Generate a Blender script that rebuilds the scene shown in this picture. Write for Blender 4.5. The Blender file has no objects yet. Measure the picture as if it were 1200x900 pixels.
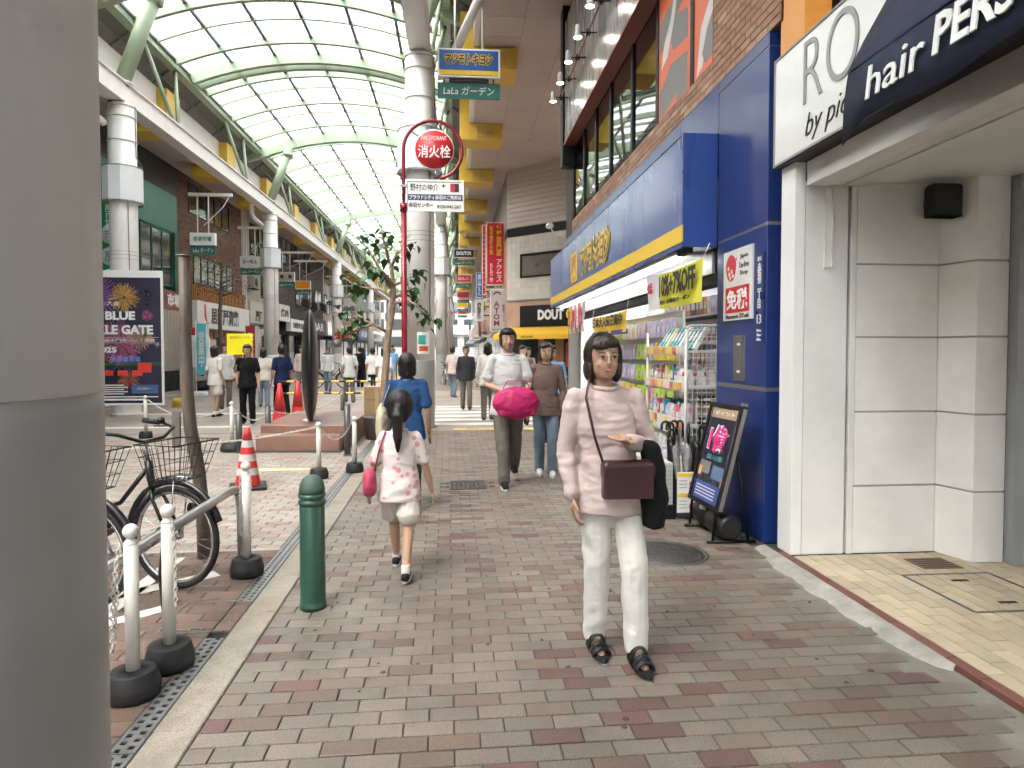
import bpy, bmesh, math, random
from mathutils import Matrix, Vector, Quaternion
SC = bpy.context.scene
COL = SC.collection
random.seed(7)
PI = math.pi
R = math.radians

# ---------------------------------------------------------------- camera, sky, sun, exposure
cam_d = bpy.data.cameras.new('camera')
cam = bpy.data.objects.new('camera', cam_d); COL.objects.link(cam)
SC.camera = cam
cam.location = (0.0, 0.0, 1.5)
cam.rotation_mode = 'XYZ'
cam.rotation_euler = (R(90 - 1.8), 0, R(-4.69))
cam_d.sensor_width = 36.0
cam_d.lens = 36.0 * 780 / 1200
cam_d.shift_y = -14.5 / 1200
cam_d.clip_start = 0.05
cam_d.clip_end = 2000

SUN_EL, SUN_AZ = 58.0, 222.0
world = bpy.data.worlds.new('World'); SC.world = world
world.use_nodes = True
wn, wl = world.node_tree.nodes, world.node_tree.links
wn.clear()
w_sky = wn.new('ShaderNodeTexSky'); w_sky.sky_type = 'NISHITA'; w_sky.sun_disc = False
w_sky.sun_elevation = R(SUN_EL); w_sky.sun_rotation = R(SUN_AZ)
w_sky.air_density = 1.0; w_sky.dust_density = 3.0; w_sky.ozone_density = 1.0
w_hs = wn.new('ShaderNodeHueSaturation'); w_hs.inputs['Saturation'].default_value = 0.2
w_bg = wn.new('ShaderNodeBackground'); w_bg.inputs['Strength'].default_value = 0.15
w_out = wn.new('ShaderNodeOutputWorld')
wl.new(w_sky.outputs[0], w_hs.inputs['Color']); wl.new(w_hs.outputs[0], w_bg.inputs['Color'])
wl.new(w_bg.outputs[0], w_out.inputs['Surface'])

sun_d = bpy.data.lights.new('sun', 'SUN'); sun_d.energy = 0.6; sun_d.angle = R(25); sun_d.color = (1.0, 0.96, 0.9)
sun = bpy.data.objects.new('sun', sun_d); COL.objects.link(sun)
_az = R(SUN_AZ); _d = Vector((math.sin(_az) * math.cos(R(SUN_EL)), math.cos(_az) * math.cos(R(SUN_EL)), math.sin(R(SUN_EL))))
sun.rotation_euler = (-_d).to_track_quat('-Z', 'Y').to_euler()

SC.view_settings.view_transform = 'Standard'
SC.view_settings.look = 'None'
SC.view_settings.exposure = 2.85
SC.view_settings.gamma = 1.0
SC.view_settings.use_curve_mapping = False
SC.render.engine = 'CYCLES'
SC.cycles.use_denoising = True
SC.cycles.max_bounces = 6
SC.cycles.diffuse_bounces = 4
SC.cycles.glossy_bounces = 2
SC.cycles.use_adaptive_sampling = True
SC.cycles.adaptive_threshold = 0.05
SC.cycles.adaptive_min_samples = 16
SC.cycles.transmission_bounces = 6
SC.cycles.transparent_max_bounces = 10
SC.cycles.sample_clamp_indirect = 6.0
SC.cycles.caustics_reflective = False
SC.cycles.caustics_refractive = False

# ---------------------------------------------------------------- materials
MATS = {}
def _nt(name):
    m = bpy.data.materials.new(name); m.use_nodes = True
    n, l = m.node_tree.nodes, m.node_tree.links
    return m, n, l, n['Principled BSDF']
def hexc(c):
    return (c[0], c[1], c[2], 1.0)
def mat(name, col, rough=0.6, var=0.12, scale=3.0, bump=0.0, bscale=60.0, metal=0.0, piece=0.0, speck=0.0, dirt=0.0,
        coat=0.0, spec=0.5, emit=None, estr=0.0, alpha=1.0, dirt_col=(0.12, 0.10, 0.08), stretch=None, rvar=0.15):
    """procedural surface: base colour, slow noise variation, per-piece variation, speckle, dirt patches, fine relief"""
    if name in MATS: return MATS[name]
    m, n, l, b = _nt(name)
    b.inputs['Roughness'].default_value = rough
    b.inputs['Metallic'].default_value = metal
    b.inputs['Specular IOR Level'].default_value = spec
    if coat: b.inputs['Coat Weight'].default_value = coat; b.inputs['Coat Roughness'].default_value = 0.08
    geo = n.new('ShaderNodeNewGeometry')
    vec = geo.outputs['Position']
    if stretch:
        mp = n.new('ShaderNodeMapping'); mp.inputs['Scale'].default_value = stretch
        l.new(vec, mp.inputs['Vector']); vec = mp.outputs[0]
    nz = n.new('ShaderNodeTexNoise'); nz.inputs['Scale'].default_value = scale; nz.inputs['Detail'].default_value = 3
    nz.inputs['Roughness'].default_value = 0.62
    l.new(vec, nz.inputs['Vector'])
    mr = n.new('ShaderNodeMapRange'); mr.inputs['From Min'].default_value = 0.25; mr.inputs['From Max'].default_value = 0.75
    mr.inputs['To Min'].default_value = 1 - var; mr.inputs['To Max'].default_value = 1 + var
    l.new(nz.outputs['Fac'], mr.inputs['Value'])
    val = mr.outputs[0]
    def mul(a, bsock):
        k = n.new('ShaderNodeMath'); k.operation = 'MULTIPLY'; l.new(a, k.inputs[0]); l.new(bsock, k.inputs[1]); return k.outputs[0]
    if piece:
        oi = n.new('ShaderNodeObjectInfo')
        ad = n.new('ShaderNodeMath'); ad.operation = 'ADD'; l.new(oi.outputs['Random'], ad.inputs[0]); l.new(geo.outputs['Random Per Island'], ad.inputs[1])
        fr = n.new('ShaderNodeMath'); fr.operation = 'FRACT'; l.new(ad.outputs[0], fr.inputs[0])
        pr = n.new('ShaderNodeMapRange'); pr.inputs['To Min'].default_value = 1 - piece; pr.inputs['To Max'].default_value = 1 + piece
        l.new(fr.outputs[0], pr.inputs['Value']); val = mul(val, pr.outputs[0])
    if speck:
        ns = n.new('ShaderNodeTexNoise'); ns.inputs['Scale'].default_value = 170; ns.inputs['Detail'].default_value = 2
        l.new(geo.outputs['Position'], ns.inputs['Vector'])
        sr = n.new('ShaderNodeMapRange'); sr.inputs['From Min'].default_value = 0.3; sr.inputs['From Max'].default_value = 0.7
        sr.inputs['To Min'].default_value = 1 - speck; sr.inputs['To Max'].default_value = 1 + speck
        l.new(ns.outputs['Fac'], sr.inputs['Value']); val = mul(val, sr.outputs[0])
    mx = n.new('ShaderNodeVectorMath'); mx.operation = 'SCALE'; mx.inputs[0].default_value = col[:3]
    l.new(val, mx.inputs['Scale'])
    colour = mx.outputs[0]
    if dirt:
        nd = n.new('ShaderNodeTexNoise'); nd.inputs['Scale'].default_value = 1.7; nd.inputs['Detail'].default_value = 4; nd.inputs['Roughness'].default_value = 0.7
        l.new(geo.outputs['Position'], nd.inputs['Vector'])
        dr = n.new('ShaderNodeMapRange'); dr.inputs['From Min'].default_value = 0.48; dr.inputs['From Max'].default_value = 0.72
        dr.inputs['To Min'].default_value = 0.0; dr.inputs['To Max'].default_value = dirt
        l.new(nd.outputs['Fac'], dr.inputs['Value'])
        mc = n.new('ShaderNodeMix'); mc.data_type = 'RGBA'; l.new(dr.outputs[0], mc.inputs['Factor'])
        l.new(colour, mc.inputs['A']); mc.inputs['B'].default_value = hexc(dirt_col); colour = mc.outputs['Result']
    l.new(colour, b.inputs['Base Color'])
    if rvar:
        rr = n.new('ShaderNodeMapRange'); rr.inputs['From Min'].default_value = 0.3; rr.inputs['From Max'].default_value = 0.7
        rr.inputs['To Min'].default_value = max(0.02, rough * (1 - rvar)); rr.inputs['To Max'].default_value = min(1, rough * (1 + rvar))
        l.new(nz.outputs['Fac'], rr.inputs['Value']); l.new(rr.outputs[0], b.inputs['Roughness'])
    if bump:
        nb = n.new('ShaderNodeTexNoise'); nb.inputs['Scale'].default_value = bscale; nb.inputs['Detail'].default_value = 2
        l.new(vec, nb.inputs['Vector'])
        bp = n.new('ShaderNodeBump'); bp.inputs['Strength'].default_value = min(1, bump); bp.inputs['Distance'].default_value = 0.01
        l.new(nb.outputs['Fac'], bp.inputs['Height']); l.new(bp.outputs[0], b.inputs['Normal'])
    if emit:
        b.inputs['Emission Color'].default_value = hexc(emit); b.inputs['Emission Strength'].default_value = estr
    MATS[name] = m
    return m
def plain(name, col, rough=0.5, metal=0.0, emit=0.0, spec=0.5):
    """small flat print / plastic colours (still with a little noise)"""
    return mat(name, col, rough, var=0.06, scale=8, metal=metal, emit=col if emit else None, estr=emit, spec=spec)
def glassmat(name, tint=(0.8, 0.85, 0.85), clear=0.75, rough=0.02):
    if name in MATS: return MATS[name]
    m, n, l, b = _nt(name)
    n.remove(b)
    out = n['Material Output']
    tr = n.new('ShaderNodeBsdfTransparent'); tr.inputs['Color'].default_value = hexc([c * clear for c in tint])
    gl = n.new('ShaderNodeBsdfGlossy'); gl.inputs['Roughness'].default_value = rough; gl.inputs['Color'].default_value = (1, 1, 1, 1)
    fr = n.new('ShaderNodeFresnel'); fr.inputs['IOR'].default_value = 1.7
    mx = n.new('ShaderNodeMixShader'); l.new(fr.outputs[0], mx.inputs[0]); l.new(tr.outputs[0], mx.inputs[1]); l.new(gl.outputs[0], mx.inputs[2])
    l.new(mx.outputs[0], out.inputs['Surface'])
    MATS[name] = m
    return m
def roofmat(name):
    if name in MATS: return MATS[name]
    m, n, l, b = _nt(name); n.remove(b); out = n['Material Output']
    tr = n.new('ShaderNodeBsdfTransparent'); tr.inputs['Color'].default_value = (0.93, 0.95, 0.94, 1)
    tl = n.new('ShaderNodeBsdfTranslucent'); tl.inputs['Color'].default_value = (0.9, 0.92, 0.9, 1)
    geo = n.new('ShaderNodeNewGeometry'); nz = n.new('ShaderNodeTexNoise'); nz.inputs['Scale'].default_value = 0.8; nz.inputs['Detail'].default_value = 4
    l.new(geo.outputs['Position'], nz.inputs['Vector'])
    mr = n.new('ShaderNodeMapRange'); mr.inputs['To Min'].default_value = 0.22; mr.inputs['To Max'].default_value = 0.5; l.new(nz.outputs['Fac'], mr.inputs['Value'])
    mx = n.new('ShaderNodeMixShader'); l.new(mr.outputs[0], mx.inputs[0]); l.new(tr.outputs[0], mx.inputs[1]); l.new(tl.outputs[0], mx.inputs[2])
    l.new(mx.outputs[0], out.inputs['Surface'])
    MATS[name] = m
    return m
def brickmat(name, c1, c2, mortar, sx, sy, axis='XZ', rough=0.7, msize=0.02):
    """brick pattern for walls/paving too far to tell the pieces apart"""
    if name in MATS: return MATS[name]
    m, n, l, b = _nt(name)
    geo = n.new('ShaderNodeNewGeometry'); sp = n.new('ShaderNodeSeparateXYZ'); cb = n.new('ShaderNodeCombineXYZ')
    l.new(geo.outputs['Position'], sp.inputs[0]); l.new(sp.outputs['XYZ'.index(axis[0])], cb.inputs[0]); l.new(sp.outputs['XYZ'.index(axis[1])], cb.inputs[1])
    bt = n.new('ShaderNodeTexBrick'); bt.inputs['Scale'].default_value = 1.0
    bt.inputs['Brick Width'].default_value = sx; bt.inputs['Row Height'].default_value = sy; bt.inputs['Mortar Size'].default_value = msize * sy
    bt.inputs['Color1'].default_value = hexc(c1); bt.inputs['Color2'].default_value = hexc(c2); bt.inputs['Mortar'].default_value = hexc(mortar)
    l.new(cb.outputs[0], bt.inputs['Vector'])
    nz = n.new('ShaderNodeTexNoise'); nz.inputs['Scale'].default_value = 0.9; nz.inputs['Detail'].default_value = 7; l.new(geo.outputs['Position'], nz.inputs['Vector'])
    mr = n.new('ShaderNodeMapRange'); mr.inputs['From Min'].default_value = 0.3; mr.inputs['From Max'].default_value = 0.7; mr.inputs['To Min'].default_value = 0.78; mr.inputs['To Max'].default_value = 1.15
    l.new(nz.outputs['Fac'], mr.inputs['Value'])
    mx = n.new('ShaderNodeVectorMath'); mx.operation = 'SCALE'; l.new(bt.outputs['Color'], mx.inputs[0]); l.new(mr.outputs[0], mx.inputs['Scale'])
    l.new(mx.outputs[0], b.inputs['Base Color']); b.inputs['Roughness'].default_value = rough
    bp = n.new('ShaderNodeBump'); bp.inputs['Strength'].default_value = 0.4; bp.inputs['Distance'].default_value = 0.006; bp.invert = True
    l.new(bt.outputs['Fac'], bp.inputs['Height']); l.new(bp.outputs[0], b.inputs['Normal'])
    MATS[name] = m
    return m

# ---------------------------------------------------------------- mesh building
class MB:
    def __init__(s): s.v, s.f, s.m, s.s = [], [], [], []
    def add(s, vs, fs, mi=0, smooth=False):
        o = len(s.v); s.v.extend([tuple(p) for p in vs])
        for f in fs: s.f.append(tuple(i + o for i in f)); s.m.append(mi); s.s.append(smooth)
        return s
    def box(s, x0, x1, y0, y1, z0, z1, mi=0, bottom=True):
        if x0 > x1: x0, x1 = x1, x0
        if y0 > y1: y0, y1 = y1, y0
        if z0 > z1: z0, z1 = z1, z0
        v = [(x0,y0,z0),(x1,y0,z0),(x1,y1,z0),(x0,y1,z0),(x0,y0,z1),(x1,y0,z1),(x1,y1,z1),(x0,y1,z1)]
        f = [(4,5,6,7),(0,1,5,4),(1,2,6,5),(2,3,7,6),(3,0,4,7)]
        if bottom: f.append((3,2,1,0))
        return s.add(v, f, mi)
    def cbox(s, x0, x1, y0, y1, z0, z1, c=0.01, mi=0):
        """box with chamfered vertical and top edges (c)"""
        if x0 > x1: x0, x1 = x1, x0
        if y0 > y1: y0, y1 = y1, y0
        if z0 > z1: z0, z1 = z1, z0
        v = [(x0,y0,z0),(x1,y0,z0),(x1,y1,z0),(x0,y1,z0),(x0,y0,z1-c),(x1,y0,z1-c),(x1,y1,z1-c),(x0,y1,z1-c),
             (x0+c,y0+c,z1),(x1-c,y0+c,z1),(x1-c,y1-c,z1),(x0+c,y1-c,z1)]
        f = [(8,9,10,11)]
        for i in range(4):
            j = (i+1) % 4
            f += [(i,j,j+4,i+4),(i+4,j+4,j+8,i+8)]
        return s.add(v, f, mi)
    def obox(s, M, sx, sy, sz, mi=0):
        """box of full size sx,sy,sz centred on the matrix M"""
        v = [M @ Vector((a*sx/2, b*sy/2, c*sz/2)) for c in (-1,1) for a,b in ((-1,-1),(1,-1),(1,1),(-1,1))]
        return s.add(v, [(3,2,1,0),(4,5,6,7),(0,1,5,4),(1,2,6,5),(2,3,7,6),(3,0,4,7)], mi)
    def bar(s, p0, p1, w, h, mi=0, up=(0,0,1)):
        p0, p1 = Vector(p0), Vector(p1); d = (p1-p0); L = d.length; d.normalize()
        u = Vector(up)
        if abs(d.dot(u)) > 0.99: u = Vector((1,0,0))
        x = d.cross(u).normalized(); z = x.cross(d).normalized()
        M = Matrix((x, d, z)).transposed().to_4x4(); M.translation = (p0+p1)/2
        return s.obox(M, w, L, h, mi)
    def cyl(s, p0, p1, r0, r1=None, n=12, caps=True, mi=0, smooth=True):
        r1 = r0 if r1 is None else r1
        return s.tube([p0, p1], [r0, r1], n, caps=caps, mi=mi, smooth=smooth)
    def tube(s, pts, r, n=8, closed=False, caps=True, mi=0, smooth=True, flat=1.0):
        pts = [Vector(p) for p in pts]; N = len(pts)
        rs = r if isinstance(r, (list, tuple)) else [r]*N
        T = []
        for i in range(N):
            if closed: t = pts[(i+1) % N] - pts[i-1]
            elif i == 0: t = pts[1]-pts[0]
            elif i == N-1: t = pts[-1]-pts[-2]
            else: t = (pts[i+1]-pts[i]).normalized() + (pts[i]-pts[i-1]).normalized()
            T.append(t.normalized() if t.length > 1e-9 else Vector((0,0,1)))
        u = Vector((0,0,1)) if abs(T[0].z) < 0.9 else Vector((1,0,0))
        x = T[0].cross(u).normalized()
        vs = []
        for i in range(N):
            if i: 
                x = x - T[i]*x.dot(T[i]); x.normalize()
            y = T[i].cross(x)
            for k in range(n):
                a = 2*PI*k/n
                vs.append(pts[i] + x*(math.cos(a)*rs[i]) + y*(math.sin(a)*rs[i]*flat))
        fs = []
        for i in range(N if closed else N-1):
            j = (i+1) % N
            for k in range(n):
                k2 = (k+1) % n
                fs.append((i*n+k, i*n+k2, j*n+k2, j*n+k))
        s.add(vs, fs, mi, smooth)
        if caps and not closed:
            o = len(s.v) - N*n
            s.f.append(tuple(o + k for k in reversed(range(n)))); s.m.append(mi); s.s.append(False)
            s.f.append(tuple(o + (N-1)*n + k for k in range(n))); s.m.append(mi); s.s.append(False)
        return s
    def lathe(s, prof, n=20, c=(0,0,0), axis='Z', mi=0, smooth=True, caps=True):
        def P(r, h, a):
            if axis == 'Z': return (c[0]+r*math.cos(a), c[1]+r*math.sin(a), c[2]+h)
            if axis == 'X': return (c[0]+h, c[1]+r*math.cos(a), c[2]+r*math.sin(a))
            return (c[0]+r*math.sin(a), c[1]+h, c[2]+r*math.cos(a))
        vs = [P(r, h, 2*PI*k/n) for r, h in prof for k in range(n)]
        fs = [(i*n+k, i*n+(k+1) % n, (i+1)*n+(k+1) % n, (i+1)*n+k) for i in range(len(prof)-1) for k in range(n)]
        s.add(vs, fs, mi, smooth)
        o = len(s.v)-len(vs)
        if caps:
            if prof[0][0] > 1e-6: s.f.append(tuple(o+k for k in reversed(range(n)))); s.m.append(mi); s.s.append(False)
            if prof[-1][0] > 1e-6: s.f.append(tuple(o+(len(prof)-1)*n+k for k in range(n))); s.m.append(mi); s.s.append(False)
        return s
    def prism(s, poly, z0, z1, mi=0, M=None):
        n = len(poly)
        v = [Vector((p[0], p[1], z0)) for p in poly] + [Vector((p[0], p[1], z1)) for p in poly]
        if M: v = [M @ p for p in v]
        f = [tuple(reversed(range(n))), tuple(range(n, 2*n))] + [(i, (i+1) % n, n+(i+1) % n, n+i) for i in range(n)]
        return s.add(v, f, mi)
    def quad(s, a, b, c, d, mi=0): return s.add([a,b,c,d], [(0,1,2,3)], mi)
    def ball(s, c, r, n=10, m=6, mi=0, sc=(1,1,1)):
        vs = [(c[0], c[1], c[2]-r*sc[2])]
        for i in range(1, m):
            ph = -PI/2 + PI*i/m
            for k in range(n):
                a = 2*PI*k/n
                vs.append((c[0]+r*sc[0]*math.cos(ph)*math.cos(a), c[1]+r*sc[1]*math.cos(ph)*math.sin(a), c[2]+r*sc[2]*math.sin(ph)))
        vs.append((c[0], c[1], c[2]+r*sc[2]))
        fs = [(0, 1+(k+1) % n, 1+k) for k in range(n)]
        for i in range(m-2):
            for k in range(n): fs.append((1+i*n+k, 1+i*n+(k+1) % n, 1+(i+1)*n+(k+1) % n, 1+(i+1)*n+k))
        t = len(vs)-1; b = 1+(m-2)*n
        fs += [(b+k, b+(k+1) % n, t) for k in range(n)]
        return s.add(vs, fs, mi, True)
    def mesh(s, name, mats):
        me = bpy.data.meshes.new(name)
        me.from_pydata(s.v, [], s.f)
        for m in (mats if isinstance(mats, (list, tuple)) else [mats]): me.materials.append(m)
        me.polygons.foreach_set('material_index', s.m)
        me.polygons.foreach_set('use_smooth', s.s)
        me.update()
        return me
    def build(s, name, mats, parent=None, loc=None, rot=None, bevel=0.0):
        return inst(name, s.mesh(name, mats), parent, loc, rot, bevel)
def inst(name, me, parent=None, loc=None, rot=None, bevel=0.0):
    o = bpy.data.objects.new(name, me); COL.objects.link(o)
    if parent is not None: o.parent = parent
    if loc is not None: o.location = loc
    if rot is not None: o.rotation_euler = rot
    if bevel:
        b = o.modifiers.new('bevel', 'BEVEL'); b.width = bevel; b.segments = 2; b.limit_method = 'ANGLE'; b.angle_limit = R(40)
    return o
def tag(o, label=None, cat=None, group=None, kind=None):
    if label: o['label'] = label
    if cat: o['category'] = cat
    if group: o['group'] = group
    if kind: o['kind'] = kind
    return o
def thing(name, label, cat, loc=(0,0,0), rotz=0.0, group=None):
    o = bpy.data.objects.new(name, None); COL.objects.link(o)
    o.empty_display_size = 0.2; o.location = loc; o.rotation_euler = (0, 0, rotz)
    return tag(o, label, cat, group)
def struct(name, loc=(0,0,0), rotz=0.0):
    o = bpy.data.objects.new(name, None); COL.objects.link(o); o.location = loc; o.rotation_euler = (0,0,rotz)
    o['kind'] = 'structure'
    return o
CH = {}
def copy_tree(o, loc=None, rotz=None, label=None, parent=None):
    """copy a thing, its parts and sub-parts (mesh data shared)"""
    c = o.copy(); COL.objects.link(c)
    if parent is not None: c.parent = parent
    if loc is not None: c.location = loc
    if rotz is not None: c.rotation_euler = (0, 0, rotz)
    if label: c['label'] = label
    for ch in [x for x in bpy.data.objects if x.parent == o]: copy_tree(ch, parent=c)
    return c
# orientation of flat things: columns are (right, up, normal) as a reader sees them
def orient(kind, loc):
    if isinstance(kind, str):
        X = {'-Y': ((1,0,0),(0,0,1),(0,-1,0)), '-X': ((0,-1,0),(0,0,1),(-1,0,0)), '+X': ((0,1,0),(0,0,1),(1,0,0)), '+Z': ((1,0,0),(0,1,0),(0,0,1))}[kind]
    else: X = kind
    M = Matrix(X).transposed().to_4x4(); M.translation = Vector(loc)
    return M
TEXTS = {}
TMP = bpy.data.scenes.new('workbench')          # small side scene so that evaluating lettering and bodies stays fast
def eval_mesh(o):
    vl = TMP.view_layers[0]; vl.update()
    return bpy.data.meshes.new_from_object(o.evaluated_get(vl.depsgraph))
def text(body, m, parent, loc, facing, w=None, h=None, bold=0.0, depth=0.003, name='lettering', shear=0.0, vertical=False, spacing=1.0, fit=None, res=2):
    """lettering as a thin mesh, centred on loc, fitted into w x h (metres)"""
    key = (body, bold, shear, vertical, spacing)
    if fit is not None and fit != bold:           # same scale as the strokes of another weight, so outlines register
        fk = (body, fit, shear, vertical, spacing)
        if fk not in TEXTS: bpy.data.objects.remove(text(body, m, None, loc, facing, w, h, fit, depth, name, shear, vertical, spacing))
    if key not in TEXTS:
        c = bpy.data.curves.new('t', 'FONT')
        c.body = '\n'.join(body) if vertical else body
        c.align_x = 'CENTER'; c.resolution_u = res; c.extrude = 0.01; c.offset = bold; c.shear = shear; c.space_character = spacing
        if vertical: c.space_line = 0.86
        o = bpy.data.objects.new('t', c); TMP.collection.objects.link(o)
        me = eval_mesh(o)
        bpy.data.objects.remove(o); bpy.data.curves.remove(c)
        xs = [v.co.x for v in me.vertices] or [0]; ys = [v.co.y for v in me.vertices] or [0]
        TEXTS[key] = ([tuple(v.co) for v in me.vertices], [tuple(p.vertices) for p in me.polygons], min(xs), max(xs), min(ys), max(ys))
        bpy.data.meshes.remove(me)
    vs, fs, x0, x1, y0, y1 = TEXTS[key]
    if fit is not None: x0, x1, y0, y1 = TEXTS[(body, fit, shear, vertical, spacing)][2:]
    bw, bh = max(x1-x0, 1e-4), max(y1-y0, 1e-4)
    if w and h: sx, sy = w/bw, h/bh
    elif w: sx = sy = w/bw
    else: sx = sy = (h or 0.1)/bh
    M = orient(facing, loc)
    cx, cy = (x0+x1)/2, (y0+y1)/2
    b = MB(); b.add([M @ Vector(((v[0]-cx)*sx, (v[1]-cy)*sy, v[2]/0.01*depth)) for v in vs], fs)
    return b.build(name, m, parent)

# ================================================================ SETTING: ground, paving, kerb
m_asph = mat('asphalt', (0.16,0.155,0.15), 0.85, var=0.15, scale=4, bump=0.3, bscale=200)
m_joint = mat('paving_joint', (0.055,0.048,0.042), 0.95, var=0.2, scale=20)
PAV = [mat('paver_grey', (0.163,0.136,0.109), 0.55, var=0.2, scale=1.3, piece=0.15, speck=0.34, dirt=0.7, bump=0.25, bscale=220, dirt_col=(0.10,0.085,0.068)),
       mat('paver_brown', (0.130,0.092,0.070), 0.55, var=0.2, scale=1.3, piece=0.18, speck=0.28, dirt=0.45, bump=0.25, bscale=220, dirt_col=(0.10,0.078,0.062)),
       mat('paver_maroon', (0.118,0.066,0.058), 0.55, var=0.2, scale=1.3, piece=0.16, speck=0.28, dirt=0.4, bump=0.25, bscale=220, dirt_col=(0.095,0.068,0.058)),
       mat('paver_tan', (0.145,0.112,0.086), 0.55, var=0.2, scale=1.3, piece=0.14, speck=0.28, dirt=0.4, bump=0.25, bscale=220, dirt_col=(0.10,0.082,0.064))]
m_redpav = mat('paver_red_bay', (0.138,0.088,0.066), 0.7, var=0.14, scale=3, piece=0.2, speck=0.2, dirt=0.5, bump=0.3, bscale=150, dirt_col=(0.14,0.10,0.085))
STP = [mat('street_paver_pale', (0.30,0.262,0.22), 0.65, var=0.1, scale=1.5, piece=0.14, speck=0.2, dirt=0.35, dirt_col=(0.24,0.2,0.17)),
       mat('street_paver_pink', (0.275,0.208,0.172), 0.65, var=0.1, scale=1.5, piece=0.14, speck=0.2, dirt=0.35, dirt_col=(0.24,0.18,0.15))]
m_granite = mat('kerb_granite', (0.25,0.22,0.175), 0.7, var=0.25, scale=7, speck=0.3, dirt=0.95, bump=0.35, bscale=90, dirt_col=(0.17,0.14,0.10))
m_steel = mat('galvanised_steel', (0.26,0.26,0.255), 0.42, var=0.15, scale=14, metal=0.75, dirt=0.3)
m_dark = mat('dark_void', (0.012,0.012,0.012), 0.9, var=0.1)
m_white_line = mat('road_marking', (0.62,0.60,0.55), 0.6, var=0.15, scale=9, dirt=0.5, dirt_col=(0.35,0.3,0.26))

g = MB(); g.box(-250, 250, -120, 320, -0.3, -0.03); tag(g.build('ground', m_asph), kind='structure')

PROT = R(0.856)
PC, PS = math.cos(PROT), math.sin(PROT)
def uv2xy(u, v): return (u*PC - v*PS, u*PS + v*PC)
pavement = struct('pavement', rotz=PROT)
base = MB(); base.box(-0.98, 3.2, -4, 12.55, -0.029, -0.007)
base.build('bedding', m_joint, pavement)
def paver_mb(l, w, c=0.0028, h=0.02, mi=0, b=None, u=0, v=0, dz=0):
    b = b or MB()
    return b.cbox(u-l/2+0.003, u+l/2-0.003, v-w/2+0.0042, v+w/2-0.0042, -h+dz, dz, c, mi)
rng = random.Random(11)
def pick():
    r = rng.random()
    return 0 if r < 0.70 else 1 if r < 0.83 else 2 if r < 0.91 else 3
full_me = [paver_mb(0.2, 0.1).mesh('paver', PAV[i]) for i in range(4)]
rest = MB(); count = 0
row = 0
v = 2.02
while v < 12.5:
    off = 0.1 if row % 2 else 0.0
    u = -0.98 + 0.1 + 0.003
    spans = []
    if off: spans.append((-0.977, 0.1)); u0 = -0.977 + 0.1
    else: u0 = -0.977
    k = u0
    while k < 2.62:
        spans.append((k, 0.2)); k += 0.2
    for (s0, L) in spans:
        x, y = uv2xy(s0 + L/2, v)
        lim = 2.36 if y > 4.62 else 2.20 - 0.02*(y-3.0)
        if y > 4.62 and x > 2.34: continue
        if y <= 4.62 and x > lim - 0.1*(0.5+0.5*math.sin(v*9)): continue
        if (x-1.536)**2 + ((y-4.785)/1.0)**2 < 0.21**2: continue
        if abs(x-0.09) < 0.27 and abs(y-7.43) < 0.22: continue
        c = pick()
        dz = rng.uniform(-0.0012, 0.0012)
        if L == 0.2 and count < 295 and v < 4.1 and x > -1.02 - 0.0 and (v > 2.2):
            o = inst('paver', full_me[c], pavement, (s0 + L/2, v, dz)); count += 1
        else:
            paver_mb(L, 0.1, mi=c, b=rest, u=s0+L/2, v=v, dz=dz)
    v += 0.1; row += 1
o = rest.build('paver_field', PAV, pavement); o['kind'] = 'stuff'

# concrete patch along the right edge, white cement wedge and red brick edging in front of the salon
m_conc = mat('old_concrete', (0.175,0.165,0.14), 0.85, var=0.2, scale=5, dirt=0.6, speck=0.15, bump=0.5, bscale=40, dirt_col=(0.2,0.175,0.14))
m_cement = mat('white_cement', (0.335,0.32,0.285), 0.85, var=0.28, scale=8, dirt=0.8, bump=0.7, bscale=35, dirt_col=(0.20,0.18,0.15))
p = MB(); p.box(2.03, 2.36, 1.4, 4.9, -0.028, -0.0062)
tag(p.build('concrete_patch', m_conc), kind='structure')
p = MB()
ys = [2.9 + i*0.05 for i in range(40)]
vs, fs = [], []
for i, y in enumerate(ys):
    wob = rng.uniform(-0.012,0.012) + 0.012*math.sin(i*0.8)
    t = min(1, max(0.0, (y-2.9)/0.5)); t2 = min(1, max(0, (4.85-y)/0.3))
    w = (0.07 + 0.06*min(t, t2)) * (1 if i else 0.2)
    vs += [(2.325 - w + wob, y, -0.006), (2.325 - w*0.55 + wob*0.5, y, 0.014 + 0.004*math.sin(i*2.3)), (2.33, y, 0.026)]
for i in range(len(ys)-1):
    for k in (0,1): fs.append((i*3+k, i*3+k+1, (i+1)*3+k+1, (i+1)*3+k))
p.add(vs, fs, 0, True)
tag(p.build('cement_wedge', m_cement), kind='structure')

floor = struct('tiled_entrance_floor')
m_tile = mat('cream_floor_tile', (0.45,0.37,0.26), 0.5, var=0.14, scale=3, piece=0.14, speck=0.1, dirt=0.7, dirt_col=(0.32,0.25,0.165))
m_grout = mat('dark_grout', (0.05,0.042,0.033), 0.95)
m_redbrick = mat('red_edging', (0.14,0.052,0.04), 0.65, var=0.15, piece=0.12, speck=0.15, dirt=0.3)
b = MB(); b.box(2.335, 5.4, 0.8, 4.6, -0.029, 0.022); b.build('screed', m_grout, floor)
n_t = 0; far = MB()
ed_me = MB().cbox(-0.03, 0.03, -0.1045, 0.1045, 0, 0.035, 0.006).mesh('edging_brick', m_redbrick)
for i in range(18): inst('edging_brick', ed_me, floor, (2.362, 0.95 + i*0.212, -0.004))
til_me = MB().cbox(-0.0462, 0.0462, -0.1062, 0.1062, -0.008, 0, 0.0018).mesh('floor_tile', m_tile)
col = 0; x = 2.444
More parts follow.
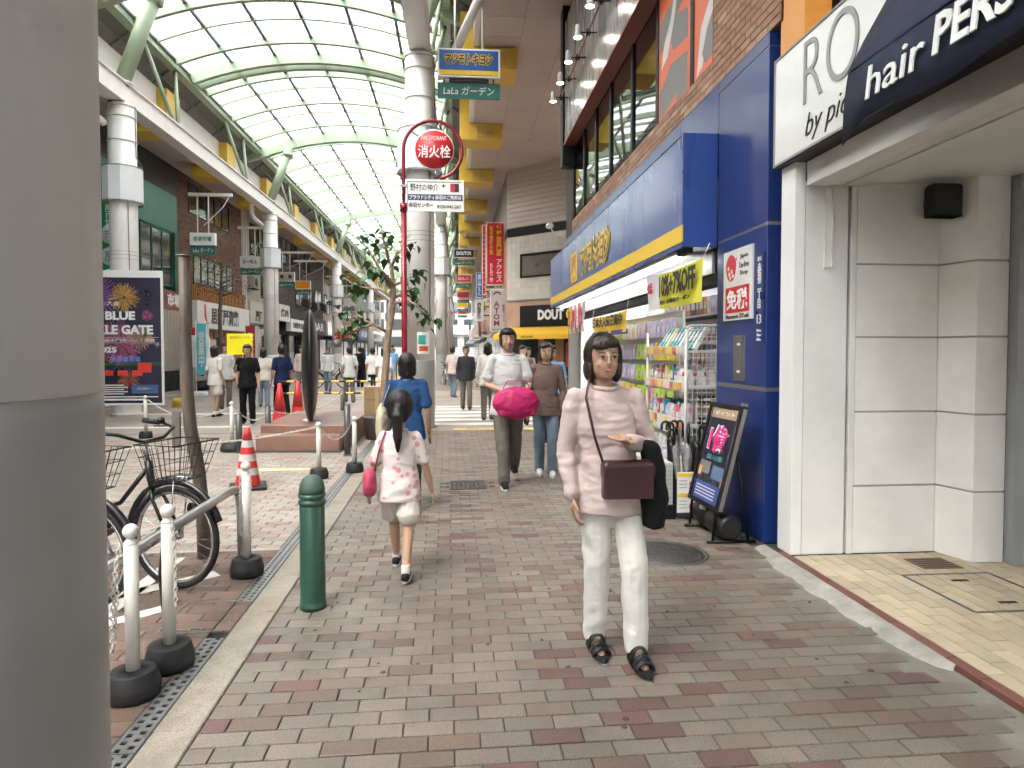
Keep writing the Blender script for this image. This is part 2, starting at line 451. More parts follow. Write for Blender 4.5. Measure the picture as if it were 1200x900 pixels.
while x < 5.3:
    y = 4.44 - (0.11 if col % 2 else 0)
    if col % 2: far.cbox(x-0.0472, x+0.0472, 4.444, 4.55, 0.022, 0.03, 0.002)
    while y > 0.9:
        d = rng.uniform(-0.0008, 0.0008)
        px = 600 + 0  # visible extent limits how many are separate pieces
        if y > 2.0 and x < 2.45 + (y-1.4)*0.75 and n_t < 290:
            inst('floor_tile', til_me, floor, (x, y, 0.03 + d)); n_t += 1
        else:
            far.cbox(x-0.0462, x+0.0462, y-0.1062, y+0.1062, 0.022, 0.03+d, 0.002)
        y -= 0.22
    x += 0.1; col += 1
o = far.build('floor_tile_field', m_tile, floor); o['kind'] = 'stuff'
m_frame = mat('hatch_frame', (0.10,0.10,0.11), 0.5, metal=0.6)
def hatch(cx, cy, w, d, label, rz=0, z=0.0312):
    t = thing('floor_hatch', label, 'hatch', (cx, cy, z), rz)
    b = MB()
    for s_ in (-1, 1):
        b.box(-w/2, w/2, s_*d/2-0.008, s_*d/2+0.008, -0.004, 0.002)
        b.box(s_*w/2-0.008, s_*w/2+0.008, -d/2+0.0082, d/2-0.0082, -0.004, 0.0018)
    b.build('frame', m_frame, t)
    for s_ in (-1, 1):
        b = MB(); b.box(-0.055, 0.055, s_*d*0.3-0.014, s_*d*0.3+0.014, -0.004, 0.0022); b.build('lifting_slot', m_dark, t)
    return t
hatch(3.20, 3.78, 0.60, 0.62, 'tile-filled floor hatch with dark steel frame nearest the speaker wall')
hatch(3.62, 3.02, 0.62, 0.5, 'tile-filled floor hatch cut off by the right picture edge')
t = thing('floor_drain', 'small square brown floor drain cover against the white wall', 'drain cover', (3.27, 4.30, 0.031))
b = MB(); b.box(-0.14,0.14,-0.11,0.11,-0.004,0.003); b.build('cover_plate', mat('rusty_plate',(0.14,0.085,0.06),0.8,var=0.3,scale=25), t)
b = MB()
for i in range(5): b.box(-0.12,0.12,-0.085+i*0.04,-0.075+i*0.04,0.0025,0.004)
b.build('slot', m_dark, t)

# round cast-iron manhole cover, rectangular cover further on
m_iron = mat('cast_iron', (0.075,0.072,0.068), 0.5, var=0.2, scale=12, metal=0.4, dirt=0.4, dirt_col=(0.16,0.14,0.12))
mh = thing('manhole_cover', 'round cast-iron manhole cover beside the walking woman', 'manhole cover', (1.536, 4.785, 0))
b = MB(); b.lathe([(0.31,-0.03),(0.31,0.0028),(0.285,0.0028),(0.285,-0.002)], 48, caps=False); b.build('rim', m_iron, mh)
b = MB(); b.lathe([(0.28,-0.03),(0.28,0.0018),(0.0,0.0018)], 48)
b.build('lid', m_iron, mh)
b = MB()
for i in range(-8, 9):
    for j in range(-8, 9):
        if (i*i+j*j) > 62: continue
        if (i+j) % 2: b.box(i*0.032-0.013, i*0.032+0.013, j*0.032-0.005, j*0.032+0.005, 0.001, 0.0052)
        else: b.box(i*0.032-0.005, i*0.032+0.005, j*0.032-0.013, j*0.032+0.013, 0.001, 0.0052)
o = b.build('tread_pattern', m_iron, mh); o['kind'] = 'stuff'
mh = thing('drain_grate', 'rectangular cast-iron cover in the paving ahead of the girl', 'drain cover', (0.09, 7.43, 0), PROT)
b = MB(); b.box(-0.24,0.24,-0.2,0.2,-0.03,-0.004); b.build('lid', m_iron, mh)
b = MB()
for i in range(9):
    for j in range(7):
        b.box(-0.22+i*0.05,-0.185+i*0.05,-0.18+j*0.053,-0.15+j*0.053,-0.005,0.0)
o = b.build('tread_pattern', m_iron, mh); o['kind'] = 'stuff'
b = MB(); b.box(-0.26,0.26,0.205,0.225,-0.03,-0.001); b.box(-0.26,0.26,-0.225,-0.205,-0.03,-0.001); b.box(-0.262,-0.245,-0.204,0.204,-0.03,-0.001); b.box(0.245,0.262,-0.204,0.204,-0.03,-0.001); b.build('rim', m_iron, mh)

# kerb of pale granite blocks
kerb = struct('kerb', rotz=PROT)
km = [MB().cbox(-0.0885, 0.0885, -0.298, 0.298, -0.06, 0.0, 0.006).mesh('kerb_stone', m_granite)]
for i in range(36):
    inst('kerb_stone', km[0], kerb, (-1.0715, 1.2 + i*0.6, 0.002 + rng.uniform(-0.0012,0.0012)))
far = MB(); far.box(-1.16, -0.983, 22.5, 95, -0.06, 0.002); far.build('kerb_run', m_granite, kerb)
# drain channel with slotted covers
chan = struct('drain_channel', rotz=PROT)
b = MB(); b.box(-1.262, -1.164, 1.0, 24, -0.029, -0.018); b.build('channel_bed', m_dark, chan)
def grating():
    b = MB(); x0, x1, L = -0.047, 0.047, 0.5
    # plate with two staggered rows of slots left open
    xs = [x0, -0.034, -0.012, 0.010, 0.032, x1]
    ny = 10; dy = L/ny
    for j in range(ny):
        ya, yb = -L/2 + j*dy, -L/2 + (j+1)*dy
        for i in range(5):
            xa, xb = xs[i], xs[i+1]
            hole = (i == 1 and True) or (i == 3)
            if not hole: b.quad((xa,ya,0),(xb,ya,0),(xb,yb,0),(xa,yb,0)); continue
            sft = 0.0 if i == 1 else dy*0.5
            h0, h1 = ya + dy*0.15, ya + dy*0.62
            if i == 3: h0, h1 = ya + dy*0.5, ya + dy*0.97
            b.quad((xa,ya,0),(xb,ya,0),(xb,h0,0),(xa,h0,0)); b.quad((xa,h1,0),(xb,h1,0),(xb,yb,0),(xa,yb,0))
            for (p_, q_) in (((xa,h0),(xb,h0)),((xb,h1),(xa,h1)),((xa,h1),(xa,h0)),((xb,h0),(xb,h1))):
                b.quad((p_[0],p_[1],0),(q_[0],q_[1],0),(q_[0],q_[1],-0.008),(p_[0],p_[1],-0.008))
    for (ya, yb) in ((-L/2, -L/2), (L/2, L/2)): pass
    return b.mesh('grating', m_steel)
gme = grating()
for i in range(28):
    yy = 1.3 + i*0.503
    if 3.62 < yy < 4.1: continue
    inst('grating', gme, chan, (-1.213, yy, 0.001))
for i in range(4): MB().cbox(-1.258,-1.168,3.665+i*0.115,3.665+i*0.115+0.109,-0.017,-0.001,0.003).build('infill_brick', m_redpav, chan)
b = MB(); b.box(-1.268,-1.261,1.0,24,-0.029,0.0); b.box(-1.1655,-1.1608,1.0,24,-0.029,0.0); b.build('channel_edge', m_iron, chan)

# ---- the street in the middle of the arcade
street = struct('street', rotz=PROT)
b = MB(); b.box(-12.5, -1.262, -6, 12.56, -0.0295, -0.009); b.build('bedding', m_joint, street)
red = MB(); cnt = 0
rp_me = MB().cbox(-0.1105, 0.1105, -0.0525, 0.0525, -0.02, 0, 0.003).mesh('red_paver', m_redpav)
row = 0; v = 1.5
while v < 5.12:
    u = -1.383 - (0.113 if row % 2 else 0.0)
    if row % 2: red.cbox(-1.2725,-1.3815,v-0.0525,v+0.0525,-0.025,-0.0045,0.002)
    k = 0
    while u > -4.6:
        if u > -2.3 and v > 2.2 and cnt < 150:
            inst('red_paver', rp_me, street, (u, v, -0.0045 + rng.uniform(-0.001,0.001))); cnt += 1
        else:
            uu = u
            red.cbox(uu-0.1105, uu+0.1105, v-0.0525, v+0.0525, -0.025, -0.0045, 0.003)
        u -= 0.227; k += 1
    v += 0.113; row += 1
o = red.build('red_paver_field', m_redpav, street); o['kind'] = 'stuff'
sp = MB(); row = 0; v = 5.24
b = MB(); b.box(-4.7,-1.27,5.13,5.18,-0.02,-0.003); b.build('stone_band', mat('stone_band',(0.36,0.33,0.29),0.7,var=0.15,speck=0.2), street)
while v < 12.5:
    u = -1.372 - (0.1 if row % 2 else 0.0)
    if row % 2: sp.cbox(-1.3685, -1.2755, v-0.0455, v+0.0455, -0.025, -0.0045, 0.003, 0)
    while u > -8.9:
        mi = 0 if rng.random() < 0.62 else 1
        uu = u
        sp.cbox(uu-0.0968, uu+0.0968, v-0.0455, v+0.0455, -0.025, -0.0045+rng.uniform(-0.001,0.001), 0.003, mi)
        u -= 0.2
    v += 0.1; row += 1
o = sp.build('street_paver_field', STP, street); o['kind'] = 'stuff'
# beyond: paving whose pieces are too small to tell apart
m_far1 = brickmat('street_paving_far', (0.31,0.265,0.225), (0.275,0.215,0.18), (0.22,0.18,0.15), 0.2, 0.1, 'XY', 0.7, 0.06)
m_far2 = brickmat('walk_paving_far', (0.21,0.185,0.158), (0.185,0.145,0.12), (0.18,0.15,0.13), 0.2, 0.1, 'XY', 0.7, 0.06)
m_far3 = brickmat('left_walk_paving', (0.33,0.30,0.27), (0.29,0.26,0.24), (0.2,0.17,0.15), 0.3, 0.3, 'XY', 0.75, 0.03)
b = MB(); b.box(-8.9, -1.17, 12.56, 160, -0.0295, -0.006); b.build('far_paving', m_far1, street)
b = MB(); b.box(-0.98, 3.2, 25.3, 160, -0.0295, -0.004); b.build('far_walk_paving', m_far2, pavement)
b = MB(); b.box(-1.17, 12, 12.56, 25.3, -0.0295, -0.0085); b.build('crossing_paving', m_far1, street)
b = MB(); b.box(-13.2, -8.9, -6, 160, -0.0295, -0.002); b.build('left_walkway', m_far3, street)
b = MB(); b.box(-9.02, -8.9, -6, 160, -0.0298, 0.006); b.build('left_kerb', m_granite, street)
# painted markings (each its own sheet)
for i in range(6):
    b = MB(); y = 13.5 + i*0.86
    b.box(-0.3, 2.9, y, y+0.42, -0.0084, -0.0045); o = b.build('crossing_stripe', m_white_line, street)
m_yel = mat('tactile_yellow', (0.55,0.42,0.16), 0.7, var=0.15, dirt=0.4)
def tactile(y, x0, x1, parent):
    b = MB(); b.box(x0, x1, y, y+0.3, -0.02, 0.0)
    nx = int((x1-x0)/0.06)
    for i in range(nx):
        for j in range(5): b.ball((x0+0.03+i*0.06, y+0.03+j*0.06, 0.0), 0.014, 6, 4, sc=(1,1,0.35))
    b.build('tactile_strip', m_yel, parent)
tactile(12.57, 0.1, 2.5, pavement); tactile(24.8, 0.1, 2.5, pavement)
for (q, w) in ((((-1.95,2.35),(-1.95,5.0)),0.1), (((-1.55,4.62),(-2.9,3.55)),0.12), (((-1.62,4.05),(-2.9,2.9)),0.10)):
    b = MB(); (x0,y0),(x1,y1) = q; b.bar((x0,y0,-0.0028),(x1,y1,-0.0028), w, 0.0022); b.build('bay_line', m_white_line, street)
b = MB(); b.box(-7.6,-3.9,13.5,13.75,-0.006,-0.003); b.build('street_line', m_white_line, street)
b = MB(); b.box(-7.4,-3.2,16.3,16.6,-0.006,-0.003); b.build('street_line', m_white_line, street)
b = MB(); b.box(-2.5,-1.75,8.55,8.72,-0.0046,-0.002); b.build('yellow_line', mat('worn_yellow',(0.60,0.53,0.30),0.7,var=0.2,dirt=0.5), street)
# service cover in the red bay
sc_ = thing('service_cover', 'brick-filled service cover with thin steel frame beside the drain channel', 'service cover', (-1.435, 3.86, -0.004), PROT)
b = MB()
for s_ in (-1,1):
    b.box(-0.17,0.17,s_*0.22-0.005,s_*0.22+0.005,-0.01,0.0022); b.box(s_*0.17-0.005,s_*0.17+0.005,-0.214,0.214,-0.01,0.002)
b.build('frame', m_steel, sc_)
b = MB(); b.box(-0.02,0.06,-0.205,-0.17,-0.01,0.0025); b.build('plate', m_steel, sc_)
b = MB(); b.box(-0.005,0.045,-0.195,-0.18,0.0,0.003); b.build('key_slot', m_dark, sc_)
# chewing-gum spots and small stains
m_gum = mat('gum_spot', (0.05,0.045,0.04), 0.8)
_gr = random.Random(4)
_gs = [(_gr.uniform(-0.9,2.1), _gr.uniform(2.5,9.0), _gr.uniform(0.006,0.013)) for _ in range(46)]
for i,(x,y,r_) in enumerate(_gs + list(((1.93,2.93,0.017),(1.75,2.83,0.014),(0.68,2.62,0.016),(0.66,2.56,0.013),(-0.35,3.1,0.014),(0.15,3.35,0.012),(1.2,3.7,0.012),(0.4,4.4,0.014),(1.55,3.35,0.012)))):
    b = MB(); b.lathe([(r_,-0.002),(r_*0.8,0.0032),(0,0.0036)], 9, (x,y,0.0)); o = b.build('gum_spot', m_gum, pavement); o.parent = None
    o.parent = pavement; o.matrix_parent_inverse = Matrix.Rotation(-PROT, 4, 'Z')

# ================================================================ RIGHT SIDE: salon, drugstore
m_white = mat('white_paint', (0.80,0.79,0.765), 0.45, var=0.05, scale=2, dirt=0.12, dirt_col=(0.5,0.47,0.42))
m_render = mat('white_render', (0.78,0.765,0.73), 0.75, var=0.05, scale=2, bump=0.18, bscale=45, dirt=0.22, dirt_col=(0.48,0.45,0.40))
m_alu = mat('white_aluminium', (0.72,0.71,0.685), 0.4, var=0.05, scale=3, dirt=0.15, dirt_col=(0.42,0.4,0.36))
m_greyframe = mat('grey_door_frame', (0.28,0.285,0.29), 0.4, var=0.06)
m_black = mat('black_paint', (0.005,0.005,0.006), 0.45, var=0.1, spec=0.35)
m_navy = mat('navy_canvas', (0.011,0.016,0.045), 0.75, var=0.12, scale=6, bump=0.3, bscale=300, dirt=0.15, dirt_col=(0.07,0.08,0.11))
m_whitetext = plain('white_letters', (0.78,0.78,0.76), 0.6)
m_blacktext = plain('black_letters', (0.02,0.02,0.02), 0.5)
m_greytext = mat('silver_letters', (0.30,0.29,0.28), 0.35, var=0.3, scale=3, metal=0.6)
m_acr = mat('white_acrylic', (0.74,0.74,0.71), 0.22, var=0.04, scale=1.5, dirt=0.12, dirt_col=(0.5,0.49,0.45), coat=0.3)

salon = thing('hair_salon', 'white hair salon front with white sign board and recessed tiled entrance', 'building', (0,0,0))
def part(name, m, parent, *boxes, bevel=0.0, mis=None):
    b = MB()
    for i, q in enumerate(boxes): b.box(*q, mi=(mis[i] if mis else 0))
    return b.build(name, m, parent, bevel=bevel)
part('end_post', m_white, salon, (2.382,2.46,4.562,4.76,0.03,2.86), bevel=0.004)
part('end_panel', m_alu, salon, (2.464,2.782,4.566,4.76,0.03,2.70), bevel=0.003)
part('shutter_groove', m_dark, salon, (2.782,2.80,4.60,4.75,0.03,2.7))
part('shutter_rail', m_alu, salon, (2.80,2.842,4.556,4.76,0.03,2.69), bevel=0.003)
fr = part('slot_frame', m_alu, salon, (2.600,2.608,4.552,4.566,2.09,2.65), (2.655,2.663,4.552,4.566,2.09,2.65), (2.608,2.655,4.552,4.566,2.09,2.10))
part('slot_panel', m_white, fr, (2.609,2.654,4.558,4.5655,2.101,2.65))
zb = [0.032, 0.515, 0.530, 1.052, 1.066, 1.59, 1.604, 2.112, 2.126, 2.70]
for i in range(5):
    z0, z1 = zb[2*i], zb[2*i+1]
    part('wall_panel', m_render, salon, (2.846,3.47,4.562,4.9,z0,z1), bevel=0.003)
    b = MB(); b.prism([(3.474,4.9),(3.474,4.562),(3.545,4.292),(3.776,4.292),(3.776,4.9)], z0, z1); b.build('corner_block', m_render, salon, bevel=0.003)
part('joint_backing', mat('joint_grey',(0.40,0.39,0.37),0.8), salon, (2.85,3.47,4.570,4.88,0.031,2.69))
b = MB(); b.prism([(3.475,4.88),(3.484,4.57),(3.553,4.300),(3.768,4.300),(3.768,4.88)],0.031,2.69); b.build('joint_backing', MATS['joint_grey'], salon)
part('door_frame', m_greyframe, salon, (3.782,3.87,4.22,4.5,0.03,2.69), bevel=0.004)
d = part('door', mat('lilac_white_door',(0.60,0.59,0.62),0.35,var=0.04), salon, (3.875,5.4,4.33,4.40,0.03,2.69))
part('door_trim', m_greyframe, d, (3.876,3.92,4.31,4.329,0.03,2.68))
# ceiling of the recess, shutter box above it
part('recess_ceiling', m_alu, salon, (2.86,5.6,-1.5,4.56,2.692,2.74))
part('shutter_box', m_alu, salon, (2.462,2.62,-1.5,4.555,2.665,2.852), (2.635,2.72,-1.5,4.555,2.672,2.85), (2.735,2.855,-1.5,4.555,2.668,2.85), bevel=0.004)
part('shutter_slot', m_dark, salon, (2.615,2.74,-1.5,4.55,2.70,2.84))
part('sign_underside', m_black, salon, (2.336,2.461,-1.5,4.775,2.83,2.856))
sb = part('sign_board', m_acr, salon, (2.335,2.66,-1.5,4.785,2.857,3.615), bevel=0.006)
part('sign_edge', m_greyframe, sb, (2.328,2.334,-1.5,4.79,2.845,2.862), (2.328,2.334,-1.5,4.79,3.608,3.622), (2.328,2.334,4.775,4.79,2.8625,3.6075))
text('RO', m_greytext, sb, (2.331,4.06,3.36), '-X', w=0.62, h=0.42, bold=-0.016, depth=0.003, res=8)
text('by pic', m_blacktext, sb, (2.331,4.09,2.985), '-X', w=0.50, h=0.19, bold=-0.018, shear=0.35, depth=0.003, res=6)
part('upper_wall', mat('grey_upper_cladding',(0.40,0.38,0.35),0.6,var=0.08,dirt=0.3), salon, (2.62,3.2,-1.5,4.4,3.63,9.0))
part('upper_seam', m_dark, salon, (2.612,2.6195,3.9,3.915,3.63,9.0), (2.612,2.6195,-1.5,4.39,3.98,3.995))
part('side_wall', m_conc, salon, (2.70,8.0,4.90,4.93,0.0,9.0), (2.66,2.70,4.80,4.93,2.87,9.0))
part('gable_block', m_conc, salon, (3.2,9.0,-1.5,4.80,2.75,9.0))
part('orange_fin', mat('orange_sign_panel',(0.72,0.30,0.05),0.35,var=0.06), salon, (2.40,2.60,4.50,4.84,3.63,6.2), bevel=0.004)
# awning: sloping navy canvas with a lettered valance
aw = MB()
ya, yb = 3.34, -1.2
N = 24
prof = [(2.335,3.47),(2.22,3.28),(2.11,3.10),(2.02,2.94),(2.005,2.80),(1.998,2.625)]
vs, fs = [], []
for i in range(N+1):
    y = ya + (yb-ya)*i/N
    for k,(x,z) in enumerate(prof):
        sag = 0.012*math.sin(i*0.9+k)*(k>0)
        yy = y + (0.08 if (i == 0 and k < 3) else 0.0)*(3-k)/3
        vs.append((x + sag*0.5, yy, z + sag + (0.03*math.sin(i*1.3) - (0.05 if i == 0 else 0) if k == 5 else 0)))
for i in range(N):
    for k in range(5): fs.append((i*6+k, i*6+k+1, (i+1)*6+k+1, (i+1)*6+k))
aw.add(vs, fs, 0, True)
# gathered end gusset
e = [vs[k] for k in range(6)]
aw.add(e + [(2.33,3.36,2.95),(2.2,3.40,2.82),(2.06,3.37,2.72)], [(0,6,1),(1,6,7,2),(2,7,3),(3,7,8,4),(4,8,5)], 0, True)
awn = aw.build('awning', m_navy, salon)
sol = awn.modifiers.new('thick','SOLIDIFY'); sol.thickness = 0.004
part('awning_rib', m_navy, awn, (2.012,2.018,-1.2,3.30,2.93,2.945))
part('awning_bar', m_black, awn, (2.03,2.06,-1.2,3.3,2.90,2.93))
VAL = ((0,-1,0),(0.10,0,0.995),(-0.995,0,0.10))
text('hair', m_whitetext, awn, (1.992,2.93,2.80), VAL, w=0.40, h=0.165, bold=0.0, depth=0.004)
text('PERSONAL', m_whitetext, awn, (1.990,2.18,2.815), VAL, w=0.98, h=0.175, bold=0.022, depth=0.004)
spk = thing('wall_speaker', 'small black loudspeaker high in the corner of the white recess', 'speaker', (3.36,4.44,2.54))
MB().cbox(-0.11,0.11,-0.10,0.0,-0.115,0.115,0.02).build('cabinet', m_black, spk, bevel=0.012)
MB().box(-0.095,0.095,-0.106,-0.1005,-0.1,0.1).build('grille', mat('speaker_cloth',(0.02,0.02,0.02),0.95,bump=0.5,bscale=500), spk)
MB().box(-0.02,0.02,0.0,0.12,-0.03,0.03).build('bracket', m_black, spk)

# ---------------------------------------------------------------- drugstore
m_blue = mat('blue_panel', (0.011,0.032,0.165), 0.33, var=0.06, scale=1.5, dirt=0.12, coat=0.15, dirt_col=(0.025,0.045,0.17), stretch=(1,1,0.25))
m_bluesign = mat('blue_sign_film', (0.018,0.058,0.27), 0.28, var=0.05, scale=1.2, dirt=0.1, coat=0.2, dirt_col=(0.03,0.07,0.26), stretch=(1,1,0.25))
m_seam = mat('steel_strip', (0.30,0.29,0.28), 0.35, var=0.1, metal=0.7)
m_yellow = plain('sign_yellow', (0.80,0.52,0.02), 0.4)
m_red = plain('sign_red', (0.58,0.02,0.03), 0.45)
m_orangebrick = None
store = thing('drugstore', 'drugstore with cobalt blue sign box, brick upper wall and open shop front', 'building', (0,0,0))
pil = part('pillar', m_blue, store, (2.376,2.9,4.968,5.948,0.0,1.182), bevel=0.004)
part('pillar_panel', m_blue, pil, (2.376,2.9,4.968,5.948,1.214,2.47), bevel=0.004)
part('pillar_panel', m_blue, pil, (2.376,2.9,4.968,5.948,2.496,3.82), bevel=0.004)
part('pillar_panel', m_blue, pil, (2.376,2.9,4.968,5.948,3.832,3.93), bevel=0.002)
part('metal_strip', m_seam, pil, (2.374,2.9,4.966,5.949,1.1825,1.2135), (2.380,2.9,4.972,5.945,2.4705,2.4955), (2.382,2.9,4.974,5.943,3.8205,3.8315))
part('plinth', m_dark, pil, (2.385,2.9,4.975,5.85,-0.02,0.0))
nb = part('niche_box', m_seam, pil, (2.362,2.376,5.338,5.545,1.25,1.63))
part('niche_panel', mat('niche_panel',(0.17,0.16,0.155),0.4,metal=0.5), nb, (2.358,2.3615,5.35,5.533,1.262,1.618))
part('niche_label', m_whitetext, nb, (2.356,2.3578,5.40,5.46,1.545,1.565), (2.356,2.3578,5.40,5.46,1.315,1.335))
# tax-free plate and street-number plate on the pillar: boards with print
tf = thing('tax_free_sign', 'white Japan tax-free shop board with red mark on blue pillar', 'sign', (2.37,5.47,2.06))
part('board', m_acr, tf, (-0.012,0.004,-0.285,0.29,-0.30,0.30))
part('red_field', m_red, tf, (-0.016,-0.0122,-0.235,0.235,-0.235,-0.015))
text('免税', m_whitetext, tf, (-0.0165,0,-0.125), '-X', w=0.42, h=0.175, bold=0.03, depth=0.002)
text('Matsumoto KiYoshi', m_blacktext, tf, (-0.013,0,-0.267), '-X', w=0.46, h=0.038, bold=0.015, depth=0.002)
for i,(s_, z) in enumerate((('Japan',0.225),('Tax-free',0.155),('Shop',0.085))):
    text(s_, m_blacktext, tf, (-0.013,-0.13+0.0*i,z), '-X', w=0.19 if i==1 else 0.15, h=0.048, depth=0.002)
b = MB()
M = orient('-X', (-0.0135,0.13,0.15))
b.add([M @ Vector((0.105*math.cos(a)*(1+0.06*math.sin(3*a)), 0.115*math.sin(a), 0)) for a in [2*PI*i/28 for i in range(28)]], [tuple(range(28))])
mk = b.build('red_mark', m_red, tf)
for k,(du,dv) in enumerate(((-0.03,-0.05),(0.02,-0.03),(-0.05,0.0),(0.045,-0.07),(-0.01,-0.085))):
    b = MB(); M = orient('-X', (-0.0148,0.13,0.15))
    pts = []
    for i in range(10):
        rr = 0.026 if i % 2 == 0 else 0.013
        a = 2*PI*i/10 + k
        pts.append(M @ Vector((du+rr*math.cos(a), dv+rr*math.sin(a), 0)))
    b.add(pts, [tuple(range(10))]); b.build('petal', m_whitetext, mk)
b = MB(); M = orient('-X', (-0.0135,0.02,0.215)); b.add([M @ Vector((0.014*math.cos(2*PI*i/12), 0.014*math.sin(2*PI*i/12), 0)) for i in range(12)], [tuple(range(12))]); b.build('red_dot', m_red, tf)
sn = thing('street_number_plate', 'narrow dark blue vertical street number plate on the blue pillar', 'sign', (2.372,5.06,1.91))
part('board', plain('plate_blue',(0.02,0.035,0.14),0.3), sn, (-0.01,0.003,-0.065,0.065,-0.35,0.35))
text('赤羽二丁目', m_whitetext, sn, (-0.0125,0,0.10), '-X', w=0.062, h=0.36, vertical=True, bold=0.02, depth=0.002)
text('北区', m_whitetext, sn, (-0.0125,0,0.31), '-X', w=0.08, h=0.035, depth=0.002)
text('13', m_whitetext, sn, (-0.0125,0,-0.16), '-X', w=0.07, h=0.075, depth=0.002)
for i,s_ in enumerate(('Kita','2 chome','Akabane')): text(s_, m_whitetext, sn, (-0.0125,0,-0.25-i*0.035), '-X', w=0.07, h=0.022, depth=0.002)

# upper band of blue panels, joints left open
ys = [5.95, 7.01, 8.19, 9.33, 10.47, 11.61, 12.75, 13.8, 14.62]
for i in range(len(ys)-1): part('band_panel', m_blue, store, (2.376,2.7,ys[i]+0.004,ys[i+1]-0.004,3.484,3.93), bevel=0.003)
part('band_backing', m_dark, store, (2.40,2.72,5.952,14.6,3.3,3.92))
sign = part('sign_box', m_bluesign, store, (2.055,2.374,5.955,14.62,2.447,3.478), bevel=0.006)
part('sign_stripe', m_yellow, sign, (2.0495,2.0545,5.96,14.615,2.497,2.652))
part('sign_trim', plain('sign_trim_blue',(0.012,0.03,0.17),0.3), sign, (2.048,2.0543,5.955,5.985,2.653,3.478), (2.048,2.0543,5.955,5.985,2.447,2.4965), (2.048,2.0543,5.986,14.6,3.466,3.479))
m_gold = plain('gold_letters', (0.80,0.50,0.03), 0.35)
m_goldout = plain('letter_inner', (0.10,0.11,0.16), 0.5)
part('medicine_tile', m_gold, sign, (2.043,2.0545,11.33,11.95,2.70,3.22))
text('薬', plain('tile_brown',(0.55,0.18,0.02),0.4), sign, (2.042,11.64,2.96), '-X', w=0.46, h=0.44, bold=0.03, depth=0.002)
text('マツモトキヨシ', m_gold, sign, (2.046,9.93,2.975), '-X', w=2.05, h=0.40, bold=0.10, depth=0.004, shear=0.2, fit=0.0)
text('マツモトキヨシ', m_goldout, sign, (2.040,9.93,2.975), '-X', w=2.05, h=0.40, bold=0.0, depth=0.003, shear=0.2, fit=0.0)
# underside: white reflector, fluorescent tubes, dark fascia
m_tube = mat('lit_tube', (1,1,1), 0.4, var=0, emit=(0.95,0.97,1.0), estr=2.2)
m_ceil = mat('lit_ceiling_panel', (1,1,1), 0.4, var=0, emit=(0.95,0.97,1.0), estr=6.0)
part('soffit_reflector', m_white, store, (2.10,2.42,6.3,14.3,2.425,2.446))
part('soffit_inner', mat('bright_valance',(0.70,0.71,0.75),0.35,var=0.03), store, (2.425,2.45,6.2,14.4,2.24,2.45))
for i in range(6):
    b = MB(); b.cyl((2.20,6.45+i*1.28,2.395),(2.20,6.45+i*1.28+1.16,2.395),0.016,n=8); b.build('fluorescent_tube', m_tube, store)
part('soffit_box', m_dark, store, (2.10,2.16,5.99,6.25,2.40,2.446))
part('lintel', m_dark, store, (2.455,2.62,5.952,14.4,2.14,2.24))
part('shutter_case', m_seam, store, (2.46,2.66,5.952,14.4,2.245,2.44))
# shop interior
m_shopwall = mat('shop_wall', (0.62,0.62,0.62), 0.6, var=0.04)
part('interior_floor', mat('shop_floor',(0.50,0.50,0.48),0.3,var=0.08), store, (2.45,7.2,5.952,14.5,-0.02,0.012))
part('interior_ceiling', m_shopwall, store, (2.64,7.2,5.952,14.5,2.85,2.9))
part('interior_back', m_shopwall, store, (7.0,7.1,5.952,14.5,0.013,2.85))
part('interior_side', m_shopwall, store, (2.905,7.0,5.80,5.96,0.013,2.85), (2.7,7.0,14.4,14.5,0.013,2.85))
part('header_panel', m_shopwall, store, (2.70,2.74,5.965,14.4,2.30,2.85))
for i in range(3):
    for j in range(4):
        b = MB(); b.box(3.2+i*1.2,3.32+i*1.2,6.3+j*2.0,7.6+j*2.0,2.80,2.848); b.build('ceiling_light', m_ceil, store)
# upper storey: bricks round windows
m_br = [mat('wall_brick_a',(0.36,0.205,0.135),0.8,var=0.12,piece=0.18,speck=0.15,scale=5), mat('wall_brick_b',(0.44,0.29,0.19),0.8,var=0.12,piece=0.14,speck=0.15,scale=5)]
uw = part('upper_wall', mat('brick_mortar',(0.10,0.08,0.07),0.95), store, (2.40,2.60,4.80,6.12,3.935,9.0), (2.40,2.60,6.12,14.62,3.935,4.185), (2.40,2.60,13.80,14.62,4.185,9.0), (2.40,2.60,6.12,13.8,8.2,9.0))
brme = [MB().box(-0.016, 0.0, -0.0945, 0.0945, -0.0285, 0.0285).mesh('brick', m_) for m_ in m_br]
nbk = 0; restb = MB()
def bricks(y0, y1, z0, z1):
    global nbk
    r_ = 0; z = z0 + 0.033
    while z < z1 - 0.02:
        y = y0 + (0.1 if r_ % 2 else 0.0) + 0.1
        while y < y1 - 0.09:
            mi = 1 if rng.random() < 0.16 else 0
            if nbk < 297 and z < 6.0:
                inst('brick', brme[mi], uw, (2.3995, y, z)); nbk += 1
            else: restb.box(2.3835,2.3995,y-0.0945,y+0.0945,z-0.0285,z+0.0285,mi)
            y += 0.2
        if r_ % 2: restb.box(2.3835,2.3995,y0+0.004,y0+0.0945,z-0.0285,z+0.0285,0)
        if y1-(y-0.1) > 0.03: restb.box(2.3835,2.3995,y-0.0945,y1-0.004,z-0.0285,z+0.0285,0)
        z += 0.066; r_ += 1
bricks(4.82, 6.12, 3.937, 5.6); bricks(6.12, 13.8, 3.937, 4.19); bricks(4.82, 6.12, 5.62, 6.5)
o = restb.build('brick_field', m_br, uw); o['kind'] = 'stuff'
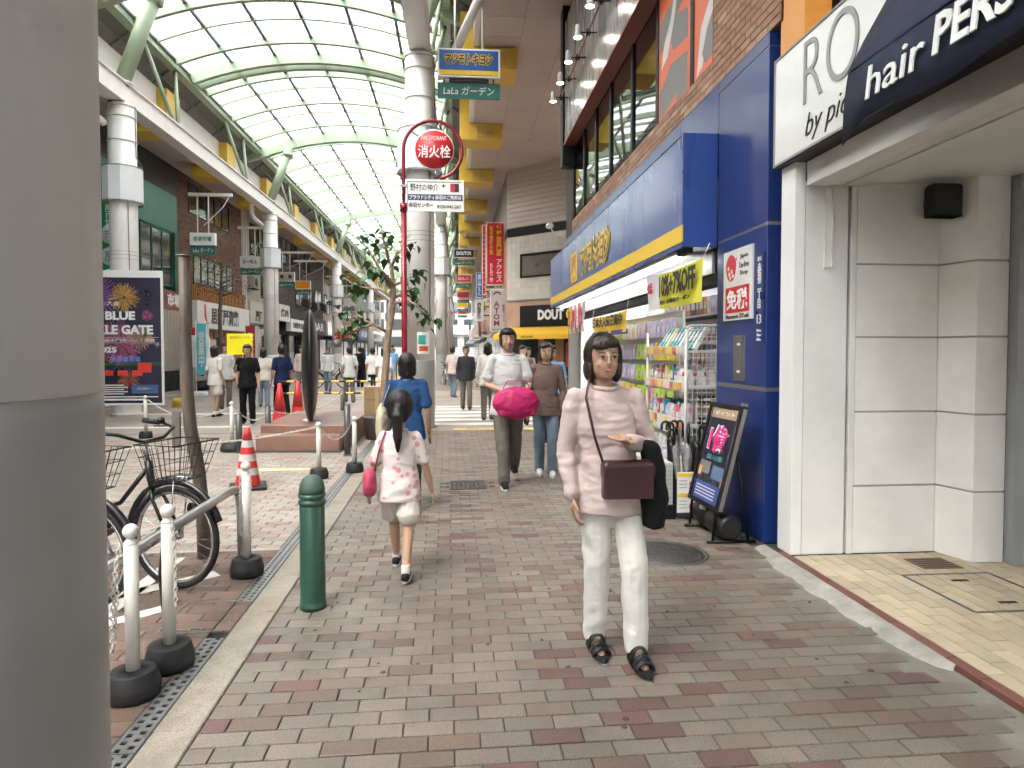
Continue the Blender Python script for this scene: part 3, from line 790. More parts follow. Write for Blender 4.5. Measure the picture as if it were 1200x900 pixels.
# windows of the upper floor
m_glassw = glassmat('window_glass', (0.75,0.80,0.78), 0.55)
mull = [6.14, 6.76, 7.96, 9.14, 10.45, 11.56, 12.64, 13.78]
for i in range(len(mull)-1):
    y0, y1 = mull[i], mull[i+1]
    w_ = MB(); 
    for (a0,a1,c0,c1) in ((y0,y0+0.05,4.19,5.95),(y1-0.05,y1,4.19,5.95)): w_.box(2.405,2.47,a0+0.001,a1-0.001,c0,c1)
    w_.box(2.405,2.47,y0+0.051,y1-0.051,4.19,4.225); w_.box(2.405,2.47,y0+0.051,y1-0.051,5.91,5.95)
    win = w_.build('window', m_black, store)
    if i >= 2: part('pane', m_glassw, win, (2.43,2.436,y0+0.05,y1-0.05,4.226,5.909))
    else:
        part('poster_panel', plain('poster_orange',(0.80,0.16,0.06),0.4), win, (2.415,2.43,y0+0.051,y1-0.051,4.226,5.909))
m_pgrey = plain('poster_grey',(0.23,0.22,0.21),0.5); m_pwhite = plain('poster_white',(0.70,0.68,0.66),0.5)
def flatpoly(name, m, parent, loc, facing, pts):
    M = orient(facing, loc); b = MB(); b.add([M @ Vector((p[0],p[1],0)) for p in pts], [tuple(range(len(pts)))]); return b.build(name, m, parent)
pw = [o_ for o_ in bpy.data.objects if o_.name.startswith('window')]
W0 = pw[0]; W1 = pw[1]
# big figure shapes and lettering printed on the two orange panels
flatpoly('printed_figure', m_pgrey, W1, (2.4135,7.36,4.75), '-X', [(-0.5,0.62),(0.45,0.75),(0.45,0.55),(0.1,0.45),(0.45,0.35),(0.45,0.05),(0.0,0.1),(-0.15,0.3),(-0.5,0.25)])
flatpoly('printed_figure', m_pwhite, W1, (2.4125,7.36,4.75), '-X', [(-0.45,0.05),(-0.2,0.12),(0.0,0.42),(0.2,0.85),(0.1,0.95),(-0.1,0.5),(-0.35,0.3)])
flatpoly('printed_figure', m_pgrey, W1, (2.4135,7.36,4.45), '-X', [(-0.5,0.1),(-0.1,0.28),(0.45,0.2),(0.45,-0.2),(0.1,-0.2),(0.1,-0.1),(-0.3,-0.2),(-0.5,-0.2)])
flatpoly('printed_figure', m_pwhite, W0, (2.4135,6.42,4.55), '-X', [(-0.22,-0.3),(-0.1,0.15),(0.1,0.3),(0.23,0.3),(0.23,0.2),(0.05,0.05),(-0.05,-0.25)])
flatpoly('printed_figure', m_pgrey, W0, (2.4125,6.40,4.52), '-X', [(-0.08,-0.1),(0.05,0.1),(0.2,0.18),(0.2,-0.2),(0.0,-0.22)])
text('FASTGYM', m_pgrey, W0, (2.4135,6.45,5.22), '-X', w=0.46, h=0.14, bold=-0.01, depth=0.002)
# room behind the glass with small downlights
part('upper_room', mat('upper_room_wall',(0.20,0.19,0.17),0.8), store, (5.5,5.6,6.14,13.8,4.1,6.0), (2.62,5.5,6.14,13.8,4.05,4.1), (2.62,5.5,6.14,13.8,5.96,6.05))
m_warm = mat('warm_downlight', (1,0.9,0.7), 0.4, var=0, emit=(1.0,0.82,0.55), estr=6.0)
for i in range(5):
    b = MB(); b.lathe([(0.07,0.0),(0.07,-0.02)], 12, (3.1,8.5+i*1.2,5.955)); b.build('downlight', m_warm, store)
# grey fascia sign above with red-brown lower edge and lamps on arms
m_fgrey = mat('grey_fascia', (0.30,0.295,0.29), 0.28, var=0.08, scale=1.2, metal=0.3, stretch=(1,3,0.3))
fas = part('fascia_sign', m_fgrey, store, (2.20,2.42,7.75,13.62,5.76,8.15))
part('fascia_edge', mat('copper_edge',(0.32,0.10,0.07),0.35,metal=0.3), fas, (2.185,2.42,7.75,13.64,5.70,5.758))
part('fascia_underside', m_dark, store, (2.22,2.44,7.7,13.7,5.952,6.3))
part('fascia_end_frame', m_black, fas, (2.16,2.42,13.645,13.95,5.3,9.0))
text('FASTGYM', m_whitetext, fas, (2.195,9.6,7.15), '-X', w=2.6, h=0.62, bold=-0.005, depth=0.006, shear=0.15)
text('24', plain('fascia_red',(0.55,0.08,0.05),0.4), fas, (2.195,8.8,6.45), '-X', w=0.8, h=0.4, bold=-0.005, depth=0.006, shear=0.15)
m_lampw = mat('lamp_white', (0.7,0.7,0.68), 0.35, var=0.03)
m_bulb = mat('spot_lens', (1,1,1), 0.3, var=0, emit=(1,0.95,0.85), estr=5.0)
part('lamp_rail', mat('rail_copper',(0.45,0.22,0.15),0.4,metal=0.4), fas, (2.05,2.075,7.8,13.5,6.50,6.525))
for i,y in enumerate((8.6,9.55,10.5,11.4,12.3,13.2)):
    lb = MB(); lb.cyl((2.20,y,6.51),(1.93,y,6.50),0.012,n=8); lb.box(2.03,2.095,y-0.035,y+0.035,6.47,6.55)
    la = lb.build('spot_arm', m_black, fas)
    lb = MB(); lb.lathe([(0.03,0.10),(0.045,0.08),(0.05,-0.05),(0.075,-0.10)], 14, (1.90,y,6.52), caps=True); lb.build('spot_head', m_lampw, la)
    lb = MB(); lb.lathe([(0.06,-0.1015),(0.0,-0.1015)], 12, (1.90,y,6.52)); lb.build('spot_lens', m_bulb, la)
part('roof_block', m_conc, store, (2.62,9.0,5.0,14.6,6.1,12.0), (2.62,9.0,14.3,14.6,2.9,6.1))
part('far_side_wall', m_conc, store, (2.45,9.0,14.51,14.61,0.0,3.3))
# sprinkler / camera on the sign end
cc = thing('cctv_camera', 'small white security camera on a bracket past the blue sign', 'camera', (2.3,14.75,4.25))
MB().tube([(0.0,0,-0.25),(-0.1,0,-0.2),(-0.22,0,-0.05)],0.02,6).build('bracket', m_lampw, cc)
b = MB(); b.cyl((-0.25,-0.12,0.0),(-0.25,0.16,0.05),0.07,n=12); b.build('housing', m_lampw, cc)

# ================================================================ ARCADE: columns, beams, curved roof, side soffits
m_green = mat('pale_green_steel', (0.27,0.34,0.235), 0.4, var=0.06, scale=2, dirt=0.25, dirt_col=(0.30,0.34,0.26))
m_cream = mat('cream_steel', (0.68,0.64,0.61), 0.42, var=0.06, scale=2, dirt=0.25, dirt_col=(0.42,0.39,0.35))
m_colw = mat('column_white', (0.80,0.785,0.76), 0.33, var=0.09, scale=2.5, dirt=0.4, dirt_col=(0.60,0.58,0.55), stretch=(1,1,0.3))
m_colg = mat('column_grey', (0.30,0.298,0.292), 0.36, var=0.12, scale=2.5, dirt=0.5, dirt_col=(0.21,0.205,0.2), stretch=(1,1,0.3))
m_lbox = mat('light_box_white', (0.68,0.70,0.72), 0.35, var=0.03)
m_soff = mat('soffit_panel', (0.48,0.40,0.375), 0.6, var=0.07, scale=1.0, piece=0.04, dirt=0.2, dirt_col=(0.34,0.29,0.27))
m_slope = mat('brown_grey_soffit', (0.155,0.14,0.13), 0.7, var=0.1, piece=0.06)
m_yb = mat('bracket_yellow', (0.66,0.42,0.05), 0.45, var=0.07, dirt=0.2, dirt_col=(0.5,0.33,0.08))
m_purlin = mat('purlin_grey_green', (0.10,0.115,0.095), 0.5, var=0.08)
m_roof = roofmat('polycarbonate')
m_rust = mat('brown_gutter', (0.20,0.15,0.12), 0.6, var=0.15)
XC, HW, ZE, ZP = -4.25, 3.9, 9.98, 10.75
RR = (HW**2 + (ZP-ZE)**2) / (2*(ZP-ZE)); ZC = ZP - RR; AH = math.asin(HW/RR)
def arc(t, dr=0.0):
    a = -AH + 2*AH*t
    return (XC + (RR+dr)*math.sin(a), ZC + (RR+dr)*math.cos(a))
def arc_bar(b, y, w, d0, d1, n=18, ext=None):
    """curved bar: width w along the street, radial from d0 to d1"""
    lo = [arc(i/n, d0) for i in range(n+1)]; hi = [arc(i/n, d1) for i in range(n+1)]
    if ext:
        (ex0, ez0), (ex1, ez1) = ext
        lo = [(2*XC-ex1, ez1-0.0)] + lo + [(ex1, ez1)]; hi = [(2*XC-ex0, ez0)] + hi + [(ex0, ez0)]
        lo[0] = (2*XC-ex1, ez1)
    vs, fs = [], []
    for (lx, lz), (hx, hz) in zip(lo, hi): vs += [(lx,y-w/2,lz),(lx,y+w/2,lz),(hx,y+w/2,hz),(hx,y-w/2,hz)]
    N = len(lo)
    for i in range(N-1):
        for k in range(4): fs.append((i*4+k, i*4+(k+1) % 4, (i+1)*4+(k+1) % 4, (i+1)*4+k))
    fs += [(0,3,2,1), tuple((N-1)*4+k for k in range(4))]
    b.add(vs, fs)
roof = thing('arcade_roof', 'curved translucent arcade roof with pale green steel ribs over the street', 'roof', (0,0,0))
MAJ = [-21.0, -8.5, 4.0, 16.4, 28.8, 44.1, 60.7, 77.2, 93.0]
for y in MAJ:
    b = MB(); arc_bar(b, y, 0.22, -0.46, -0.03, ext=((0.62,9.62),(0.62,9.22))); b.build('main_arch', m_green, roof)
b = MB(); arc_bar(b, 21.4, 0.16, -0.34, -0.03); b.build('joint_arch', m_green, roof)
b = MB(); arc_bar(b, 21.95, 0.16, -0.30, -0.03); b.build('joint_arch', m_green, roof)
b = MB(); arc_bar(b, 21.62, 0.22, -0.2, -0.06); b.build('joint_cover', mat('joint_blue_grey',(0.24,0.28,0.31),0.5), roof)
ribs = []
step = 1.2
rib_me = [MB(), MB()]; arc_bar(rib_me[0], 0, 0.13, -0.22, -0.025); arc_bar(rib_me[1], 0, 0.08, -0.11, -0.02)
rib_me = [rib_me[0].mesh('rib', m_green), rib_me[1].mesh('glazing_bar', m_green)]
YS = [-25.3 + i*step for i in range(100)]
for i, y in enumerate(YS):
    if min(abs(y-a) for a in MAJ) < 0.3 or 21.2 < y < 22.2: continue
    inst('rib' if i % 2 == 0 else 'glazing_bar', rib_me[i % 2], roof, (0, y, 0))
for k in range(7):
    x, z = arc(k/6.0, -0.055)
    b = MB(); b.box(x-0.04, x+0.04, -25.3, 94, z-0.045, z+0.03); b.build('purlin', m_purlin, roof)
sub = 3
def pane(b, k, y0, y1):
    vs, fs = [], []
    for s_ in range(sub+1):
        x, z = arc((k + 0.012 + 0.976*s_/sub)/6.0); vs += [(x,y0+0.01,z),(x,y1-0.01,z)]
    for s_ in range(sub): fs.append((2*s_,2*s_+2,2*s_+3,2*s_+1))
    b.add(vs, fs, 0, True)
pane_me = []
for k in range(6):
    b = MB(); pane(b, k, 0, step); pane_me.append(b.mesh('pane', m_roof))
rest = MB()
for i, y in enumerate(YS[:-1]):
    for k in range(6):
        if 14.0 < y < 62: inst('pane', pane_me[k], roof, (0, y, 0))
        else: pane(rest, k, y, y+step)
o = rest.build('pane_field', m_roof, roof); o['kind'] = 'stuff'
# eaves on both sides: beam, brown gutter, handrail
for s_ in (-1, 1):
    ex = XC + s_*(HW+0.06)
    b = MB(); b.box(ex-0.07, ex+0.07, -25.3, 94, 9.70, 9.94); b.box(ex-0.13, ex+0.13, -25.3, 94, 9.662, 9.698); b.build('eave_beam', m_green, roof)
    b = MB(); b.box(ex+s_*0.09-0.05, ex+s_*0.09+0.05, -25.3, 94, 9.945, 10.06); b.build('gutter', m_rust, roof)
    # sloping dark panels between eave and fascia, with pale ribs
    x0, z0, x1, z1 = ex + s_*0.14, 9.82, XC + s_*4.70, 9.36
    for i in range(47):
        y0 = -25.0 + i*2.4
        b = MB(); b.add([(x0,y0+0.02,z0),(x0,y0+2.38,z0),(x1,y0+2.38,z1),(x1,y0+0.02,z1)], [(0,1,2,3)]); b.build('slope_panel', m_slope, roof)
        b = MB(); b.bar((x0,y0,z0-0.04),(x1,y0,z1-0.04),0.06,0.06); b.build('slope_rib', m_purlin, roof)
    b = MB(); b.bar(((x0+x1)/2,-9,(z0+z1)/2-0.05),((x0+x1)/2,90,(z0+z1)/2-0.05),0.05,0.05); b.build('slope_runner', m_purlin, roof)
# side soffits with fascia (right and left), panels 0.9 m
soff_me = MB().box(-0.44,0.44,-0.444,0.444,0,0.02).mesh('soffit_panel', m_soff)
for s_, label in ((1, 'pinkish panelled arcade soffit with yellow brackets along the right shop fronts'), (-1, 'panelled arcade soffit with cream fascia along the left shop fronts')):
    so = thing('arcade_soffit', label, 'soffit', (0,0,0))
    fx = XC + s_*4.70
    b = MB(); b.box(fx-0.06, fx+0.06, -25, 94, 8.52, 9.34); b.build('fascia', m_cream, so)
    b = MB(); b.box(fx+s_*0.062, fx+s_*0.2, -25, 94, 8.535, 8.75); b.build('fascia_lip', m_cream, so)
    xw = 2.38 if s_ > 0 else -10.8
    lo, hi = sorted((fx + s_*0.06, xw))
    b = MB(); b.box(lo, hi, -25, 94, 8.55, 8.6); b.build('soffit_deck', m_dark, so)
    n = 2
    for i in range(112):
        y = -6.5 + i*0.9 + 0.45
        for k in range(n):
            w = (hi-lo)/n
            if y < 13: 
                continue
            if i % 1 == 0 and y < 62:
                inst('soffit_panel', soff_me, so, (lo + (k+0.5)*w, y, 8.527)).scale = (w*0.99/0.88, 1, 1)
    b = MB(); b.box(lo, hi, -25, 12.5, 8.527, 8.547); b.box(lo, hi, 62.1, 94, 8.527, 8.547); o = b.build('soffit_run', m_soff, so); o['kind'] = 'stuff'
    if s_ > 0:
        for i in range(13):
            for k in range(4): inst('soffit_panel', soff_me, so, (2.83+k*0.9, 14.85+i*0.9, 8.527)).scale = (1.012,1,1)
        b = MB(); b.box(2.381, 6.0, 14.3, 26.2, 8.55, 8.6); b.build('soffit_deck', m_dark, so)
    for j in range(-7, 14):
        y0 = 15.6 + j*5.2
        b = MB(); a0, a1 = sorted((fx - s_*0.36, fx - s_*0.065)); b.box(a0, a1, y0, y0+0.95, 8.02, 9.3)
        a0, a1 = sorted((fx - s_*0.063, fx + s_*0.95)); b.box(a0, a1, y0+0.001, y0+0.949, 8.021, 8.51)
        br = b.build('yellow_bracket', m_yb, so)
        if s_ > 0 and j >= -1:
            for q in (0.28, 0.56):
                b = MB(); X0 = fx + q
                for (a_,b_,c_,d_) in ((-0.1,0.1,0.13,0.155),(-0.1,0.1,-0.155,-0.13),(-0.1,-0.075,-0.13,0.13),(0.075,0.1,-0.13,0.13),(-0.075,0.075,-0.012,0.012)):
                    b.box(X0+a_, X0+b_, y0-0.02, y0-0.0005, 8.26+c_, 8.26+d_)
                b.build('lamp_frame', mat('lamp_frame_cream',(0.42,0.33,0.2),0.5), br)
# columns, longitudinal beams, V struts
BX = {-1: -7.79, 1: -0.72}
COLY = {-1: [4.0, 16.4, 28.75, 44.1, 60.7, 77.2], 1: [0.815, 13.2, 30.9, 44.1, 60.7, 77.2]}
for s_ in (-1, 1):
    bx = BX[s_]
    bm = thing('arcade_beam', 'white steel box beam with V struts along the %s column row' % ('left' if s_ < 0 else 'right'), 'beam', (0,0,0))
    b = MB(); b.box(bx-0.14, bx+0.14, -25, 94, 7.27, 7.68); b.build('web', m_cream, bm)
    b = MB(); b.box(bx-0.2, bx+0.2, -25, 94, 7.682, 7.72); b.build('top_flange', m_cream, bm)
    b = MB(); b.box(bx-0.19, bx+0.19, -25, 94, 7.235, 7.268); b.build('bottom_flange', m_cream, bm)
    ex = XC + s_*(HW+0.06)
    cy = COLY[s_]
    for a, c in zip(cy, cy[1:]):
        n = max(2, round((c-a)/6.2))
        for q in range(n):
            ym = a + (c-a)*(q+0.5)/n
            for d in (-1, 1):
                b = MB(); b.cyl((bx, ym+d*0.10, 7.72), (ex, ym+d*1.0, 9.67), 0.055, n=8); b.build('v_strut', m_green, bm)
            b = MB(); b.box(bx-0.145, bx+0.145, ym-0.15, ym+0.15, 7.722, 7.80); b.build('gusset', m_cream, bm)
lab = {(-1,0):'white round arcade column outside left, beside the red bay', (-1,1):'white left-row arcade column standing behind the fireworks poster', (-1,2):'white left-row arcade column behind the person in navy',
       (-1,3):'white left-row arcade column just right of the black disc sculpture', (-1,4):'white left-row arcade column behind the small leafy tree', (-1,5):'farthest slim white column of the left arcade row',
       (1,0):'huge grey and white arcade column at the left picture edge', (1,1):'thick white arcade column behind the fire hydrant sign', (1,2):'white right-row arcade column with parked bicycles at its foot',
       (1,3):'slim white right-row column behind the parked bicycles', (1,4):'distant slim white column, fifth of the right row', (1,5):'farthest slim white column of the right arcade row'}
m_cable = mat('cable', (0.10,0.09,0.085), 0.6)
for s_ in (-1, 1):
    for i, y in enumerate(COLY[s_]):
        r_ = 0.30 if s_ < 0 else 0.275
        zb_ = 1.447 if (s_ > 0 and i == 0) else 1.32
        c = thing('arcade_column', lab[(s_, i)], 'column', (BX[s_], y, 0), 0, 'arcade columns')
        nn = 48 if (s_ > 0 and i == 0) else 24
        b = MB(); b.lathe([(r_+0.03,0.0),(r_+0.03,0.028),(r_+0.028,0.03),(r_+0.003,0.034),(r_,0.037),(r_,0.05),(r_,zb_-0.02),(r_,zb_)], nn); b.build('painted_base', m_colg if s_ > 0 else m_colw, c)
        b = MB(); b.lathe([(r_+0.0008,zb_),(r_+0.0008,4.95),(r_+0.0008,7.22)], nn); b.build('shaft', m_colw, c)
        b = MB()
        for z in (6.35, 6.9, 7.15): b.lathe([(r_+0.004,z),(r_+0.02,z+0.004),(r_+0.02,z+0.03),(r_+0.004,z+0.034)], nn, caps=False)
        b.build('band', m_cream, c)
        if not (s_ > 0 and i == 0):
            lb = MB(); lb.lathe([(r_+0.01,4.95),(0.43,4.97),(0.43,5.74),(r_+0.01,5.76)], 10, smooth=False); l_ = lb.build('light_box', m_lbox, c)
            lb = MB(); lb.lathe([(0.435,4.93),(0.45,4.935),(0.45,4.965),(0.435,4.97)], 10, smooth=False, caps=False); lb.lathe([(0.435,5.742),(0.445,5.745),(0.445,5.765),(0.435,5.77)], 10, smooth=False, caps=False); lb.build('light_box_rim', m_seam, l_)
        # green inclined strut up to the arch
        b = MB(); b.cyl((0,0,7.70), (-s_*0.85,0,9.95), 0.17, n=16); b.build('strut', m_green, c)
        b = MB(); b.cyl((-s_*0.74,0,9.60),(-s_*0.79,0,9.76),0.215,n=16); b.build('strut_collar', m_green, c)
        if s_ > 0: 
            b = MB(); b.cyl((0,0,7.70),(0.75,0,9.6),0.15,n=14); b.build('strut', m_green, c)
        b = MB(); b.cyl((0,0,7.721),(0,0,7.75),0.25,n=16); b.build('cap_plate', m_cream, c)
        if i in (1,2) :
            b = MB(); b.tube([(r_+0.01,-0.02,7.2),(r_+0.02,-0.03,6.0),(r_+0.16,-0.02,5.8)],0.012,6); b.tube([(r_*0.7,-r_*0.75,4.95),(r_*0.72,-r_*0.75,3.4),(r_*0.7,-r_*0.75,2.0)],0.008,6); o = b.build('cable', m_cable, c); o['kind']='stuff'
            b = MB()
            for z in (3.62,3.72,3.8): b.lathe([(r_+0.002,z),(r_+0.007,z+0.004),(r_+0.002,z+0.008)], 24, caps=False)
            b.build('strap', m_seam, c)
# rust streak mark + sticker on the near column, drain pipe at the white beam
near = [o for o in bpy.data.objects if o.get('label') == lab[(1,0)]][0]
b = MB(); b.ball((0.2755*math.cos(R(-58)),0.2755*math.sin(R(-58)),1.08),0.008,8,5,sc=(0.5,0.5,1.6)); b.build('rust_spot', mat('rust',(0.30,0.12,0.04),0.8), near)
b = MB(); b.ball((0.2755*math.cos(R(-70)),0.2755*math.sin(R(-70)),1.62),0.012,8,5,sc=(0.6,0.6,2.0)); b.build('black_mark', m_black, near)
for (a_, z_, l_, w_, m_) in ((-62,1.30,0.10,0.003,(0.22,0.21,0.20)),(-40,1.18,0.06,0.002,(0.22,0.21,0.20)),(-50,0.95,0.13,0.002,(0.24,0.23,0.22)),(-66,1.36,0.05,0.004,(0.24,0.23,0.22)),(-55,1.75,0.09,0.002,(0.5,0.47,0.43))):
    b = MB(); vs = []
    for i in range(7):
        aa = R(a_ + i*l_*30); zz = z_ + 0.012*math.sin(i*1.3) + i*0.004; ww = w_*math.sin(PI*(i+0.5)/7)
        for q in (-1, 1): vs.append((0.2763*math.cos(aa), 0.2763*math.sin(aa), zz + q*ww))
    b.add(vs, [(2*i, 2*i+2, 2*i+3, 2*i+1) for i in range(6)], 0, True); b.build('scuff_mark', mat('scuff_%.2f' % m_[0], m_, 0.6, var=0.3, scale=40), near)
# stickers on the second right column
colR = [o for o in bpy.data.objects if o.get('label') == lab[(1,1)]][0]
b = MB(); b.lathe([(0.279,1.36),(0.279,1.86)], 40, caps=False); 
def sticker(parent, z, a0, a1, h, m, r_=0.2785):
    b = MB(); vs=[]; n=6
    for i in range(n+1):
        a = R(a0+(a1-a0)*i/n); vs += [(r_*math.cos(a), r_*math.sin(a), z),(r_*math.cos(a), r_*math.sin(a), z+h)]
    b.add(vs, [(2*i,2*i+2,2*i+3,2*i+1) for i in range(n)], 0, True); return b.build('sticker', m, parent)
sticker(colR, 1.44, -100, -50, 0.42, m_acr)
sticker(colR, 1.62, -96, -66, 0.18, plain('sticker_teal',(0.05,0.35,0.30),0.5), 0.2792)
sticker(colR, 1.49, -94, -56, 0.10, plain('sticker_red',(0.6,0.08,0.04),0.5), 0.2792)
# floodlight on the strut of the right column, drain pipe under the left beam
fl = thing('floodlight', 'long white floodlight hung from the green roof strut', 'floodlight', (-1.55,13.0,8.75))
b = MB(); b.bar((-0.18,0,0.45),(0.1,0,-0.35),0.13,0.13); b.build('housing', m_lbox, fl)
b = MB(); b.bar((0.105,0,-0.36),(0.14,0,-0.44),0.16,0.16); b.bar((-0.185,0,0.46),(-0.21,0,0.53),0.16,0.16); b.build('end_cap', m_black, fl)
b = MB(); b.cyl((0,0,0.1),(0.15,0.2,0.3),0.02,n=6); b.build('bracket', m_black, fl)
for (x, y, label) in ((-8.05,15.2,'bent white drain pipe under the left beam near the poster column'), (-8.05,27.4,'bent white drain pipe under the left beam by the second column')):
    dp = thing('drain_pipe', label, 'pipe', (x,y,0))
    b = MB(); b.tube([(0.0,-0.3,7.23),(0.0,-0.3,6.95),(0.0,-0.15,6.78),(0.03,0.2,6.72),(0.1,0.7,6.65)],0.09,10); b.build('pipe', m_cream, dp)
    b = MB(); b.tube([(0.0,-0.3,7.1),(0.0,-0.3,7.0)],0.11,10); b.build('coupling', m_cream, dp)

# ================================================================ LEFT SHOP FRONTS
m_glassd = mat('dark_window_glass', (0.035,0.042,0.045), 0.06, var=0.1, scale=0.6, spec=0.9, coat=0.6)
m_glassl = mat('pale_window_glass', (0.20,0.23,0.23), 0.10, var=0.25, scale=0.7, spec=0.9, coat=0.6)
m_wood = mat('wood_front', (0.30,0.14,0.06), 0.6, var=0.2, scale=3, stretch=(1,4,0.4))
m_beige = mat('beige_wall', (0.42,0.38,0.32), 0.8, var=0.1, scale=1.2, dirt=0.45, dirt_col=(0.26,0.23,0.19))
m_dgrey = mat('charcoal_cladding', (0.022,0.022,0.024), 0.5, var=0.15, scale=1.5, stretch=(1,3,0.3))
m_gcop = mat('verdigris_panel', (0.045,0.20,0.15), 0.45, var=0.14, scale=2.0, dirt=0.25, dirt_col=(0.08,0.2,0.16))
m_gdark = plain('dark_green_frame', (0.012,0.075,0.05), 0.4)
m_brickL = brickmat('left_brick_wall', (0.235,0.12,0.075), (0.135,0.068,0.046), (0.055,0.042,0.036), 0.3, 0.11, 'YZ', 0.85, 0.12)
m_brickD = brickmat('dark_brick_wall', (0.12,0.10,0.085), (0.075,0.062,0.054), (0.035,0.03,0.027), 0.36, 0.14, 'YZ', 0.85, 0.12)
m_tilew = brickmat('small_white_tiles', (0.40,0.385,0.36), (0.36,0.345,0.32), (0.22,0.21,0.2), 0.16, 0.16, 'YZ', 0.5, 0.07)
LX = -10.8
def fbox(y0, y1, z0, z1, out=0.0, thick=0.1): return (LX+out-thick, LX+out, y0, y1, z0, z1)
def lwin(parent, y0, y1, z0, z1, n, glass, frame=None, out=0.03, rail=False):
    """window facing the street from the left: frame, panes, sill"""
    frame = frame or m_black
    b = MB(); f = 0.07
    b.box(LX-0.05, LX+out, y0, y1, z1-f, z1); b.box(LX-0.05, LX+out, y0, y1, z0, z0+f)
    for i in range(n+1):
        y = y0 + (y1-y0-f)*i/n; b.box(LX-0.05, LX+out, y, y+f, z0+f+0.001, z1-f-0.001)
    w = b.build('window', frame, parent)
    for i in range(n):
        ya = y0 + (y1-y0-f)*i/n + f; yb_ = y0 + (y1-y0-f)*(i+1)/n
        part('pane', glass, w, (LX-0.02, LX+0.004+0.004*(i % 2), ya-0.01, yb_+0.01, z0+f-0.01, z1-f+0.01))
    if rail:
        b = MB(); b.box(LX+0.35, LX+0.39, y0-0.1, y1+0.1, z0+0.55, z0+0.6); b.box(LX+0.35, LX+0.39, y0-0.1, y1+0.1, z0-0.1, z0-0.05)
        n2 = max(3, int((y1-y0)/0.18))
        for i in range(n2+1):
            y = y0-0.1 + (y1-y0+0.17)*i/n2; b.box(LX+0.355, LX+0.385, y, y+0.025, z0-0.049, z0+0.549)
        b.box(LX+0.005, LX+0.349, y0-0.1, y0-0.06, z0-0.1, z0-0.05); b.box(LX+0.005, LX+0.349, y1+0.06, y1+0.1, z0-0.1, z0-0.05)
        b.build('railing', frame, w)
    return w
A = thing('green_front_building', 'left building with charcoal upper wall, green band and tall dark windows', 'building', (0,0,0))
part('upper_wall', m_dgrey, A, (LX-8,LX,8,26.75,7.40,12.0)); part('green_band', m_gcop, A, (LX-8,LX+0.06,8,26.75,5.98,7.395))
part('corner_trim', m_gdark, A, (LX-0.2,LX+0.10,26.40,26.755,3.75,5.975)); part('ground_wall', m_gdark, A, (LX-8,LX,8,26.75,0,3.0))
part('mid_wall', m_gdark, A, (LX-8,LX-0.06,8,26.4,3.05,5.975))
lwin(A, 18.2, 20.9, 3.9, 5.95, 3, m_glassd, m_gdark); lwin(A, 21.0, 23.7, 3.9, 5.95, 3, m_glassd, m_gdark); lwin(A, 23.8, 26.38, 3.9, 5.95, 3, m_glassd, m_gdark)
part('sign_band', mat('brown_sign',(0.20,0.06,0.04),0.5), A, (LX,LX+0.16,24.3,26.75,3.05,3.74))
text('市場', m_whitetext, A, (LX+0.165,26.1,3.40), '+X', w=1.1, h=0.5, bold=0.03, depth=0.01)
sh = part('shutter', mat('beige_shutter',(0.40,0.36,0.30),0.5,var=0.08), A, (LX+0.001,LX+0.10,24.3,26.75,0.75,3.04))
for i in range(9): part('shutter_slat', mat('beige_shutter_slat',(0.36,0.325,0.27),0.5,var=0.08), sh, (LX+0.101,LX+0.112,24.32+0.27*i,24.32+0.27*i+0.24,0.76,3.03))
part('shop_step', m_dark, A, (LX+0.001,LX+0.2,24.3,26.75,0.0,0.74))
vs_ = thing('vertical_banner_sign', 'tall green vertical sign with white discs beside the poster column', 'sign', (-9.9,20.0,0))
part('board', plain('sign_green',(0.01,0.20,0.11),0.45), vs_, (-0.55,0.35,-0.05,0.05,2.6,6.4))
for k in range(4):
    z = 2.95 + k*0.62
    b = MB(); b.lathe([(0.27,-0.054),(0.27,-0.06),(0,-0.06)], 20, (0.05,0,z), 'Y'); b.build('disc', m_whitetext, vs_)
    text('八百屋市'[k], plain('disc_blue',(0.10,0.2,0.45),0.5), vs_, (0.05,-0.063,z), '-Y', h=0.3, depth=0.002)
text('新鮮市場', m_whitetext, vs_, (0.05,-0.054,5.5), '-Y', h=1.0, vertical=True, depth=0.002)

B = thing('brick_building', 'left red-brown brick building with orange lattice band over white sign', 'building', (0,0,0))
part('wall', m_brickL, B, (LX-8,LX,26.76,35.4,4.22,12.0), (LX-8,LX,26.76,28.25,0,4.22))
lwin(B, 28.0, 32.8, 7.05, 8.3, 5, m_glassd); lwin(B, 28.4, 33.2, 4.25, 5.5, 6, m_glassl)
band = part('lattice_band', mat('orange_tiles',(0.50,0.24,0.06),0.55,var=0.14,scale=6), B, (LX-0.1,LX+0.10,28.26,34.4,3.58,4.21))
for i in range(31): part('lattice_bar', m_wood, band, (LX+0.101,LX+0.13,28.3+i*0.2,28.33+i*0.2,3.58,4.21))
for i in range(3): part('lattice_rail', m_wood, band, (LX+0.1305,LX+0.15,28.3,34.4,3.70+i*0.19,3.73+i*0.19))
sgn = part('shop_sign', m_acr, B, (LX-0.1,LX+0.2,28.26,35.1,2.45,3.575))
text('居酒屋清龍', m_blacktext, sgn, (LX+0.206,31.6,3.02), '+X', w=3.6, h=0.75, bold=0.03, depth=0.005)
b = MB(); M = orient('+X', (LX+0.206,29.35,3.0)); b.tube([M @ Vector(p_) for p_ in ((-0.25,0.45,0),(-0.22,0.0,0),(-0.05,-0.35,0),(0.2,-0.3,0))],[0.12,0.1,0.08,0.03],8,flat=0.1); b.build('red_swoosh', m_red, sgn)
part('shop_front', m_wood, B, (LX-0.3,LX-0.15,28.26,35.1,0,2.45))
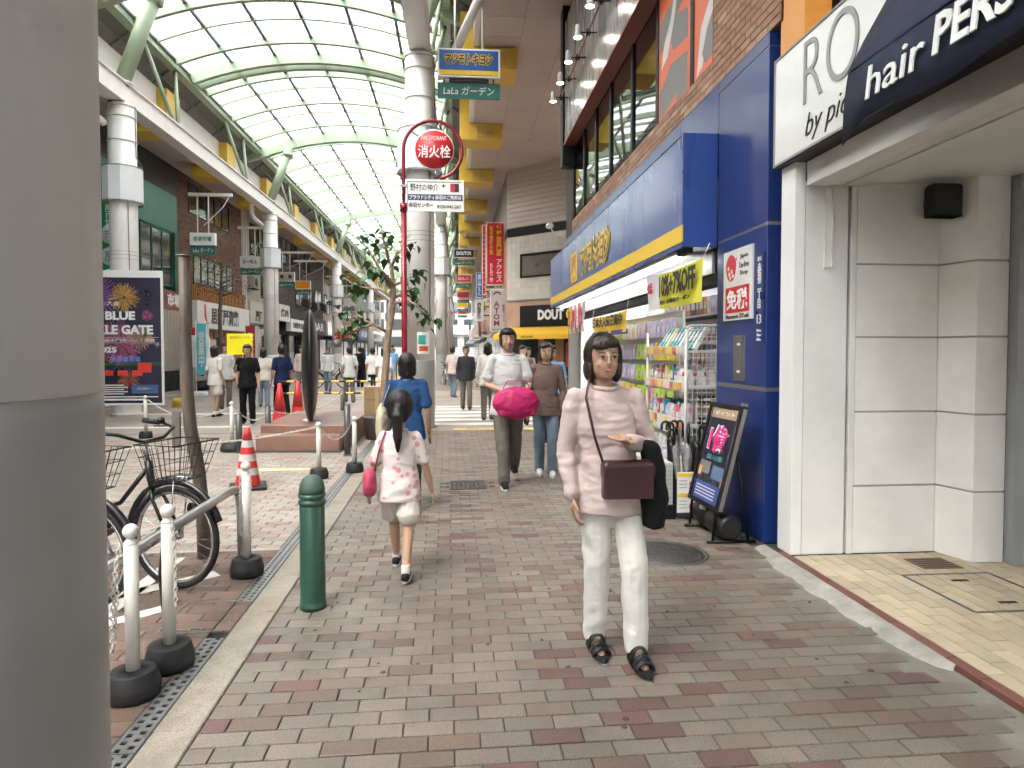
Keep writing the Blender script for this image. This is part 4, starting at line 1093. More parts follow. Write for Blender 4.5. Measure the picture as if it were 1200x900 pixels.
for i in range(10): part('front_board', m_wood, B, (LX-0.149,LX-0.11,28.4+i*0.66,28.9+i*0.66,0.05,2.35))
part('doorway', m_dark, B, (LX-0.149,LX-0.10,31.2,31.75,0.02,2.1)); part('noren', plain('noren_cream',(0.55,0.48,0.38),0.8), B, (LX-0.09,LX-0.06,30.0,31.1,1.2,2.0))
part('drainpipe', m_cream, B, (LX,LX+0.1,35.0,35.1,3.6,9.0), (LX,LX+0.1,34.6,34.7,4.3,9.0)); part('side_pier', m_beige, B, (LX-8,LX+0.02,35.12,35.4,0,4.2))
C_ = thing('beige_building', 'narrow beige building with plain sign board and two dark plaques', 'building', (0,0,0))
part('wall', m_beige, C_, (LX-8,LX-0.02,35.41,40.6,2.9,12.0)); part('ground_wall', m_dgrey, C_, (LX-8,LX-0.3,35.41,40.6,0,2.9))
lwin(C_, 36.0, 37.6, 6.6, 8.2, 2, m_glassd, rail=True); lwin(C_, 37.9, 39.6, 4.5, 6.0, 2, m_glassd, rail=True); lwin(C_, 38.2, 40.0, 6.6, 8.2, 2, m_glassd)
sg = part('shop_sign', mat('stone_sign',(0.50,0.47,0.41),0.6,var=0.08), C_, (LX-0.02,LX+0.15,35.42,39.2,2.95,4.1))
text('居酒', m_blacktext, sg, (LX+0.156,36.9,3.35), '+X', w=1.2, h=0.6, bold=0.05, depth=0.005)
part('green_awning', plain('awning_green',(0.02,0.13,0.08),0.7), C_, (LX-0.02,LX+0.5,36.2,39.2,2.55,2.8)); part('shop_glass', m_glassl, C_, (LX-0.29,LX-0.25,36.4,38.6,0.1,2.4))
for (y,z,lb) in ((35.9,4.75,'grey air conditioner unit on brackets between brick and beige buildings'),(39.9,5.4,'grey air conditioner unit on the beige building near the second column')):
    ac = thing('air_conditioner', lb, 'air conditioner', (LX+0.02,y,z))
    MB().cbox(0.0,0.35,-0.42,0.42,0,0.62,0.02).build('casing', m_beige, ac)
    b = MB(); b.lathe([(0.23,0.352),(0.23,0.36),(0,0.36)],20,(0,-0.1,0.31),'X'); b.build('fan_grille', m_black, ac)
    part('bracket', m_black, ac, (0.0,0.36,-0.35,-0.31,-0.05,-0.002), (0.0,0.36,0.31,0.35,-0.05,-0.002))
D_ = thing('dark_brick_building', 'dark grey-brown brick building with narrow barred windows', 'building', (0,0,0))
part('wall', m_brickD, D_, (LX-8,LX-0.01,40.62,55.0,3.6,12.0)); part('ground_wall', m_dgrey, D_, (LX-8,LX-0.4,40.62,55.0,0,3.6))
for (y0,y1,z0) in ((42.2,44.6,6.9),(45.8,48.0,4.5),(49.3,50.8,4.5),(51.8,54.2,4.6),(46.0,48.4,7.0)): lwin(D_, y0, y1, z0, z0+1.6, 2, m_glassl, rail=True)
for (y0,y1,z0,z1,m_,tx,tm) in ((40.7,43.2,3.3,4.3,m_acr,'焼肉',m_blacktext),(43.4,47.6,2.75,3.55,m_acr,'台湾料理 光春',m_blacktext),(47.8,49.2,2.6,3.6,plain('sign_ochre',(0.5,0.28,0.06),0.5),'酒',m_blacktext),(49.4,54.8,2.7,3.9,m_dgrey,'BAR',m_whitetext)):
    s2 = part('shop_sign', m_, D_, (LX-0.05,LX+0.25,y0,y1,z0,z1)); text(tx, tm, s2, (LX+0.256,(y0+y1)/2,(z0+z1)/2), '+X', w=(y1-y0)*0.7, h=(z1-z0)*0.5, bold=0.02, depth=0.005)
for i in range(4): part('shop_window', m_glassd, D_, (LX-0.39,LX-0.35,41+i*3.5,43.8+i*3.5,0.2,2.5))
for i in range(4): part('shop_pier', m_brickD, D_, (LX-0.349,LX-0.1,40.7+i*3.5,40.98+i*3.5,0.0,2.6))
lib = [('white_fronted_building','left building with a large white sign with pink lettering', 55.0, 63.5, m_beige, m_acr, 'カラオケ', plain('pink_letters',(0.65,0.2,0.3),0.5)),
       ('tan_building','tan left building with orange and blue shop signs', 63.5, 72.0, mat('tan_wall',(0.30,0.24,0.18),0.8,var=0.12), plain('sign_orange',(0.70,0.30,0.05),0.5), '薬', m_whitetext),
       ('tiled_building','pale tiled left building behind the leafy tree', 72.0, 82.0, m_tilew, plain('sign_blue',(0.04,0.12,0.4),0.5), '眼鏡', m_whitetext),
       ('far_grey_building','last grey building at the far left end of the arcade', 82.0, 96.0, m_beige, m_acr, '銀行', m_blacktext)]
for nm, lb, y0, y1, wm, sm, tx, tm in lib:
    t = thing(nm, lb, 'building', (0,0,0))
    part('wall', wm, t, (LX-8,LX-0.01,y0+0.005,y1,3.2,12.0)); part('ground_wall', m_dgrey, t, (LX-8,LX-0.4,y0+0.005,y1,0,3.2))
    n = int((y1-y0)/3)
    for i in range(n):
        lwin(t, y0+0.5+i*3, y0+2.6+i*3, 4.5, 6.1, 2, m_glassl); lwin(t, y0+0.5+i*3, y0+2.6+i*3, 7.0, 8.4, 2, m_glassd)
        part('shop_window', m_glassl, t, (LX-0.39,LX-0.35,y0+0.4+i*3,y0+2.7+i*3,0.2,2.4))
    s2 = part('shop_sign', sm, t, (LX-0.05,LX+0.3,y0+0.3,y1-1.0,2.75,3.95)); text(tx, tm, s2, (LX+0.306,(y0+y1-0.7)/2,3.35), '+X', w=(y1-y0)*0.45, h=0.7, bold=0.02, depth=0.005)
    part('canopy', m_dgrey, t, (LX-0.05,LX+0.9,y0+0.2,y1-0.2,2.5,2.62))

# ================================================================ RIGHT: corner cafe and beyond
cafe = thing('corner_cafe', 'corner cafe building with chamfered pale tile wall, black sign and yellow awning', 'building', (0,0,0))
Ax, Ay, Bx, By = 1.95, 26.2, 4.8, 23.4
dv = Vector((Bx-Ax, By-Ay, 0)); CL = dv.length; dv.normalize(); nv = Vector((dv.y, -dv.x, 0))
if nv.y > 0: nv = -nv
CHM = Matrix((dv, Vector((0,0,1)), nv)).transposed().to_4x4(); CHM.translation = Vector((Ax, Ay, 0))   # local: s, z, outwards
def cbx(name, m, parent, *bs):
    b = MB()
    for (s0,s1,z0,z1,o0,o1) in bs:
        v = [CHM @ Vector(p_) for p_ in ((s0,z0,o0),(s1,z0,o0),(s1,z1,o0),(s0,z1,o0),(s0,z0,o1),(s1,z0,o1),(s1,z1,o1),(s0,z1,o1))]
        b.add(v, [(3,2,1,0),(4,5,6,7),(0,1,5,4),(1,2,6,5),(2,3,7,6),(3,0,4,7)])
    return b.build(name, m, parent)
m_ctile = mat('cafe_wall_tile',(0.60,0.56,0.50),0.45,var=0.05,piece=0.05,dirt=0.12,dirt_col=(0.45,0.41,0.36)); m_cgrout = mat('cafe_grout',(0.30,0.27,0.24),0.9)
m_siding = mat('cafe_siding',(0.50,0.43,0.37),0.6,var=0.05,piece=0.05,dirt=0.15,dirt_col=(0.38,0.33,0.29))
m_salmon = mat('salmon_panel',(0.50,0.32,0.23),0.5,var=0.06,dirt=0.15)
def foot(off): # plan polygon of the block, pushed in by off
    return [(Ax+off, 45.0), (Ax+off, Ay+off*0.4), (Bx+off*0.4, By+off), (15.0, By+off), (15.0, 45.0)]
b = MB(); b.prism(list(reversed(foot(0.0))), 6.25, 12.0); b.build('upper_core', m_cgrout, cafe)
b = MB(); b.prism(list(reversed(foot(0.0))), 0.0, 5.92); b.build('lower_core', m_salmon, cafe)
b = MB(); b.prism(list(reversed(foot(0.02))), 5.92, 6.25); b.build('black_band', m_black, cafe)
for i in range(16):
    z = 6.28 + i*0.19; cbx('siding_board', m_siding, cafe, (0.01,CL-0.01,z,z+0.175,0.0,0.02))
tw, th = 0.2205, 0.2205
tl = None
b = MB(); b.box(0.004,tw-0.004,0.004,th-0.004,0.0,0.012); tl = b.mesh('wall_tile', m_ctile)
for r_ in range(11):
    for c_ in range(18):
        s0, z0 = 0.02 + c_*tw, 3.47 + r_*th
        if 0.70 < s0+tw/2 < 2.78 and 4.32 < z0+th/2 < 5.2: continue
        o = bpy.data.objects.new('wall_tile', tl); COL.objects.link(o); o.parent = cafe
        o.matrix_local = CHM @ Matrix.Translation((s0, z0, 0.001))
w_ = cbx('window', m_black, cafe, (0.70,2.8,4.30,4.36,0,0.05),(0.70,2.8,5.14,5.2,0,0.05),(0.70,0.76,4.361,5.139,0,0.05),(2.74,2.8,4.361,5.139,0,0.05))
cbx('pane', mat('brown_blind',(0.16,0.13,0.11),0.3,var=0.1,coat=0.5), w_, (0.77,2.73,4.37,5.13,0.0,0.01))
cbx('tile_edge', m_greyframe, cafe, (0.0,CL,3.42,3.465,0.0,0.04))
cs = cbx('sign_board', plain('cafe_black',(0.015,0.017,0.018),0.35), cafe, (0.72,CL-0.05,2.42,3.22,0.0,0.08))
FAC = (tuple(dv),(0,0,1),tuple(nv))
text('DOUT', m_whitetext, cs, CHM @ Vector((2.2,2.85,0.085)), FAC, w=1.2, h=0.40, bold=0.055, depth=0.01)
text('OR', m_yellow, cs, CHM @ Vector((3.2,2.85,0.085)), FAC, w=0.62, h=0.40, bold=0.055, depth=0.01)
# yellow awning
b = MB(); pr = [(2.40,0.02),(2.10,0.75),(1.93,0.76)]
vs=[]; n=14
for i in range(n+1):
    s0 = 0.05 + (CL-0.1)*i/n
    for (z,o_) in pr: vs.append(CHM @ Vector((s0 + (0.12 if i==0 and o_>0.1 else 0)*-1, z + (0.006*math.sin(i*2.1)), o_)))
b.add(vs, [(i*3+k,i*3+k+1,(i+1)*3+k+1,(i+1)*3+k) for i in range(n) for k in (0,1)])
b.add([CHM @ Vector(q) for q in ((0.05,2.40,0.02),(-0.07,2.10,0.75),(-0.07,1.93,0.76),(0.05,2.0,0.02))], [(0,1,2,3)])
ca = b.build('awning', mat('awning_yellow',(0.72,0.42,0.03),0.6,var=0.06), cafe)
text('CAFE & BAR', m_blacktext, ca, CHM @ Vector((1.6,2.015,0.772)), FAC, w=0.6, h=0.07, bold=0.02, depth=0.002)
cbx('shop_glass', m_glassd, cafe, (0.3,CL-0.2,0.1,2.2,0.0,0.02)); cbx('door_post', m_wood, cafe, (1.6,1.85,0.0,2.0,0.021,0.06), (2.4,2.75,0,2.0,0.021,0.06)); cbx('menu_panel', plain('menu_red',(0.4,0.05,0.03),0.5), cafe, (2.85,3.2,0.9,1.8,0.021,0.04))
for i in range(5): part('street_window', m_glassl, cafe, (Ax-0.02,Ax+0.05,28+i*3.2,30.4+i*3.2,4.3,5.6)); 
for i in range(5): part('street_shop_window', m_glassl, cafe, (Ax-0.015,Ax+0.05,27.4+i*3.4,30.4+i*3.4,0.1,2.5))
for nm, lb, y0, y1, wm in (('right_shop_building','pale building on the right beyond the cafe with stacked signs',45.0,58.0,m_beige),('right_far_building','farther right building past the second blue sign',58.0,75.0,m_tilew),('right_end_building','last building at the far right end of the arcade',75.0,96.0,m_beige)):
    t = thing(nm, lb, 'building', (0,0,0))
    part('wall', wm, t, (2.0,12,y0+0.01,y1,3.0,12)); part('ground_wall', m_dgrey, t, (2.4,12,y0+0.01,y1,0,3.0))
    for i in range(int((y1-y0)/3)):
        part('window', m_glassd, t, (1.96,2.05,y0+0.5+i*3,y0+2.5+i*3,4.4,6.0)); part('shop_window', m_glassl, t, (2.36,2.45,y0+0.5+i*3,y0+2.6+i*3,0.1,2.4))
    part('shop_sign', plain('far_sign_'+nm,(0.5,0.3,0.28),0.5), t, (1.7,1.99,y0+0.4,y1-0.8,2.7,3.6)); part('canopy', m_acr, t, (1.2,1.98,y0+0.4,y1-3,2.45,2.6))
# side street buildings seen past the drugstore, and the end of the arcade
t = thing('side_street_building', 'beige building in the side street behind the blue drugstore', 'building', (0,0,0))
part('wall', m_beige, t, (15.1,24,14,45,0,12)); part('window', m_glassd, t, (15.04,15.12,16,18.5,4,6)); part('window', m_glassd, t, (15.04,15.12,20,22.5,4,6))
t = thing('end_building', 'pale building closing the view at the end of the arcade', 'building', (0,0,0))
part('wall', m_tilew, t, (-22,16,118,126,0,16))
for i in range(10):
    for j in range(4): part('window', m_glassd, t, (-18+i*3.2,-16+i*3.2,117.9,118.05,2.2+j*3,4.0+j*3))
part('street_sign_board', m_acr, t, (-9,2,117.6,117.9,4.4,6.0))
bg = thing('rear_street_front', 'continuous shop front across the street behind the viewer', 'building', (0,0,0))
part('wall', m_render, bg, (LX-8,LX,-30,7.98,0,12)); part('wall', m_render, bg, (2.7,9,-30,-1.55,0,12))

# ================================================================ HANGING AND PROJECTING SIGNS
def lala(parent, cx, z, w=1.12):
    p_ = part('name_plate', plain('lala_green',(0.02,0.14,0.115),0.45), parent, (cx-w/2,cx+w/2,-0.02,0.02,z-0.14,z+0.14))
    text('LaLa ガーデン', m_whitetext, p_, (cx,-0.024,z), '-Y', w=w*0.82, h=0.15, depth=0.002, shear=0.1)
def hang(x0, x1, y, z0, z1, label, board, face, frame=m_white, lz=None, arm=None, ztop=7.23, txt=None, tcol=None, group=None, thick=0.09):
    t = thing('hanging_sign', label, 'sign', ((x0+x1)/2, y, 0), 0, 'signs hung across the walkway')
    w = (x1-x0)
    b = MB(); b.box(-w/2,w/2,-thick,thick,z0,z1); bo = b.build('cabinet', frame, t)
    part('face', face, bo, (-w/2+0.03,w/2-0.03,-thick-0.004,-thick-0.0005,z0+0.03,z1-0.03))
    if txt: text(txt, tcol, bo, (0,-thick-0.006,(z0+z1)/2), '-Y', w=w*0.72, h=(z1-z0)*0.42, bold=0.03, depth=0.002)
    if lz: lala(t, 0, lz, w)
    for s_ in (-1,1):
        b = MB(); b.cyl((s_*w*0.22,0,z1),(s_*w*0.22,0,ztop),0.022,n=6); b.build('hanger', m_cream, t)
    if lz:
        for s_ in (-1,1): part('link_rod', m_black, t, (s_*w*0.4-0.012,s_*w*0.4+0.012,-0.015,0.015,lz+0.14,z0))
    if arm:
        b = MB(); b.box(arm[0]-(x0+x1)/2, arm[1]-(x0+x1)/2, -0.05, 0.05, ztop, ztop+0.10); b.build('arm', m_cream, t)
        b = MB(); xa = max(arm, key=abs) if False else arm[1]-(x0+x1)/2
        b.tube([(xa-0.1,0,ztop),(xa-0.3,0.0,ztop-0.35),(0.0,0.05,z1+0.25)],0.016,6); b.build('cable', m_cream, t)
    return t
t = hang(-0.345,0.79,12.4,6.48,6.99,'blue and yellow hanging drugstore sign above the right walkway','','' or plain('hang_blue',(0.02,0.10,0.34),0.35), lz=6.26, ztop=8.1)
part('yellow_band', m_yellow, t, (-0.535,0.535,-0.098,-0.0945,6.515,6.60))
text('マツモトキヨシ', m_yellow, t, (0,-0.098,6.80), '-Y', w=0.86, h=0.18, bold=0.09, depth=0.002, shear=0.2, fit=0.0)
text('マツモトキヨシ', m_blacktext, t, (0,-0.101,6.80), '-Y', w=0.86, h=0.18, bold=0.022, depth=0.002, shear=0.2, fit=0.0)
part('light_bar', m_dgrey, t, (-0.36,0.36,-0.06,0.06,6.415,6.465))
b = MB(); b.bar((-0.9,-0.4,6.9),(0.9,-0.9,9.4),0.16,0.16); 
t = thing('arcade_brace', 'white diagonal pipe brace beside the blue and yellow hanging sign', 'pipe', (0,0,0))
b = MB(); b.cyl((-0.05,12.9,7.15),(0.75,11.9,8.45),0.085,n=12); b.build('pipe', m_cream, t)
b = MB(); b.cyl((-0.72,13.2,7.3),(-0.05,12.9,7.15),0.05,n=8); b.cyl((0.75,11.9,8.44),(0.80,11.85,8.52),0.12,n=12); b.build('pipe_joint', m_cream, t)
m_dsign = plain('sign_black',(0.02,0.02,0.022),0.4); m_rsign = plain('sign_crimson',(0.50,0.03,0.06),0.4)
hang(-0.19,0.95,37.0,6.62,7.1,'black hanging cafe sign above the right walkway','', m_dsign, lz=6.35, ztop=8.1, txt='DOUTOR', tcol=m_whitetext)
hang(-0.1,1.04,50.0,6.6,7.15,'first crimson hanging sign behind the black cafe sign','', m_rsign, lz=6.35, ztop=8.1, txt='はんこ', tcol=m_whitetext)
hang(0.0,1.14,63.5,6.5,7.1,'second smaller crimson hanging sign farther down the right walkway','', m_rsign, lz=6.2, ztop=8.1)
hang(0.05,1.2,76.0,6.4,7.1,'yellow hanging sign far down the right walkway','', m_yellow, lz=6.1, ztop=8.1)
hang(0.1,1.25,88.0,6.3,7.0,'farthest pale hanging sign above the right walkway','', m_rsign, lz=6.0, ztop=8.1)
hang(-8.8,-8.0,23.0,5.0,5.4,'white hanging sign with green lettering in front of the brick building','', m_acr, lz=4.84, arm=(-8.85,-7.45), ztop=6.62, txt='赤羽市場', tcol=plain('market_green',(0.03,0.16,0.12),0.5))
hang(-9.4,-8.55,30.0,5.15,5.6,'white hanging sign with dark red swirl beside the second left column','', m_acr, lz=4.95, arm=(-9.5,-7.9), ztop=6.8, txt='らーめん', tcol=m_blacktext)
hang(-9.9,-9.0,38.0,5.35,5.85,'grey hanging sign with two dark dots right of the second left column','', m_beige, lz=5.15, arm=(-10.0,-7.9), ztop=6.9, txt='●   ●', tcol=m_blacktext)
hang(-9.8,-8.9,41.6,5.25,5.75,'orange hanging sign above the dark brick building','', plain('hang_orange',(0.70,0.26,0.02),0.4), lz=5.05, arm=(-9.9,-7.9), ztop=6.9)
hang(-9.5,-8.6,50.0,5.3,6.2,'white hanging sign left of the third left column','', m_acr, lz=5.0, arm=(-9.6,-7.9), ztop=6.9)
hang(-9.5,-8.6,57.0,5.3,5.9,'cream hanging sign behind the third left column','', m_cream, lz=5.0, arm=(-9.6,-7.9), ztop=6.9)
# projecting vertical signs on the right
def vsign(name, label, x0, x1, y, z0, z1, face, back=m_white):
    t = thing(name, label, 'sign', ((x0+x1)/2, y, 0))
    w = x1-x0
    part('cabinet', back, t, (-w/2,w/2,-0.09,0.09,z0,z1)); part('face', face, t, (-w/2+0.025,w/2-0.025,-0.095,-0.0905,z0+0.025,z1-0.025))
    part('wall_bracket', m_black, t, (w/2,w/2+0.35,-0.03,0.03,z1-0.4,z1-0.34), (w/2,w/2+0.35,-0.03,0.03,z0+0.3,z0+0.36))
    return t
m_rent = plain('rental_red',(0.55,0.015,0.03),0.4)
t = vsign('projecting_sign','tall red vertical sign with yellow and white lettering near the cafe corner',1.22,1.97,28.0,4.25,6.85,m_rent)
text('賃貸専門店', m_yellow, t, (0.15,-0.098,6.1), '-Y', w=0.24, h=1.3, vertical=True, bold=0.03, depth=0.002)
text('物件情報多数', m_yellow, t, (-0.17,-0.098,6.1), '-Y', w=0.15, h=1.2, vertical=True, bold=0.02, depth=0.002)
text('アクセス', m_whitetext, t, (0.15,-0.098,4.85), '-Y', w=0.24, h=0.95, vertical=True, bold=0.01, depth=0.002)
text('ちとせ二階', m_whitetext, t, (-0.17,-0.098,4.75), '-Y', w=0.15, h=0.8, vertical=True, bold=0.01, depth=0.002)
t = vsign('projecting_sign','narrow red sign strip with dots beside the tall red sign',1.06,1.22,28.6,3.9,6.85,m_rent)
for i in range(12): part('dot', m_yellow, t, (-0.02,0.02,-0.1,-0.0955,4.2+i*0.2,4.25+i*0.2))
t = vsign('projecting_sign','grey vertical sign reading ATOM under the tall red sign',1.35,2.02,27.4,2.28,4.02,plain('atom_grey',(0.50,0.49,0.48),0.45))
m_mar = plain('maroon_letters',(0.22,0.02,0.05),0.5)
text('ATOM', m_mar, t, (-0.08,-0.098,3.02), '-Y', w=0.26, h=1.0, vertical=True, bold=0.03, depth=0.002)
text('整骨アトム', m_mar, t, (0.2,-0.098,3.05), '-Y', w=0.1, h=0.7, vertical=True, bold=0.02, depth=0.002)
text('B1F 2F', m_blacktext, t, (0,-0.098,2.36), '-Y', w=0.5, h=0.07, depth=0.002)
b = MB(); M = orient('-Y', (-0.05,-0.0965,3.78)); pts=[(0.17*math.cos(a),0.15*math.sin(a)) for a in [PI*i/10 for i in range(11)]] + [(0.10*math.cos(a),0.02+0.06*math.sin(a)) for a in [PI-PI*i/10 for i in range(11)]]
b.add([M @ Vector((p_[0],p_[1],0)) for p_ in pts],[tuple(range(len(pts)))]); b.build('emblem', m_mar, t)
t = vsign('projecting_sign','blue vertical sign with white lettering farther along the right side',1.02,1.38,36.5,4.4,5.75,plain('vsign_blue',(0.02,0.10,0.38),0.4))
text('居酒屋えん', m_whitetext, t, (0,-0.098,5.07), '-Y', w=0.2, h=1.15, vertical=True, bold=0.02, depth=0.002)
t = vsign('projecting_sign','white vertical sign just below the blue vertical sign',1.02,1.5,38.5,3.2,4.4,m_acr)
text('歯科医院', m_blacktext, t, (0,-0.098,3.8), '-Y', w=0.22, h=0.95, vertical=True, bold=0.03, depth=0.002)
t = thing('shop_board', 'pale pink slanted shop board below the white vertical sign', 'sign', (1.25,42.0,0))
b = MB(); b.bar((0.0,-2.0,2.9),(0.35,2.6,3.0),0.05,1.1); b.build('board', plain('pale_pink_board',(0.55,0.40,0.40),0.5), t); part('board_support', m_black, t, (0.3,0.75,2.0,2.06,2.7,2.76))
# ---------------------------------------------------------------- fireworks poster on the left column
po = thing('event_poster', 'dark fireworks event poster in a white frame on the left column', 'poster', (-7.86,15.95,0))
PW, Z0, Z1 = 1.08, 0.30, 3.17
part('frame', m_white, po, (-PW-0.03,PW+0.03,-0.04,0.04,Z0-0.05,Z1+0.16), bevel=0.006)
m_night = mat('night_print',(0.018,0.016,0.045),0.3,var=0.5,scale=1.5,coat=0.3)
part('print', m_night, po, (-PW,PW,-0.046,-0.0405,Z0,Z1))
def burst(cx, cz, r_, m, n, seed, w=0.012):
    w *= 0.33; n = int(n*1.7)
    rg = random.Random(seed); b = MB()
    for i in range(n):
        a = rg.uniform(0, 2*PI); r1 = r_*rg.uniform(0.55,1.0); r0 = r_*rg.uniform(0.05,0.2)
        dx, dz = math.cos(a), math.sin(a); px, pz = -dz, dx
        x0_, z0_, x1_, z1_ = cx+dx*r0, cz+dz*r0, cx+dx*r1, cz+dz*r1 - 0.06*r_
        lim = lambda x: max(-PW+0.01, min(PW-0.01, x))
        b.add([(lim(x0_-px*w*0.3),-0.0475-0.0001*(seed%7),z0_-pz*w*0.3),(lim(x1_-px*w),-0.0475-0.0001*(seed%7),z1_-pz*w),(lim(x1_+px*w),-0.0475-0.0001*(seed%7),z1_+pz*w),(lim(x0_+px*w*0.3),-0.0475-0.0001*(seed%7),z0_+pz*w*0.3)],[(0,1,2,3)])
    o = b.build('firework_print', m, po); o['kind'] = 'stuff'
burst(-0.30,2.78,0.52,plain('fw_purple',(0.30,0.12,0.38),0.4),90,1); burst(0.28,2.72,0.36,plain('fw_gold',(0.75,0.42,0.08),0.4),110,2); burst(0.78,2.32,0.14,plain('fw_pink',(0.7,0.12,0.30),0.4),40,3,0.01)
burst(0.15,1.72,0.55,plain('fw_rose',(0.55,0.13,0.28),0.4),100,4); burst(0.62,1.80,0.32,plain('fw_peach',(0.5,0.28,0.2),0.4),90,5,0.014); burst(-0.42,1.5,0.45,plain('fw_cream',(0.55,0.42,0.30),0.4),70,6); burst(0.35,0.85,0.26,plain('fw_orange',(0.6,0.15,0.05),0.4),60,8); burst(1.0,1.65,0.07,m_whitetext,16,9,0.006)
text('RED×BLUE', m_whitetext, po, (-0.16,-0.049,2.30), '-Y', w=1.36, h=0.20, bold=0.045, depth=0.001)
text('SPARKLE GATE', m_whitetext, po, (-0.02,-0.049,1.98), '-Y', w=1.86, h=0.22, bold=0.045, depth=0.001)
text('赤羽花火大会', m_whitetext, po, (-0.25,-0.049,2.58), '-Y', w=0.85, h=0.10, depth=0.001)
text('2025', m_whitetext, po, (-0.12,-0.049,1.52), '-Y', w=0.44, h=0.13, bold=0.04, depth=0.001)
part('rule', m_whitetext, po, (-PW+0.05,PW-0.05,-0.0478,-0.0472,1.80,1.808), (-PW+0.05,PW-0.05,-0.0478,-0.0472,1.675,1.683))
text('荒川河川敷 岩淵水門周辺にて開催', m_whitetext, po, (0,-0.049,1.74), '-Y', w=1.9, h=0.075, depth=0.001)
part('printed_bank', plain('print_green',(0.02,0.09,0.035),0.4), po, (-PW,PW,-0.0472,-0.0466,1.16,1.24))
for i in range(5): part('printed_blue_gate', plain('print_blue',(0.08,0.2,0.55),0.4), po, (-0.02+i*0.13,0.09+i*0.13,-0.0478,-0.0473,1.25,1.36+0.03*(i%2)))
for i in range(5): part('printed_red_gate', plain('print_red',(0.7,0.05,0.03),0.4), po, (-0.85+i*0.32,-0.62+i*0.32,-0.0478,-0.0473,0.93,1.05))
part('printed_red_gate', plain('print_red',(0.7,0.05,0.03),0.4), po, (0.56,0.86,-0.0482,-0.0479,1.0,1.22))
part('printed_blue_box', plain('print_blue2',(0.05,0.12,0.30),0.4), po, (0.42,1.0,-0.0478,-0.0472,0.52,0.72)); text('19:00〜', m_yellow, po, (0.7,-0.049,0.63), '-Y', w=0.3, h=0.06, depth=0.001)
for i in range(5): part('printed_text_line', m_whitetext, po, (-0.2,0.25+0.08*(i%2),-0.0478,-0.0472,0.50+i*0.05,0.522+i*0.05))
part('printed_strip', m_whitetext, po, (-PW+0.05,PW-0.08,-0.0478,-0.0472,0.43,0.455)); part('printed_strip', m_whitetext, po, (-PW+0.05,0.7,-0.0478,-0.0472,0.36,0.40))
part('stay', m_seam, po, (-0.05,0.05,0.041,0.15,0.8,0.9), (-0.05,0.05,0.041,0.15,2.4,2.5))
# ---------------------------------------------------------------- fire hydrant sign
m_hred = mat('hydrant_red',(0.24,0.008,0.018),0.38,var=0.08,dirt=0.1)
h = thing('hydrant_sign_pole', 'red pole with round red fire hydrant sign before the thick white column', 'sign', (-0.80,10.2,0))
b = MB(); b.cyl((0,0,0),(0,0,3.62),0.043,n=14); b.cyl((0,0,3.60),(0,0,3.72),0.058,n=14); b.lathe([(0.11,0),(0.11,0.03),(0.06,0.04)],16); b.build('pole', m_hred, h)
Rc = 0.44; cxx, czz = Rc, 4.52
pts = [(0,0,3.7),(0,0,4.1),(0.0,0,4.4)] + [(cxx+Rc*math.cos(a),0,czz+Rc*math.sin(a)) for a in [PI - i*(1.42*PI)/22 for i in range(23)]]
b = MB(); b.tube(pts,0.026,10); b.build('hoop', m_hred, h)
b = MB(); b.lathe([(0.302,0.006),(0.302,-0.008),(0,-0.008)],40,(cxx+0.02,0,czz+0.01),'Y'); ds = b.build('disc', m_white, h)
b = MB(); b.lathe([(0.285,-0.0085),(0.285,-0.011),(0,-0.011)],40,(cxx+0.02,0,czz+0.01),'Y'); b.build('disc_face', m_red, ds)
text('消火栓', m_whitetext, ds, (cxx+0.02,-0.013,czz-0.02), '-Y', w=0.49, h=0.19, bold=0.012, depth=0.002)
text('FIRE HYDRANT', m_whitetext, ds, (cxx+0.02,-0.013,czz+0.18), '-Y', w=0.38, h=0.062, depth=0.002)
for a in (R(140), R(52), R(-86)):
    b = MB(); b.cyl((cxx+0.02+0.29*math.cos(a),0.0,czz+0.01+0.29*math.sin(a)),(cxx+0.45*math.cos(a),0,czz+0.45*math.sin(a)),0.008,n=6); b.build('stay', m_seam, h)
pl = part('plate', m_white, h, (0.035,0.905,-0.022,0.0,3.60,4.075), bevel=0.003)
part('plate_border', m_greyframe, pl, (0.06,0.885,-0.0255,-0.0225,4.035,4.05),(0.055,0.065,-0.0255,-0.0225,3.62,4.034))
text('野村の仲介', m_blacktext, pl, (0.31,-0.025,3.96), '-Y', w=0.42, h=0.11, depth=0.002); text('+', m_blacktext, pl, (0.60,-0.025,3.985), '-Y', w=0.06, h=0.06, bold=0.02, depth=0.002)
part('mark_red', m_red, pl, (0.70,0.765,-0.026,-0.0225,3.895,4.02)); part('mark_black', m_dsign, pl, (0.7655,0.83,-0.026,-0.0225,3.895,4.02))
part('plate_band', plain('band_navy',(0.03,0.06,0.13),0.4), pl, (0.067,0.885,-0.0255,-0.0225,3.765,3.855))
text('プラウドシティ赤羽のご売却は', m_whitetext, pl, (0.475,-0.027,3.81), '-Y', w=0.78, h=0.066, bold=0.02, depth=0.002)
text('赤羽センター', m_blacktext, pl, (0.26,-0.025,3.695), '-Y', w=0.36, h=0.075, bold=0.01, depth=0.002); text('0120-941-267', m_blacktext, pl, (0.68,-0.025,3.675), '-Y', w=0.36, h=0.05, bold=0.01, depth=0.002)
for z in (3.68,3.98): part('clamp', m_seam, h, (-0.04,0.05,-0.028,0.05,z-0.02,z+0.02))

